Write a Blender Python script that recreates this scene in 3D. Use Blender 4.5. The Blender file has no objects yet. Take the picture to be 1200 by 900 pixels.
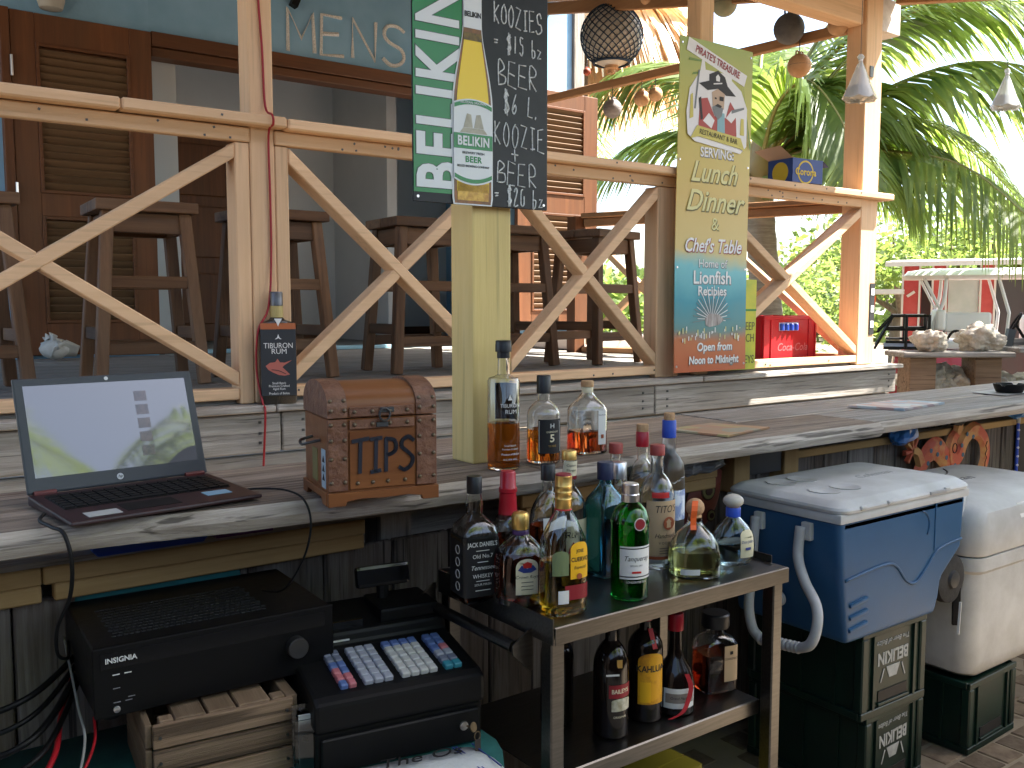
import bpy, bmesh, math, random
from mathutils import Vector, Matrix, Euler, noise
random.seed(11)
R = math.radians
PI = math.pi
scene = bpy.context.scene

# ------------------------------------------------------------------ camera
cam_d = bpy.data.cameras.new('camera')
cam = bpy.data.objects.new('camera', cam_d)
scene.collection.objects.link(cam)
cam_d.sensor_width = 36.0
cam_d.lens = 36.0 * 1080 / 1200
cam_d.clip_start = 0.05
cam_d.clip_end = 2000
cam.location = (0, 0, 1.47)
cam.rotation_euler = (R(90) - math.atan(92 / 1080), 0, R(-36))
scene.camera = cam

# ------------------------------------------------------------------ daylight
SUN = Vector((0.62, -0.30, 1.0)).normalized()
world = bpy.data.worlds.new('World')
scene.world = world
world.use_nodes = True
wn = world.node_tree
wn.nodes.clear()
sky = wn.nodes.new('ShaderNodeTexSky')
sky.sky_type = 'NISHITA'
sky.sun_disc = False
sky.sun_elevation = math.asin(SUN.z)
sky.sun_rotation = math.atan2(SUN.x, SUN.y)
sky.air_density = 1.0
sky.dust_density = 2.5
sky.ozone_density = 1.0
bg = wn.nodes.new('ShaderNodeBackground')
bg.inputs['Strength'].default_value = 0.09
wo = wn.nodes.new('ShaderNodeOutputWorld')
wn.links.new(sky.outputs[0], bg.inputs[0])
wn.links.new(bg.outputs[0], wo.inputs[0])
sun_d = bpy.data.lights.new('sun', 'SUN')
sun_d.energy = 5.0
sun_d.angle = R(0.53)
sun_d.color = (1.0, 0.95, 0.87)
sun = bpy.data.objects.new('sun', sun_d)
scene.collection.objects.link(sun)
sun.rotation_euler = SUN.to_track_quat('Z', 'Y').to_euler()
scene.view_settings.view_transform = 'Standard'
scene.view_settings.look = 'None'
scene.view_settings.gamma = 1.0
scene.view_settings.use_curve_mapping = False
scene.view_settings.exposure = 2.72
scene.render.engine = 'CYCLES'
scene.cycles.max_bounces = 12
scene.cycles.transmission_bounces = 12
scene.cycles.transparent_max_bounces = 12
scene.cycles.diffuse_bounces = 5
scene.cycles.glossy_bounces = 4
scene.cycles.caustics_reflective = False
scene.cycles.caustics_refractive = False
scene.cycles.sample_clamp_indirect = 6.0

# ------------------------------------------------------------------ helpers
COL = scene.collection
ORG = {}
TEXTS = []

def link(o, parent=None):
    COL.objects.link(o)
    if parent is not None:
        o.parent = parent
        ORG[o.name] = ORG.get(parent.name, Vector((0, 0, 0)))
    return o

def tag(o, label=None, cat=None, group=None, kind=None):
    if label: o['label'] = label
    if cat: o['category'] = cat
    if group: o['group'] = group
    if kind: o['kind'] = kind
    return o

def thing(name, label, cat, loc=(0, 0, 0), rz=0.0, group=None):
    o = bpy.data.objects.new(name, None)
    o.empty_display_size = 0.1
    COL.objects.link(o)
    o.location = loc
    o.rotation_euler = (0, 0, rz)
    ORG[o.name] = Vector(loc)
    return tag(o, label, cat, group)

def copy_tree(o, parent=None):
    c = o.copy()
    COL.objects.link(c)
    c.parent = parent
    ORG[c.name] = Vector(c.location) if parent is None else ORG[parent.name]
    for ch in list(o.children):
        copy_tree(ch, c)
    return c

class MB:
    """collects faces and links them as one mesh object"""
    def __init__(s):
        s.v = []; s.f = []
    def add(s, v, f):
        n = len(s.v)
        s.v += [Vector(p) for p in v]
        s.f += [tuple(i + n for i in q) for q in f]
        return s
    def box(s, x0, x1, y0, y1, z0, z1, m=None):
        v = [(x, y, z) for z in (z0, z1) for y in (y0, y1) for x in (x0, x1)]
        if m is not None: v = [m @ Vector(p) for p in v]
        return s.add(v, [(0, 2, 3, 1), (4, 5, 7, 6), (0, 1, 5, 4), (2, 6, 7, 3), (0, 4, 6, 2), (1, 3, 7, 5)])
    def cbox(s, c, d, rot=(0, 0, 0)):
        m = Matrix.Translation(c) @ Euler(rot).to_matrix().to_4x4()
        return s.box(-d[0] / 2, d[0] / 2, -d[1] / 2, d[1] / 2, -d[2] / 2, d[2] / 2, m)
    def beam(s, a, b, w, h, up=(0, 0, 1)):
        """bar from a to b, w across, h along up"""
        a = Vector(a); b = Vector(b); d = (b - a); L = d.length; d.normalize()
        u = Vector(up); sd = d.cross(u).normalized(); u = sd.cross(d).normalized()
        v = []
        for p in (a, b):
            for i, j in ((-1, -1), (1, -1), (1, 1), (-1, 1)):
                v.append(p + sd * i * w / 2 + u * j * h / 2)
        return s.add(v, [(3, 2, 1, 0), (4, 5, 6, 7), (0, 1, 5, 4), (1, 2, 6, 5), (2, 3, 7, 6), (3, 0, 4, 7)])
    def tube(s, pts, r, n=8, caps=True, flat=None):
        pts = [Vector(p) for p in pts]
        rs = r if isinstance(r, (list, tuple)) else [r] * len(pts)
        rings = []
        prev = None
        for i, p in enumerate(pts):
            t = (pts[min(i + 1, len(pts) - 1)] - pts[max(i - 1, 0)])
            if t.length < 1e-9: t = Vector((0, 0, 1))
            t.normalize()
            if prev is None:
                prev = t.orthogonal().normalized() if flat is None else Vector(flat)
            sd = t.cross(prev)
            if sd.length < 1e-6: sd = t.orthogonal()
            sd.normalize()
            u = sd.cross(t).normalized(); prev = u
            rings.append([p + (u * math.cos(a) + sd * math.sin(a)) * rs[i] for a in [2 * PI * k / n for k in range(n)]])
        return s.loft(rings, caps)
    def loft(s, rings, caps=True, close=True):
        n = len(rings[0]); v = [p for r in rings for p in r]; f = []
        for i in range(len(rings) - 1):
            for k in range(n if close else n - 1):
                k2 = (k + 1) % n
                f.append((i * n + k, i * n + k2, (i + 1) * n + k2, (i + 1) * n + k))
        if caps:
            f.append(tuple(range(n - 1, -1, -1)))
            f.append(tuple((len(rings) - 1) * n + k for k in range(n)))
        return s.add(v, f)
    def lathe(s, prof, n=24, c=(0, 0, 0), caps=True):
        rings = [[Vector((c[0] + r * math.cos(2 * PI * k / n), c[1] + r * math.sin(2 * PI * k / n), c[2] + z)) for k in range(n)] for r, z in prof]
        return s.loft(rings, caps)
    def prism(s, poly, o, ux, uy, th):
        """polygon in the plane o + x*ux + y*uy, extruded by vector th"""
        o = Vector(o); ux = Vector(ux); uy = Vector(uy); th = Vector(th)
        a = [o + ux * x + uy * y for x, y in poly]; n = len(a)
        if ux.cross(uy).dot(th) > 0: pass
        f = [tuple(range(n - 1, -1, -1)), tuple(range(n, 2 * n))]
        f += [(k, (k + 1) % n, n + (k + 1) % n, n + k) for k in range(n)]
        return s.add(a + [p + th for p in a], f)
    def ball(s, c, r, n=16, m=10, sq=(1, 1, 1)):
        c = Vector(c); rings = []
        for i in range(1, m):
            t = PI * i / m
            rings.append([c + Vector((math.sin(t) * math.cos(2 * PI * k / n) * sq[0], math.sin(t) * math.sin(2 * PI * k / n) * sq[1], -math.cos(t) * sq[2])) * r for k in range(n)])
        return s.loft(rings)
    def jitter(s, a, sc=3.0, seed=0):
        for i, p in enumerate(s.v):
            q = p * sc + Vector((seed * 7.3, seed * 3.1, seed))
            s.v[i] = p + Vector((noise.noise(q), noise.noise(q + Vector((31, 0, 0))), noise.noise(q + Vector((0, 57, 0))))) * a
        return s
    def build(s, name, mat, parent=None, world=False, bevel=0.0, seg=1, smooth=None, subdiv=0, fix=True):
        bm = bmesh.new()
        off = ORG.get(parent.name, Vector((0, 0, 0))) if (world and parent is not None) else Vector((0, 0, 0))
        vs = [bm.verts.new(p - off) for p in s.v]
        for q in s.f:
            try: bm.faces.new([vs[i] for i in q])
            except ValueError: pass
        if fix: bmesh.ops.recalc_face_normals(bm, faces=bm.faces)
        if bevel > 0:
            es = [e for e in bm.edges if len(e.link_faces) == 2 and e.calc_face_angle(0) > 0.5]
            bmesh.ops.bevel(bm, geom=es, offset=bevel, segments=seg, affect='EDGES', profile=0.6)
        me = bpy.data.meshes.new(name)
        bm.to_mesh(me); bm.free()
        if smooth is not None:
            me.polygons.foreach_set('use_smooth', [True] * len(me.polygons))
            if smooth < 180:
                me.set_sharp_from_angle(angle=R(smooth))
        if mat is not None: me.materials.append(mat)
        o = bpy.data.objects.new(name, me)
        link(o, parent)
        if subdiv:
            md = o.modifiers.new('s', 'SUBSURF'); md.levels = subdiv; md.render_levels = subdiv
        return o

def struct(mb, name, mat, **k):
    return tag(mb.build(name, mat, **k), kind='structure')

def text(body, size, m, mat, parent, name='lettering', depth=0.0004, bold=0.0, shear=0.0, ax='CENTER', spacing=1.0, sx=1.0, fn=None, label=None):
    """lettering; m places the text plane in the parent's frame; fn bends the points"""
    cu = bpy.data.curves.new('t', 'FONT')
    cu.body = body; cu.size = size; cu.align_x = ax; cu.align_y = 'CENTER'
    cu.resolution_u = 3; cu.offset = bold * size; cu.shear = shear; cu.space_character = spacing
    cu.extrude = depth if fn is None else 0.0
    t = bpy.data.objects.new('tmp_text', cu)
    COL.objects.link(t)
    TEXTS.append((t, m @ Matrix.Diagonal((sx, 1, 1, 1)), mat, parent, name, fn, label))

def flush_texts():
    dg = bpy.context.evaluated_depsgraph_get()
    done = []
    for t, m, mat, parent, name, fn, label in TEXTS:
        me = bpy.data.meshes.new_from_object(t.evaluated_get(dg))
        for v in me.vertices:
            v.co = fn(m @ v.co) if fn else m @ v.co
        done.append((me, mat, parent, name, label))
    for t, *_ in TEXTS:
        cu = t.data
        bpy.data.objects.remove(t); bpy.data.curves.remove(cu)
    for me, mat, parent, name, label in done:
        me.materials.clear(); me.materials.append(mat); me.name = name
        o = bpy.data.objects.new(name, me)
        link(o, parent)
        if label: o['label'] = label

def frame(o, ux, uy):
    """4x4 placing local x,y on ux,uy at o"""
    ux = Vector(ux).normalized(); uy = Vector(uy).normalized(); uz = ux.cross(uy)
    return Matrix(((ux.x, uy.x, uz.x, o[0]), (ux.y, uy.y, uz.y, o[1]), (ux.z, uy.z, uz.z, o[2]), (0, 0, 0, 1)))

def spline(pts, n=8):
    pts = [Vector(p) for p in pts]; out = []
    P = [pts[0]] + pts + [pts[-1]]
    for i in range(1, len(P) - 2):
        a, b, c, d = P[i - 1:i + 3]
        for k in range(n):
            t = k / n
            out.append(0.5 * (2 * b + (c - a) * t + (2 * a - 5 * b + 4 * c - d) * t * t + (3 * b - a - 3 * c + d) * t ** 3))
    out.append(pts[-1])
    return out

# ------------------------------------------------------------------ materials
def new_mat(name):
    m = bpy.data.materials.new(name); m.use_nodes = True
    return m, m.node_tree, m.node_tree.nodes['Principled BSDF']

def c4(c): return (c[0], c[1], c[2], 1.0)

def mat(name, col, rough=0.6, metal=0.0, col2=None, scale=6.0, stretch=(1, 1, 1), bump=0.0, bscale=None, detail=6.0, trans=0.0, ior=1.45,
        rvar=0.0, rand=0.0, lo=0.35, hi=0.65, coat=0.0, emit=None, sub=0.0, spec=0.5, alpha=1.0):
    m, nt, b = new_mat(name)
    b.inputs['Roughness'].default_value = rough
    b.inputs['Metallic'].default_value = metal
    b.inputs['IOR'].default_value = ior
    b.inputs['Transmission Weight'].default_value = trans
    b.inputs['Coat Weight'].default_value = coat
    b.inputs['Specular IOR Level'].default_value = spec
    b.inputs['Alpha'].default_value = alpha
    b.inputs['Base Color'].default_value = c4(col)
    if emit:
        b.inputs['Emission Color'].default_value = c4(emit[0]); b.inputs['Emission Strength'].default_value = emit[1]
    N = nt.nodes.new; L = nt.links.new
    tc = mp = None
    if col2 is not None or bump or rvar or rand:
        tc = N('ShaderNodeTexCoord'); mp = N('ShaderNodeMapping')
        mp.inputs['Scale'].default_value = stretch
        oi = N('ShaderNodeObjectInfo')
        mul = N('ShaderNodeVectorMath'); mul.operation = 'SCALE'
        mul.inputs[0].default_value = (13.7, 7.1, 5.3)
        L(oi.outputs['Random'], mul.inputs['Scale'])
        L(tc.outputs['Object'], mp.inputs['Vector']); L(mul.outputs[0], mp.inputs['Location'])
        nz = N('ShaderNodeTexNoise'); nz.inputs['Scale'].default_value = scale; nz.inputs['Detail'].default_value = detail
        nz.inputs['Roughness'].default_value = 0.62
        L(mp.outputs[0], nz.inputs['Vector'])
    if col2 is not None:
        rp = N('ShaderNodeValToRGB')
        rp.color_ramp.elements[0].position = lo; rp.color_ramp.elements[0].color = c4(col)
        rp.color_ramp.elements[1].position = hi; rp.color_ramp.elements[1].color = c4(col2)
        L(nz.outputs[0], rp.inputs[0])
        out = rp.outputs[0]
        if rand:
            hs = N('ShaderNodeHueSaturation')
            mr = N('ShaderNodeMapRange'); mr.inputs['To Min'].default_value = 1 - rand; mr.inputs['To Max'].default_value = 1 + rand
            L(oi.outputs['Random'], mr.inputs[0]); L(mr.outputs[0], hs.inputs['Value']); L(out, hs.inputs['Color'])
            out = hs.outputs[0]
        L(out, b.inputs['Base Color'])
    if rvar:
        mr = N('ShaderNodeMapRange'); mr.inputs['To Min'].default_value = max(0, rough - rvar); mr.inputs['To Max'].default_value = min(1, rough + rvar)
        L(nz.outputs[0], mr.inputs[0]); L(mr.outputs[0], b.inputs['Roughness'])
    if bump:
        bp = N('ShaderNodeBump'); bp.inputs['Strength'].default_value = bump; bp.inputs['Distance'].default_value = 0.01
        n2 = nz
        if bscale:
            n2 = N('ShaderNodeTexNoise'); n2.inputs['Scale'].default_value = bscale; n2.inputs['Detail'].default_value = 4
            L(mp.outputs[0], n2.inputs['Vector'])
        L(n2.outputs[0], bp.inputs['Height']); L(bp.outputs[0], b.inputs['Normal'])
    return m

def wood(name, c1, c2, c3, axis='X', rough=0.75, grain=34.0, bump=0.5, rand=0.15, dirt=0.5, patch=2.2, crack=0.0):
    """grain along an axis, broad stains, each board its own tone"""
    m, nt, b = new_mat(name)
    N = nt.nodes.new; L = nt.links.new
    b.inputs['Roughness'].default_value = rough
    b.inputs['Specular IOR Level'].default_value = 0.3
    tc = N('ShaderNodeTexCoord'); oi = N('ShaderNodeObjectInfo')
    mul = N('ShaderNodeVectorMath'); mul.operation = 'SCALE'; mul.inputs[0].default_value = (17.3, 9.1, 23.7)
    L(oi.outputs['Random'], mul.inputs['Scale'])
    st = {'X': (0.045, 1, 1), 'Y': (1, 0.045, 1), 'Z': (1, 1, 0.045)}[axis]
    mp = N('ShaderNodeMapping'); mp.inputs['Scale'].default_value = st
    L(tc.outputs['Object'], mp.inputs['Vector']); L(mul.outputs[0], mp.inputs['Location'])
    g = N('ShaderNodeTexNoise'); g.inputs['Scale'].default_value = grain; g.inputs['Detail'].default_value = 8; g.inputs['Roughness'].default_value = 0.7
    g.inputs['Distortion'].default_value = 0.4
    L(mp.outputs[0], g.inputs['Vector'])
    mp2 = N('ShaderNodeMapping'); mp2.inputs['Scale'].default_value = {'X': (0.35, 1, 1), 'Y': (1, 0.35, 1), 'Z': (1, 1, 0.35)}[axis]
    L(tc.outputs['Object'], mp2.inputs['Vector']); L(mul.outputs[0], mp2.inputs['Location'])
    p = N('ShaderNodeTexNoise'); p.inputs['Scale'].default_value = patch * 2; p.inputs['Detail'].default_value = 5
    L(mp2.outputs[0], p.inputs['Vector'])
    r1 = N('ShaderNodeValToRGB'); e = r1.color_ramp.elements
    e[0].position = 0.3; e[0].color = c4(c1); e[1].position = 0.68; e[1].color = c4(c2)
    L(g.outputs[0], r1.inputs[0])
    r2 = N('ShaderNodeValToRGB'); e = r2.color_ramp.elements
    e[0].position = 0.42; e[0].color = (0, 0, 0, 1); e[1].position = 0.7; e[1].color = (1, 1, 1, 1)
    L(p.outputs[0], r2.inputs[0])
    sc = N('ShaderNodeMath'); sc.operation = 'MULTIPLY'; sc.inputs[1].default_value = dirt
    L(r2.outputs[0], sc.inputs[0])
    mx = N('ShaderNodeMix'); mx.data_type = 'RGBA'
    L(sc.outputs[0], mx.inputs[0]); L(r1.outputs[0], mx.inputs[6]); mx.inputs[7].default_value = c4(c3)
    hs = N('ShaderNodeHueSaturation')
    mr = N('ShaderNodeMapRange'); mr.inputs['To Min'].default_value = 1 - rand; mr.inputs['To Max'].default_value = 1 + rand
    L(oi.outputs['Random'], mr.inputs[0]); L(mr.outputs[0], hs.inputs['Value']); L(mx.outputs[2], hs.inputs['Color'])
    if crack:
        mp3 = N('ShaderNodeMapping'); mp3.inputs['Scale'].default_value = {'X': (0.03, 1, 1), 'Y': (1, 0.03, 1), 'Z': (1, 1, 0.03)}[axis]
        L(tc.outputs['Object'], mp3.inputs['Vector']); L(mul.outputs[0], mp3.inputs['Location'])
        ck = N('ShaderNodeTexNoise'); ck.inputs['Scale'].default_value = grain * 1.9; ck.inputs['Detail'].default_value = 3
        L(mp3.outputs[0], ck.inputs['Vector'])
        r3 = N('ShaderNodeValToRGB'); e = r3.color_ramp.elements
        e[0].position = 0.34; e[0].color = (crack, crack, crack, 1); e[1].position = 0.42; e[1].color = (0, 0, 0, 1)
        L(ck.outputs[0], r3.inputs[0])
        m3 = N('ShaderNodeMix'); m3.data_type = 'RGBA'
        L(r3.outputs[0], m3.inputs[0]); L(hs.outputs[0], m3.inputs[6]); m3.inputs[7].default_value = c4([q * 0.22 for q in c1])
        L(m3.outputs[2], b.inputs['Base Color'])
    else:
        L(hs.outputs[0], b.inputs['Base Color'])
    bp = N('ShaderNodeBump'); bp.inputs['Strength'].default_value = bump; bp.inputs['Distance'].default_value = 0.006
    L(g.outputs[0], bp.inputs['Height']); L(bp.outputs[0], b.inputs['Normal'])
    return m

def glass(name, col=(1, 1, 1), rough=0.02, ior=1.45):
    m, nt, b = new_mat(name)
    b.inputs['Base Color'].default_value = c4(col); b.inputs['Roughness'].default_value = rough
    b.inputs['Transmission Weight'].default_value = 1.0; b.inputs['IOR'].default_value = ior
    return m

CREAMY = (0.70, 0.50, 0.31)
m_rail = {a: wood('cream_painted_timber_' + a, (0.65, 0.41, 0.225), (0.75, 0.50, 0.295), (0.52, 0.345, 0.21), a, rough=0.65, grain=30, bump=0.35, rand=0.08, dirt=0.5, crack=0.16) for a in 'XYZ'}
m_grey = {a: wood('weathered_grey_board_' + a, (0.17, 0.15, 0.13), (0.46, 0.43, 0.385), (0.22, 0.185, 0.15), a, rough=0.85, grain=44, bump=1.0, rand=0.18, dirt=0.65, crack=0.55) for a in 'XYZ'}
m_bartop = wood('worn_bar_plank', (0.10, 0.074, 0.055), (0.38, 0.30, 0.235), (0.15, 0.105, 0.075), 'X', rough=0.7, grain=48, bump=1.0, rand=0.10, dirt=0.7, crack=0.55)
m_sap = wood('pale_weathered_edge', (0.26, 0.215, 0.175), (0.62, 0.55, 0.47), (0.36, 0.29, 0.23), 'X', rough=0.8, grain=44, bump=1.0, rand=0.08, dirt=0.5, crack=0.8)
m_barright = wood('grey_bar_plank', (0.13, 0.12, 0.11), (0.44, 0.42, 0.395), (0.20, 0.16, 0.13), 'X', rough=0.6, grain=48, bump=1.0, rand=0.10, dirt=0.6, crack=0.5)
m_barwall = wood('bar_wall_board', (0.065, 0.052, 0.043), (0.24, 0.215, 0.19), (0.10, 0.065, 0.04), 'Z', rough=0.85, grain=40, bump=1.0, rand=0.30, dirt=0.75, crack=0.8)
m_pine = {a: wood('yellow_pine_' + a, (0.42, 0.25, 0.09), (0.60, 0.40, 0.17), (0.35, 0.21, 0.09), a, grain=18, bump=0.3, rand=0.12, dirt=0.4) for a in 'XYZ'}
m_deck = wood('deck_plank', (0.17, 0.16, 0.145), (0.32, 0.30, 0.27), (0.22, 0.20, 0.175), 'X', grain=34, bump=0.5, rand=0.14, crack=0.5)
m_mahog = {a: wood('mahogany_' + a, (0.085, 0.032, 0.014), (0.17, 0.066, 0.026), (0.10, 0.05, 0.025), a, rough=0.5, grain=20, bump=0.25, rand=0.10, dirt=0.6) for a in 'XYZ'}
m_stool = {a: wood('dark_stool_wood_' + a, (0.075, 0.034, 0.015), (0.23, 0.115, 0.052), (0.26, 0.165, 0.10), a, rough=0.55, grain=24, bump=0.4, rand=0.30, dirt=0.45) for a in 'XYZ'}
m_beamw = {a: wood('brown_roof_timber_' + a, (0.28, 0.14, 0.065), (0.42, 0.23, 0.11), (0.30, 0.17, 0.09), a, grain=16, bump=0.25, rand=0.12, dirt=0.3) for a in 'XYZ'}
m_blue = mat('blue_wall_paint', (0.21, 0.41, 0.61), 0.8, col2=(0.29, 0.51, 0.74), scale=1.6, bump=0.08, bscale=60)
m_inner = mat('grey_inner_plaster', (0.60, 0.62, 0.64), 0.85, col2=(0.66, 0.68, 0.70), scale=1.5, bump=0.05, bscale=40)
m_yellow = wood('yellow_post_paint', (0.70, 0.51, 0.19), (0.78, 0.59, 0.25), (0.55, 0.41, 0.18), 'Z', rough=0.6, grain=30, bump=0.45, rand=0, dirt=0.6, crack=0.25)
m_chalk = mat('white_chalk', (0.80, 0.80, 0.79), 0.95, col2=(0.50, 0.50, 0.50), scale=160, lo=0.45, hi=0.6)
m_black = mat('black_plastic', (0.005, 0.005, 0.0055), 0.5, rvar=0.1, scale=30, spec=0.3)
m_blackgloss = mat('black_gloss', (0.008, 0.008, 0.009), 0.15)
m_white = mat('white_paint', (0.78, 0.78, 0.76), 0.5, col2=(0.70, 0.70, 0.67), scale=9)
m_steel = mat('stainless_steel', (0.115, 0.11, 0.10), 0.33, metal=1.0, col2=(0.16, 0.15, 0.14), scale=14, stretch=(1, 14, 14), rvar=0.10)
m_darkmetal = mat('dark_metal', (0.10, 0.10, 0.10), 0.45, metal=0.9)
m_brass = mat('aged_brass', (0.30, 0.22, 0.12), 0.45, metal=0.9, col2=(0.18, 0.13, 0.08), scale=60)
m_glass = glass('clear_glass', (0.93, 0.95, 0.95))
m_paperw = mat('white_label', (0.72, 0.71, 0.68), 0.6)
m_cream = mat('cream_label', (0.72, 0.64, 0.45), 0.6)
m_ink = mat('black_ink', (0.015, 0.014, 0.014), 0.6)
m_red = mat('red_plastic', (0.50, 0.025, 0.02), 0.4)
m_gold = mat('gold_foil', (0.70, 0.45, 0.14), 0.35, metal=0.9)
m_silver = mat('silver_cap', (0.70, 0.70, 0.71), 0.3, metal=1.0)
m_cork = mat('cork', (0.42, 0.24, 0.12), 0.8, col2=(0.55, 0.34, 0.18), scale=90, bump=0.3)
m_orange = mat('orange_plastic', (0.85, 0.13, 0.02), 0.5)
m_navy = mat('navy_print', (0.03, 0.05, 0.22), 0.5)
m_royal = mat('royal_blue', (0.02, 0.07, 0.45), 0.4)
# ------------------------------------------------------------------ ground
m_sand = mat('sandy_ground', (0.15, 0.115, 0.08), 0.95, col2=(0.27, 0.22, 0.16), scale=1.3, bump=0.6, bscale=22, detail=9)
g = MB(); g.add([(-150, -150, 0), (250, -150, 0), (250, 250, 0), (-150, 250, 0)], [(0, 1, 2, 3)])
struct(g, 'ground', m_sand)
# brick pavers behind the bar, at the foot of the crates
m_paver = mat('clay_paver', (0.10, 0.068, 0.046), 0.95, col2=(0.17, 0.125, 0.085), scale=20, bump=0.5, rand=0.25)
path = struct(MB().box(1.9, 4.3, 0.75, 2.04, -0.02, 0.006), 'path', m_sand)
pme = None
for i in range(20):
    for j in range(11):
        x = 2.0 + i * 0.112 + (0.056 if j % 2 else 0); y = 0.80 + j * 0.112
        if pme is None:
            o = MB().box(-0.0, 0.106, 0, 0.106, 0, 0.022).build('paver', m_paver, path, bevel=0.006); pme = o.data
        else:
            o = bpy.data.objects.new('paver', pme); link(o, path)
        o.location = (x, y, -0.014 + random.uniform(-0.004, 0.003)); o.rotation_euler = (random.uniform(-.01, .01), random.uniform(-.01, .01), 0)

# ------------------------------------------------------------------ porch deck
deck = struct(MB().box(-1.5, 4.95, 3.20, 6.45, 0.95, 1.10), 'deck_floor', m_grey['X'])
y = 3.20; k = 0
while y < 6.4:
    w = 0.14
    MB().box(-1.5, 4.98, y + 0.004, min(y + w, 6.4) - 0.004, 1.10, 1.138 + random.uniform(-0.001, 0.001)).build('plank', m_deck, deck, bevel=0.003)
    y += w
# fascia: ledge board and the grey boards below it
fas = thing('deck_fascia', 'weathered grey horizontal boards closing the porch deck edge above the bar', 'deck fascia', (0, 3.16, 0))
FX = [(-1.5, 0.52), (0.525, 2.12), (2.125, 3.70), (3.705, 5.12)]
MB().box(-1.5, 1.22, 3.085, 3.20, 1.098, 1.123).build('ledge_board', m_grey['X'], fas, True, bevel=0.004)
MB().box(1.224, 3.40, 3.085, 3.20, 1.098, 1.124).build('ledge_board', m_grey['X'], fas, True, bevel=0.004)
MB().box(3.404, 5.14, 3.080, 3.20, 1.098, 1.122).build('ledge_board', m_grey['X'], fas, True, bevel=0.004)
for r, (z0, z1, yy) in enumerate([(0.955, 1.092, 3.115), (0.80, 0.945, 3.122), (0.64, 0.79, 3.118), (0.40, 0.63, 3.12)]):
    xs = [-1.5, 1.25 + 0.2 * r, 3.1 - 0.5 * (r % 2), 5.12 - 0.05 * r]
    for a, b in zip(xs, xs[1:]):
        dy = random.uniform(-0.004, 0.004)
        bd = MB().box(a + 0.003, b - 0.003, yy + dy, yy + 0.035 + dy, z0 + random.uniform(-.003, .003), z1).build('fascia_board', m_grey['X'], fas, True, bevel=0.005)
        for xn in ((a + 0.08), (b - 0.08)):
            for zn in (z0 + 0.035, (z0 + z1) / 2, z1 - 0.03):
                MB().cbox((xn, yy + dy - 0.001, zn), (0.009, 0.006, 0.009)).build('nail', m_darkmetal, bd, True)
MB().box(5.085, 5.12, 3.17, 6.4, 0.4, 1.09).build('end_board', m_grey['Y'], fas, True, bevel=0.004)

# raised sunlit step in front of the right hand door leaf
st = MB().box(4.35, 5.4, 5.25, 6.2, 1.142, 1.235)
stp = tag(st.jitter(0.006, 4).build('porch_step', mat('pale_step', (0.50, 0.42, 0.36), 0.9, col2=(0.60, 0.50, 0.44), scale=5, bump=0.4, bscale=30), bevel=0.01), 'low pale cracked step on the porch by the right door leaf', 'step')

# ------------------------------------------------------------------ building
WY = 6.40
bld = thing('building', 'light blue walled building with wide doorway behind the porch', 'building', (3, WY, 1.14))
OX0, OX1, OZ = 1.72, 4.45, 3.10     # doorway
MB().box(-2.5, OX0 - 0.0, WY, WY + 0.12, 0.9, 4.6).build('wall', m_blue, bld, True)
MB().box(OX1, 5.30, WY, WY + 0.12, 0.9, 4.6).build('wall', m_blue, bld, True)
MB().box(OX0, OX1, WY, WY + 0.12, OZ + 0.14, 4.6).build('wall', m_blue, bld, True)
MB().box(5.30, 5.42, WY - 0.03, WY + 0.12, 0.9, 4.6).build('corner_board', m_grey['Z'], bld, True, bevel=0.005)
MB().box(5.30, 5.42, WY + 0.12, 10.5, 0.9, 4.6).build('side_wall', m_blue, bld, True)
# door frame
MB().box(OX0 - 0.0, OX1 + 0.06, WY - 0.05, WY + 0.02, OZ + 0.055, OZ + 0.145).build('lintel', m_mahog['X'], bld, True, bevel=0.004)
MB().box(OX0 - 0.0, OX1 + 0.06, WY - 0.035, WY + 0.10, OZ - 0.01, OZ + 0.05).build('lintel_track', m_mahog['X'], bld, True, bevel=0.006)
MB().box(OX1 - 0.01, OX1 + 0.07, WY - 0.045, WY + 0.13, 1.14, OZ - 0.012).build('door_jamb', m_mahog['Z'], bld, True, bevel=0.004)
# room behind the doorway
rm = tag(MB().box(OX0 - 0.7, 5.29, WY + 0.12, 9.6, 1.02, 1.142).build('room_floor', mat('room_floor_grey', (0.16, 0.16, 0.16), 0.7, col2=(0.2, 0.2, 0.2), scale=3)), kind='structure')
MB().box(0.6, 5.30, 8.5, 8.62, 1.14, 4.3).build('room_wall', m_inner, bld, True)
MB().box(0.5, 0.6, WY + 0.12, 8.62, 1.14, 4.3).build('room_wall', m_inner, bld, True)
MB().box(OX0 - 0.001, OX0 + 0.20, WY + 0.125, WY + 0.8, 1.143, 4.0).build('room_wall', mat('pale_partition', (0.50, 0.53, 0.56), 0.85), bld, True)
MB().box(4.0, 4.1, 7.4, 8.5, 1.143, 4.0).build('room_wall', m_inner, bld, True)
MB().box(0.5, 5.3, WY + 0.12, 9.4, 4.0, 4.1).build('room_ceiling', m_inner, bld, True)
# blue painted threshold edge
MB().box(OX0 + 0.2, OX1 - 0.02, WY - 0.02, WY + 0.12, 1.139, 1.165).build('threshold', mat('pale_blue_edge', (0.22, 0.42, 0.52), 0.8, col2=(0.3, 0.45, 0.52), scale=9), bld, True, bevel=0.004)
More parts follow.
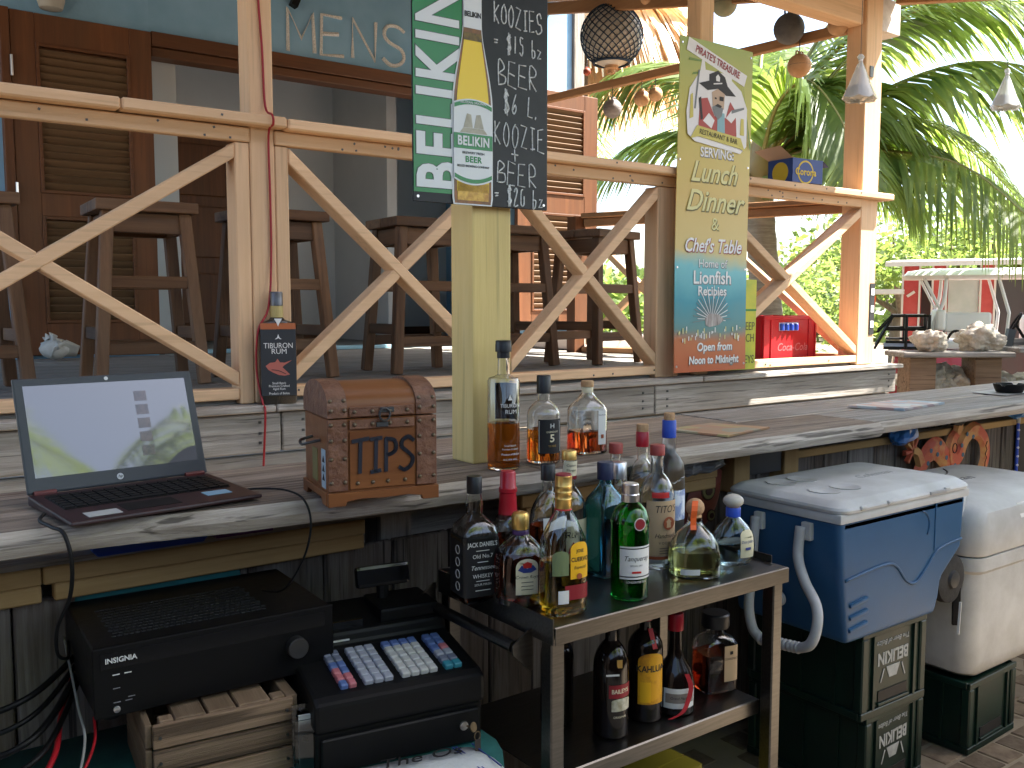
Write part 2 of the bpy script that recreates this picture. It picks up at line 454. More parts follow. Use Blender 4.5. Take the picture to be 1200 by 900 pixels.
# inner door of dark panels
idr = MB().box(2.30, 3.02, 8.44, 8.50, 1.145, 3.02).build('inner_door', m_mahog['Z'], bld, True, bevel=0.004)
for zz in (1.30, 1.90, 2.45):
    MB().box(2.42, 2.90, 8.425, 8.445, zz, zz + 0.46).build('door_panel', m_mahog['Z'], idr, True, bevel=0.01)
for a in (2.24, 3.02):
    MB().box(a, a + 0.07, 8.42, 8.505, 1.145, 3.09).build('door_jamb', m_mahog['Z'], bld, True)
MB().box(3.10, 5.2, 8.47, 8.499, 1.145, 1.25).build('skirting', m_mahog['X'], bld, True)
MB().box(4.32, 4.40, WY + 0.14, WY + 0.22, 1.145, 3.08).build('door_jamb', m_mahog['Z'], bld, True)

def louvre_door(x0, x1, z0, z1, yf, panels, stile, label):
    d = MB()
    d.box(x0, x0 + stile, yf, yf + 0.045, z0, z1); d.box(x1 - stile, x1, yf, yf + 0.045, z0, z1)
    zs = [z0] + [z for p in panels for z in p] + [z1]
    for a, b in zip(zs[0::2], zs[1::2]):
        d.box(x0 + stile, x1 - stile, yf + 0.001, yf + 0.044, a, b)
    door = d.build('louvred_door', m_mahog['Z'], bld, True, bevel=0.003)
    door['label'] = label
    MB().box(x0 + stile, x1 - stile, yf + 0.038, yf + 0.043, z0 + 0.05, z1 - 0.05).build('door_back', m_mahog['Z'], door, True)
    for a, b in panels:
        fr = MB()
        fr.box(x0 + stile, x0 + stile + 0.02, yf - 0.008, yf + 0.03, a, b); fr.box(x1 - stile - 0.02, x1 - stile, yf - 0.008, yf + 0.03, a, b)
        fr.box(x0 + stile + 0.02, x1 - stile - 0.02, yf - 0.008, yf + 0.03, a, a + 0.02); fr.box(x0 + stile + 0.02, x1 - stile - 0.02, yf - 0.008, yf + 0.03, b - 0.02, b)
        fr.build('bead_frame', m_mahog['X'], door, True, bevel=0.002)
        z = a + 0.045
        n = 0
        while z < b - 0.03:
            q = MB().cbox(((x0 + x1) / 2, yf + 0.018, z), (x1 - x0 - 2 * stile - 0.04, 0.008, 0.052), (R(38), 0, 0))
            q.build('slat', m_louv, door, True)
            z += 0.047; n += 1
m_louv = wood('louvre_wood', (0.10, 0.055, 0.028), (0.20, 0.115, 0.06), (0.13, 0.09, 0.05), 'X', rough=0.6, grain=22, bump=0.25, rand=0.10)
louvre_door(0.90, 1.715, 1.16, 3.235, WY - 0.06, [(1.36, 2.02), (2.16, 3.06)], 0.135, 'left folding leaf with two louvred panels')
louvre_door(4.62, 5.50, 1.26, 3.29, WY - 0.12, [(1.42, 2.26), (2.42, 3.16)], 0.15, 'right folding leaf with louvred panels')
MB().box(0.845, 0.897, WY - 0.075, WY - 0.001, 1.16, 3.24).build('door_jamb', m_mahog['Z'], bld, True, bevel=0.004)
for zz in (1.5, 2.15, 2.9):
    MB().tube([(0.90, WY - 0.085, zz - 0.06), (0.90, WY - 0.085, zz + 0.06)], 0.009, 8).build('hinge', m_silver, bld, True)

# ------------------------------------------------------------------ chalk writing
SF = {'M': [[(0, 0), (0.05, 1), (0.5, 0.35), (0.95, 1), (1, 0)]], 'E': [[(0.85, 1), (0.05, 1), (0, 0), (0.9, 0)], [(0.02, 0.52), (0.7, 0.55)]],
      'N': [[(0, 0), (0.03, 1), (0.9, 0), (0.95, 1)]], 'S': [[(0.9, 0.85), (0.6, 1), (0.2, 0.95), (0.08, 0.75), (0.3, 0.55), (0.75, 0.42), (0.92, 0.2), (0.7, 0.03), (0.3, 0.0), (0.02, 0.15)]],
      'B': [[(0.1, 0), (0.15, 1), (0.7, 0.95), (0.75, 0.7), (0.2, 0.52), (0.85, 0.4), (0.85, 0.1), (0.1, 0.0)]], 'R': [[(0.1, 0), (0.12, 1), (0.75, 0.92), (0.75, 0.6), (0.15, 0.5), (0.9, 0)]],
      'K': [[(0.1, 0), (0.08, 1)], [(0.75, 0.95), (0.1, 0.5), (0.8, 0)]], 'O': [[(0.5, 1), (0.12, 0.75), (0.1, 0.2), (0.5, 0), (0.85, 0.25), (0.85, 0.75), (0.5, 1)]],
      'Z': [[(0.05, 1), (0.85, 0.95), (0.1, 0.02), (0.9, 0)]], 'I': [[(0.5, 0), (0.5, 1)], [(0.2, 1), (0.8, 1)], [(0.2, 0), (0.8, 0)]], '=': [[(0.1, 0.62), (0.75, 0.66)], [(0.1, 0.38), (0.75, 0.42)]],
      '$': [[(0.8, 0.85), (0.45, 0.97), (0.15, 0.78), (0.5, 0.52), (0.8, 0.3), (0.5, 0.08), (0.12, 0.2)], [(0.38, 1.1), (0.38, -0.08)], [(0.58, 1.1), (0.58, -0.08)]],
      '1': [[(0.5, 0), (0.5, 1)]], '5': [[(0.8, 1), (0.3, 1), (0.25, 0.6), (0.7, 0.55), (0.8, 0.25), (0.5, 0.0), (0.15, 0.1)]], '6': [[(0.7, 1), (0.3, 0.6), (0.2, 0.2), (0.5, 0), (0.8, 0.2), (0.6, 0.42), (0.25, 0.3)]],
      '2': [[(0.15, 0.8), (0.45, 1), (0.75, 0.8), (0.1, 0.02), (0.85, 0)]], '0': [[(0.6, 1), (0.25, 0.8), (0.2, 0.2), (0.55, 0), (0.85, 0.2), (0.8, 0.6)]], '+': [[(0.5, 0.95), (0.5, 0.05)], [(0.1, 0.55), (0.9, 0.6)]],
      'b': [[(0.15, 1), (0.15, 0), (0.6, 0.05), (0.65, 0.4), (0.2, 0.45)]], 'z': [[(0.1, 0.5), (0.7, 0.5), (0.1, 0), (0.8, 0)]], 'L': [[(0.25, 1), (0.2, 0), (0.8, 0.02)]], '.': [[(0.1, 0.0), (0.2, 0.02)]], ' ': []}

def chalk(s, w, h, m, r, mt, parent, name='chalk_letter', gap=0.22, wob=0.03):
    """handwritten strokes; one mesh for each letter"""
    x = 0.0
    for ch in s:
        b = MB()
        for st in SF[ch]:
            pts = [Vector(((x + px * w + random.uniform(-wob, wob) * w), (py + random.uniform(-wob, wob)) * h, 0)) for px, py in st]
            pts = spline(pts, 3) if ch in 'SBROb56$20' else pts
            b.tube([m @ p for p in pts], r, 5)
        if b.v: b.build(name, mt, parent)
        x += w * (1 + gap)

O = ORG[bld.name]
chalk('MENS', 0.205, 0.285, frame(Vector((2.67, WY - 0.002, 3.285)) - O, (1, 0, 0.03), (0, 0, 1)), 0.015, m_chalk, bld, gap=0.24)
MB().cbox((2.74, WY - 0.03, 3.66), (0.05, 0.06, 0.16), (0, 0.4, 0)).build('wall_hook', m_black, bld, True)

# ------------------------------------------------------------------ porch posts, railing
RY = 3.157
def porch_post(x0, x1, z1, label, y0=RY, yd=0.095):
    p = thing('porch_post', label, 'post', ((x0 + x1) / 2, y0 + 0.045, 1.13), group='porch posts')
    MB().box(x0, x1, y0, y0 + yd, 1.125, z1).build('post', m_rail['Z'], p, True, bevel=0.005)
    return p
porch_post(1.174, 1.262, 3.05, 'cream post with red cable running down it, beside the black labelled bottle')
P2 = porch_post(3.430, 3.525, 3.05, 'cream post directly behind the tall printed banner', RY + 0.012)
P3 = porch_post(4.775, 4.93, 3.30, 'corner porch post at the sunlit right end of the deck', RY, 0.13)
MB().box(4.93, 4.968, RY + 0.02, RY + 0.11, 1.13, 2.83).build('trim_board', m_rail['Z'], P3, True, bevel=0.004)
stk = MB().box(4.885, 4.93, RY - 0.004, RY - 0.001, 1.30, 1.60).build('sticker', m_ink, P3, True); stk['label'] = 'black sticker with white skull shapes'
for zz in (1.36, 1.45, 1.55):
    MB().cbox((4.908, RY - 0.005, zz), (0.03, 0.002, 0.04)).build('sticker_print', m_paperw, stk, True)
MB().cbox((4.83, RY - 0.003, 2.80), (0.035, 0.004, 0.06)).build('patch', m_darkmetal, P3, True)

rail = thing('porch_railing', 'cream painted porch railing with crossed braces along the deck front', 'railing', (2.5, RY, 1.13))
for a, b in ((-1.5, 0.742), (0.744, 1.29), (1.292, 3.42), (3.422, 5.02)):
    dz = random.uniform(-0.003, 0.003)
    MB().box(a + 0.001, b, RY - 0.055, RY + 0.10, 2.083 + dz, 2.120 + dz).build('cap_rail', m_rail['X'], rail, True, bevel=0.006)
for a, b in ((-1.5, 1.173), (1.263, 3.428), (3.527, 4.774)):
    MB().box(a, b, RY - 0.004, RY + 0.034, 1.992 + 0.04, 2.081).build('rail_board', m_rail['X'], rail, True, bevel=0.004)
    MB().box(a, b, RY + 0.036, RY + 0.085, 2.045, 2.080).build('rail_board', m_rail['X'], rail, True, bevel=0.004)
for a, b in ((-1.5, 1.118), (1.315, 3.147), (3.527, 4.774)):
    MB().box(a, b, RY + 0.002, RY + 0.09, 1.141, 1.180).build('sill_rail', m_rail['X'], rail, True, bevel=0.004)
for a, b in ((1.120, 1.172), (1.264, 1.314), (2.215, 2.29), (3.148, 3.26), (3.262, 3.30)):
    MB().box(a, b, RY + 0.003, RY + 0.095, 1.125, 2.030).build('stud', m_rail['Z'], rail, True, bevel=0.004)

def cross(x0, x1, z0=1.182, z1=2.030, swap=False, y0=RY + 0.001, yd=0.082, ax=None, hw=0.021):
    """two crossed braces: one runs through, the other is cut in two against it"""
    w = 0.042
    def slab(a, b, dy=0.0):
        a = Vector(a); b = Vector(b); d = (b - a).normalized(); n = Vector((-d.y, d.x))
        # ends cut vertically
        k = w / 2 / abs(d.x)
        poly = [(a.x, a.y - k), (b.x, b.y - k), (b.x, b.y + k), (a.x, a.y + k)]
        if ax is None:
            return MB().prism(poly, (0, y0 + dy, 0), (1, 0, 0), (0, 0, 1), (0, yd - 2 * dy, 0))
        o, ux, nn = ax
        return MB().prism(poly, Vector(o) + Vector(nn) * dy, ux, (0, 0, 1), Vector(nn) * (yd - 2 * dy))
    k = 0.030
    A = ((x0, z0 + k), (x1, z1 - k)); Bq = ((x0, z1 - k), (x1, z0 + k))
    if swap: A, Bq = Bq, A
    slab(*A).build('brace', m_rail['X'], rail if ax is None else erail, True, bevel=0.004)
    mx, mz = (x0 + x1) / 2, (z0 + z1) / 2
    s = 0.003
    for a, b in ((Bq[0], (mx - s, mz + (Bq[0][1] - mz) * s / (mx - x0))), ((mx + s, mz + (Bq[1][1] - mz) * s / (x1 - mx)), Bq[1])):
        slab(a, b, 0.003).build('brace', m_rail['X'], rail if ax is None else erail, True, bevel=0.004)
cross(-0.12, 1.119)
cross(1.315, 2.214, swap=True)
cross(2.291, 3.147)
cross(3.53, 4.774)

nme = MB().cbox((0, 0, 0), (0.007, 0.004, 0.007)).build('nail', m_darkmetal, rail); nme.location = Vector((0.3, RY - 0.0045, 2.06)) - ORG[rail.name]
rn = random.Random(4)
for k in range(70):
    x = rn.uniform(-0.6, 4.7)
    if 1.16 < x < 1.28 or 3.41 < x < 3.54: continue
    z, yq = rn.choice(((2.045, RY - 0.0045), (2.066, RY - 0.0045), (1.158, RY + 0.0015), (2.10, RY - 0.0555)))
    o = bpy.data.objects.new('nail', nme.data); link(o, rail); o.location = Vector((x, yq, z + rn.uniform(-.006, .006))) - ORG[rail.name]
    o.rotation_euler = (0, rn.uniform(0, 3), 0)

# end railing of the porch
e0, e1 = Vector((4.90, 3.30, 0)), Vector((4.27, 5.0, 0)); ed = (e1 - e0).normalized()
erail = thing('end_railing', 'brown cream railing with crossed braces closing the far end of the porch', 'railing', (4.6, 4.2, 1.14))
for z0, z1, w in ((2.02, 2.075, 0.05), (2.077, 2.11, 0.14)):
    MB().beam(e0 + Vector((0, 0, (z0 + z1) / 2)), e1 + Vector((0, 0, (z0 + z1) / 2)), w, z1 - z0).build('rail_board', m_beamw['Y'], erail, True, bevel=0.004)
MB().beam(e0 + Vector((0, 0, 1.16)), e1 + Vector((0, 0, 1.16)), 0.09, 0.038).build('sill_rail', m_beamw['Y'], erail, True, bevel=0.004)
MB().box(e1.x - 0.09, e1.x, e1.y, e1.y + 0.09, 1.14, 2.09).build('stud', m_mahog['Z'], erail, True)
nn = Vector((-ed.y, ed.x, 0)) * 1.0
Lr = (e1 - e0).length
cross(0.05, Lr * 0.5, ax=(e0 - nn * 0.03, ed, nn), yd=0.06, z0=1.19, z1=2.01)
cross(Lr * 0.5 + 0.05, Lr - 0.02, ax=(e0 - nn * 0.03, ed, nn), yd=0.06, z0=1.19, z1=2.01)

# ------------------------------------------------------------------ porch roof and bar roof
pr_ = thing('porch_roof', 'brown timber porch roof with tie beam and rafters over the deck', 'roof', (4.8, 4.5, 3.3))
fb = MB().box(-1.5, 4.772, RY + 0.02, RY + 0.13, 3.055, 3.25).build('front_beam', m_rail['X'], pr_, True, bevel=0.006)
MB().box(4.932, 5.13, RY + 0.015, RY + 0.125, 3.05, 3.24).build('beam_end', mat('peeling_white', (0.52, 0.46, 0.40), 0.85, col2=(0.66, 0.60, 0.54), scale=14, bump=0.3), pr_, True, bevel=0.004)
MB().beam((4.86, RY + 0.13, 3.085), (4.86, 6.39, 3.19), 0.05, 0.06).build('tie_beam', m_beamw['Y'], pr_, True, bevel=0.004)
def rz_(yy): return 3.25 + (yy - RY) * 0.24
for xx, w in ((4.86, 0.05), (3.6, 0.05), (2.4, 0.05), (1.2, 0.05), (0, .05), (-1.2, .05)):
    MB().beam((xx, 2.32, rz_(2.32) + 0.06), (xx, 6.38, rz_(6.38) + 0.06), w, 0.12).build('rafter', m_beamw['Y'], pr_, True, bevel=0.004)
MB().beam((4.72, RY - 0.05, rz_(RY) - 0.02), (4.72, 6.38, rz_(6.38) - 0.10), 0.04, 0.09).build('rafter', m_beamw['Y'], pr_, True, bevel=0.004)
for yy in (4.0, 4.9, 5.7):
    MB().beam((-1.5, yy, rz_(yy) + 0.15), (5.1, yy, rz_(yy) + 0.15), 0.05, 0.06).build('purlin', m_beamw['X'], pr_, True)
m_tin = mat('roof_sheet', (0.35, 0.33, 0.31), 0.6, metal=0.3, col2=(0.45, 0.42, 0.4), scale=4)
q = MB(); ya, yb = 2.27, 6.55
for (yA, yB) in ((ya, yb),):
    q.add([(-1.7, yA, rz_(yA) + 0.19), (5.2, yA, rz_(yA) + 0.19), (5.2, yB, rz_(yB) + 0.19), (-1.7, yB, rz_(yB) + 0.19),
           (-1.7, yA, rz_(yA) + 0.205), (5.2, yA, rz_(yA) + 0.205), (5.2, yB, rz_(yB) + 0.205), (-1.7, yB, rz_(yB) + 0.205)],
          [(0, 1, 2, 3), (7, 6, 5, 4), (0, 4, 5, 1), (1, 5, 6, 2), (2, 6, 7, 3), (3, 7, 4, 0)])
q.build('roof_sheet', m_tin, pr_, True)

br = thing('bar_roof', 'lean to roof over the bar, its brown edge board at the top right', 'roof', (4.9, 2.4, 3.1))
def bz(yy): return 3.215 - (RY - yy) * 0.205
for xx in (-1.5, 0.2, 1.9, 3.5):
    MB().beam((xx, RY - 0.02, bz(RY) - 0.0), (xx, 0.4, bz(0.4) - 0.0), 0.05, 0.12).build('rafter', m_beamw['Y'], br, True)
MB().beam((5.06, RY - 0.02, bz(RY) + 0.055), (5.06, 0.4, bz(0.4) + 0.055), 0.06, 0.12).build('edge_board', m_beamw['Y'], br, True, bevel=0.004)
q = MB(); ya, yb = 0.35, 1.74  # unseen sheet shaped for light: gap by the porch, overrun at right
q.add([(-1.8, ya, bz(ya) + 0.12), (6.3, ya, bz(ya) + 0.12), (6.3, yb, bz(yb) + 0.12), (-1.8, yb, bz(yb) + 0.12),
       (-1.8, ya, bz(ya) + 0.135), (6.3, ya, bz(ya) + 0.135), (6.3, yb, bz(yb) + 0.135), (-1.8, yb, bz(yb) + 0.135)],
      [(0, 1, 2, 3), (7, 6, 5, 4), (0, 4, 5, 1), (1, 5, 6, 2), (2, 6, 7, 3), (3, 7, 4, 0)])
q.build('roof_sheet', m_tin, br, True)

# ------------------------------------------------------------------ bar counter
bar = thing('bar_counter', 'long bar of thick worn planks on a wall of upright weathered boards', 'bar', (1.3, 2.0, 0.0))
def live_plank(x0, x1, yf, yb, z0, z1, mt, seed, amp=0.02, step=0.05):
    """plank with a wavy natural front edge"""
    n = int((x1 - x0) / step); rings = []
    for i in range(n + 1):
        x = x0 + (x1 - x0) * i / n
        a = yf(x) if callable(yf) else yf
        a += noise.noise((x * 2.5, seed, 0)) * amp + noise.noise((x * 11, seed, 3)) * amp * 0.35
        u = noise.noise((x * 3, seed, 9)) * 0.006 + noise.noise((x * 14, seed, 5)) * 0.003
        t = noise.noise((x * 1.4, seed, 20)) * 0.002
        prof = [(a + 0.010, z1 - 0.002), (a + 0.001, z1 - 0.012), (a - 0.006 + u, (z0 + z1) / 2), (a + 0.001 + u, z0 + 0.008 + u), (a + 0.010, z0), (yb, z0), (yb + u, z1 - 0.004), (yb - 0.006, z1 + t), (a + 0.12, z1 + t)]
        rings.append([Vector((x, p, q)) for p, q in prof])
    o = MB().loft(rings).build('bar_plank', mt, bar, True, smooth=35)
    o.data.materials.append(m_sap)
    for f in o.data.polygons:
        if f.normal.y < -0.25: f.material_index = 1
    return o
live_plank(-0.75, 1.305, lambda x: 1.722 - 0.065 * max(0, min(1, (x - 0.35) / 0.6)), 1.93, 1.040, 1.090, m_bartop, 1.0, amp=0.012)
live_plank(-0.75, 1.20, 1.934, 2.115, 1.044, 1.088, m_bartop, 4.0, amp=0.004)
live_plank(1.312, 2.74, lambda x: 1.665 + 0.045 * min(1, (x - 1.3) / 0.5), 1.985, 1.041, 1.090, m_bartop, 2.0, amp=0.012)
live_plank(2.745, 5.6, 1.735, 1.99, 1.044, 1.089, m_barright, 3.0, amp=0.010)
live_plank(1.205, 2.36, 1.99, 2.25, 1.043, 1.088, m_bartop, 5.0, amp=0.004)
live_plank(2.365, 5.6, 1.994, 2.262, 1.045, 1.090, m_barright, 6.0, amp=0.004)
# ledger beams and shelf under the top
BY = 2.03
MB().box(2.72, 5.4, BY - 0.006, BY + 0.011, 0.928, 0.956).build('ledger', m_pine['X'], bar, True, bevel=0.003)
for a, b in ((-0.75, 0.30), (0.303, 1.02), (1.5, 2.30)):
    MB().box(a, b, BY - 0.012, BY + 0.026, 0.909, 0.945).build('ledger', m_pine['X'], bar, True, bevel=0.003)
    MB().box(a + 0.02, b, BY - 0.006, BY + 0.026, 0.872, 0.907).build('ledger', m_pine['X'], bar, True, bevel=0.003)
MB().box(2.3, 5.4, BY + 0.012, 2.19, 0.943, 0.9555).build('shelf', m_grey['X'], bar, True)
MB().box(-0.75, 2.298, BY - 0.008, 2.19, 0.946, 0.958).build('shelf', m_grey['X'], bar, True)
for a, b in ((2.36, 2.44), (2.62, 2.70)):
    MB().box(a, b, BY - 0.03, BY + 0.04, 0.85, 1.043).build('bracket', m_pine['Z'], bar, True, bevel=0.003)
MB().box(2.445, 2.615, BY - 0.02, BY + 0.03, 0.90, 1.02).build('box_end', m_darkmetal, bar, True)
x = -0.75; i = 0
while x < 5.5:
    w = random.choice((0.13, 0.15, 0.17, 0.19))
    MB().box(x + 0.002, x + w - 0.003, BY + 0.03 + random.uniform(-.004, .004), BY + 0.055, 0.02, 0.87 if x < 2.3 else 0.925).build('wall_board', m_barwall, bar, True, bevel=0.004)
    x += w; i += 1
for xx in (-0.6, 1.1, 2.9, 4.6):
    MB().box(xx, xx + 0.09, BY + 0.06, BY + 0.15, 0.0, 1.04).build('bar_leg', m_grey['Z'], bar, True)
MB().box(-0.75, 5.5, BY + 0.15, BY + 0.17, 0.0, 1.043).build('back_panel', m_grey['X'], bar, True)

# yellow post on the bar
yp = thing('yellow_post', 'square pale yellow post standing on the bar under the beer sign', 'post', (1.26, 1.87, 1.09))
MB().box(1.209, 1.321, 1.822, 1.918, 1.09, 3.0).build('post', m_yellow, yp, True, bevel=0.006, seg=2)
# ------------------------------------------------------------------ table behind the bar and what stands on it
TZ = 0.57
m_teal = mat('teal_cloth', (0.015, 0.10, 0.095), 0.85, col2=(0.02, 0.14, 0.13), scale=12, bump=0.4)
tab = thing('side_table', 'low table under a dark teal cloth carrying the amplifier and the cash register', 'table', (0.45, 1.75, 0))
MB().box(-0.5, 1.045, 1.50, 2.03, TZ - 0.035, TZ - 0.006).build('table_top', m_mahog['X'], tab, True, bevel=0.004)
for a in (-0.46, 0.99):
    for b in (1.54, 1.98):
        MB().box(a, a + 0.05, b, b + 0.05, 0, TZ - 0.036).build('leg', m_mahog['Z'], tab, True)
cl = MB(); n = 30
rings = []
for i in range(n + 1):
    x = -0.51 + 1.565 * i / n
    w = 0.012 * math.sin(x * 23) + 0.008 * math.sin(x * 51 + 1)
    rings.append([Vector((x, 2.035, TZ)), Vector((x, 1.8, TZ + 0.002)), Vector((x, 1.51, TZ + 0.001)), Vector((x, 1.492 + w * .3, TZ - 0.012)), Vector((x, 1.485 + w, TZ - 0.12)), Vector((x, 1.48 + w * 1.6, TZ - 0.25))])
cl.loft(rings, caps=False, close=False)
o = cl.build('tablecloth', m_teal, smooth=180); md = o.modifiers.new('t', 'SOLIDIFY'); md.thickness = 0.003; md.offset = 1
tag(o, 'dark teal cloth spread over the low table', 'tablecloth')

# wooden crate under the amplifier
m_crate = wood('raw_crate_wood', (0.16, 0.10, 0.06), (0.31, 0.21, 0.135), (0.14, 0.085, 0.05), 'X', grain=34, bump=0.9, rand=0.25, dirt=0.75, crack=0.7)
m_crateZ = wood('raw_crate_wood_end', (0.15, 0.095, 0.055), (0.29, 0.20, 0.13), (0.14, 0.085, 0.05), 'Y', grain=22, bump=0.6, rand=0.2, dirt=0.6)
cr = thing('wooden_crate', 'small slatted wooden crate under the front of the black amplifier', 'crate', (0.415, 1.665, TZ + 0.004), R(-6))
for k in range(3):
    z = 0.004 + k * 0.048
    MB().box(0, 0.255, 0, 0.012, z, z + 0.043).build('slat', m_crate, cr, bevel=0.0015)
    MB().box(0, 0.255, 0.268, 0.28, z, z + 0.043).build('slat', m_crate, cr, bevel=0.0015)
    for a in (0.0, 0.245):
        MB().box(a - 0.012 * (a == 0), a + 0.012 - 0.012 * (a == 0) + (0.01 if a else 0), 0.013, 0.267, z, z + 0.043).build('slat', m_crateZ, cr, bevel=0.0015)
for a in (0.013, 0.218):
    for b in (0.014, 0.24):
        MB().box(a, a + 0.025, b, b + 0.025, 0.003, 0.146).build('corner_block', m_crateZ, cr, bevel=0.002)
for a, w in ((0.04, 0.055), (0.10, 0.05), (0.155, 0.06)):
    MB().box(a, a + w, 0.014, 0.262, 0.130, 0.145).build('top_slat', m_crateZ, cr, bevel=0.002)
for k in range(3):
    for a in (0.012, 0.243):
        MB().lathe([(0.003, 0), (0.003, 0.003)], 8, (a, 0, 0)).build('nail', m_darkmetal, cr).matrix_local = Matrix.Translation((0, 0.0, 0.025 + k * 0.048)) @ Matrix.Rotation(R(90), 4, 'X')

# amplifier
amp = thing('amplifier', 'black stereo amplifier with vent grille and round knob on the wooden crate', 'amplifier', (0.333, 1.722, 0.722), R(-2))
m_amp = mat('amplifier_black', (0.006, 0.006, 0.0065), 0.45, rvar=0.08, scale=60, bump=0.05, bscale=300)
body = MB().box(0, 0.452, 0.012, 0.325, 0.012, 0.136).build('case', m_amp, amp, bevel=0.003)
fp = MB().box(-0.002, 0.454, 0.0, 0.012, 0.008, 0.138).build('front_panel', mat('amplifier_front', (0.004, 0.004, 0.0045), 0.45, spec=.25), amp, bevel=0.002)
MB().box(0.01, 0.435, -0.001, 0.0, 0.098, 0.128).build('display_window', m_blackgloss, fp)
ve = MB()
for i in range(28):
    for j in range(11):
        ve.cbox((0.045 + i * 0.0105 + (0.005 if j % 2 else 0), 0.06 + j * 0.017, 0.1368), (0.0075, 0.006, 0.0012))
v = ve.build('vent_holes', mat('vent_dark', (0.03, 0.03, 0.032), 0.5), body); v['kind'] = 'stuff'
text('INSIGNIA', 0.013, frame((0.045, -0.0018, 0.113), (1, 0, 0), (0, 0, 1)), m_paperw, fp, bold=0.02)
for a, b in ((0.03, 0.085), (0.05, 0.085)):
    MB().box(a, a + 0.012, -0.0012, 0, b, b + 0.0016).build('mark', m_paperw, fp)
for a, b in ((0.03, 0.06), (0.03, 0.034), (0.055, 0.04), (0.05, 0.034)):
    MB().box(a, a + 0.012, -0.0012, 0, b, b + 0.0012).build('mark', mat('dim_print', (0.25, 0.25, 0.26), 0.6), fp)
def knob(x, z, r, d, mt, nm):
    k = MB().lathe([(r, 0), (r, d * 0.9), (r * 0.93, d), (r * 0.2, d - 0.001)], 28).build(nm, mt, fp, smooth=30)
    k.matrix_local = Matrix.Translation((x, 0, z)) @ Matrix.Rotation(R(90), 4, 'X')
knob(0.372, 0.068, 0.021, 0.020, m_darkmetal, 'volume_knob')
knob(0.035, 0.022, 0.006, 0.004, m_silver, 'jack_socket')
for a in (0.03, 0.415):
    for b in (0.03, 0.27):
        MB().lathe([(0.015, -0.002), (0.015, 0.012)], 14, (a, b, 0)).build('foot', m_black, amp)

# cash register
reg = thing('cash_register', 'black cash register with pale keys and a small raised display', 'cash register', (0.685, 1.565, TZ + 0.006), R(-9))
MB().box(0, 0.345, 0.01, 0.36, 0, 0.085).build('cash_drawer_case', m_black, reg, bevel=0.004)
dr = MB().box(0.008, 0.337, 0.0, 0.01, 0.006, 0.075).build('drawer_front', m_black, reg, bevel=0.003)
MB().lathe([(0.009, 0), (0.009, 0.004)], 16).build('lock', m_silver, dr).matrix_local = Matrix.Translation((0.30, 0, 0.045)) @ Matrix.Rotation(R(90), 4, 'X')
top = MB().prism([(0.0, 0.088), (0.0, 0.142), (0.02, 0.152), (0.20, 0.178), (0.205, 0.205), (0.36, 0.225), (0.36, 0.088)], (-0.003, 0, 0), (0, 1, 0), (0, 0, 1), (0.351, 0, 0)).build('keyboard_housing', m_black, reg, bevel=0.008, seg=2)
sl = math.atan2(0.026, 0.18)
def keys(x0, nx, ny, kx, ky, cols, y0=0.03):
    for i in range(nx):
        for j in range(ny):
            yy = y0 + j * ky; z = 0.152 + (yy - 0.02) * 0.1444
            c = cols(i, j)
            MB().cbox((x0 + i * kx + kx / 2, yy + ky / 2, z + 0.006), (kx * 0.9, ky * 0.88, 0.012), (sl, 0, 0)).build('key', c, top, bevel=0.0022)
kW = mat('key_white', (0.52, 0.52, 0.50), 0.5); kG = mat('key_grey', (0.34, 0.36, 0.42), 0.5); kB = mat('key_blue', (0.10, 0.16, 0.36), 0.5)
kP = mat('key_pink', (0.50, 0.16, 0.18), 0.5); kT = mat('key_teal', (0.04, 0.25, 0.32), 0.5); kS = mat('key_slate', (0.16, 0.18, 0.24), 0.5)
keys(0.055, 2, 6, 0.017, 0.0235, lambda i, j: [kP if i else kB, kP, kP if i == 0 else kB, kB, kS, kS][j])
keys(0.103, 3, 6, 0.0205, 0.0235, lambda i, j: kG)
keys(0.181, 4, 6, 0.0195, 0.0235, lambda i, j: kW if j < 5 else kB)
keys(0.274, 2, 6, 0.0195, 0.0235, lambda i, j: [kT, kS, kG, kP if i else kB, kB, kB][j])
MB().box(0.20, 0.335, 0.215, 0.34, 0.205, 0.236).build('printer_cover', m_black, reg, bevel=0.006, seg=2)
MB().box(0.02, 0.16, 0.216, 0.225, 0.206, 0.222).build('operator_display', m_blackgloss, reg)
MB().box(0.07, 0.125, 0.1995, 0.2045, 0.186, 0.189).build('paper_edge', m_paperw, reg)
MB().tube([(0.235, 0.30, 0.22), (0.235, 0.305, 0.27)], 0.014, 10).build('display_stalk', m_black, reg)
MB().cbox((0.235, 0.305, 0.285), (0.125, 0.026, 0.048), (R(-14), 0, 0)).build('customer_display', m_blackgloss, reg, bevel=0.008, seg=2)

# key with leather strap
ky = thing('key_on_strap', 'small key with a dark strap in the cash drawer lock', 'key', (0.985, 1.505, 0.60))
k = MB(); k.lathe([(0.010, -0.0012), (0.010, 0.0012)], 18)
k.build('key_bow', m_brass, ky, bevel=0.0004).matrix_local = Matrix.Translation((0.0, -0.018, 0.028)) @ Matrix.Rotation(R(70), 4, 'X') @ Matrix.Rotation(R(20), 4, 'Y')
MB().beam((0, 0.006, 0.022), (0, -0.016, 0.022), 0.004, 0.002).build('key_blade', m_brass, ky)
MB().tube([(0.007 * math.cos(t / 10 * 2 * PI) + 0.004, -0.026, 0.012 + 0.009 * math.sin(t / 10 * 2 * PI)) for t in range(11)], 0.0012, 6).build('key_ring', m_brass, ky)
s_ = spline([(0.004, -0.027, 0.004), (0.0, -0.034, -0.010), (-0.004, -0.045, -0.016), (-0.006, -0.075, -0.022), (-0.008, -0.085, -0.07)], 5)
q = MB()
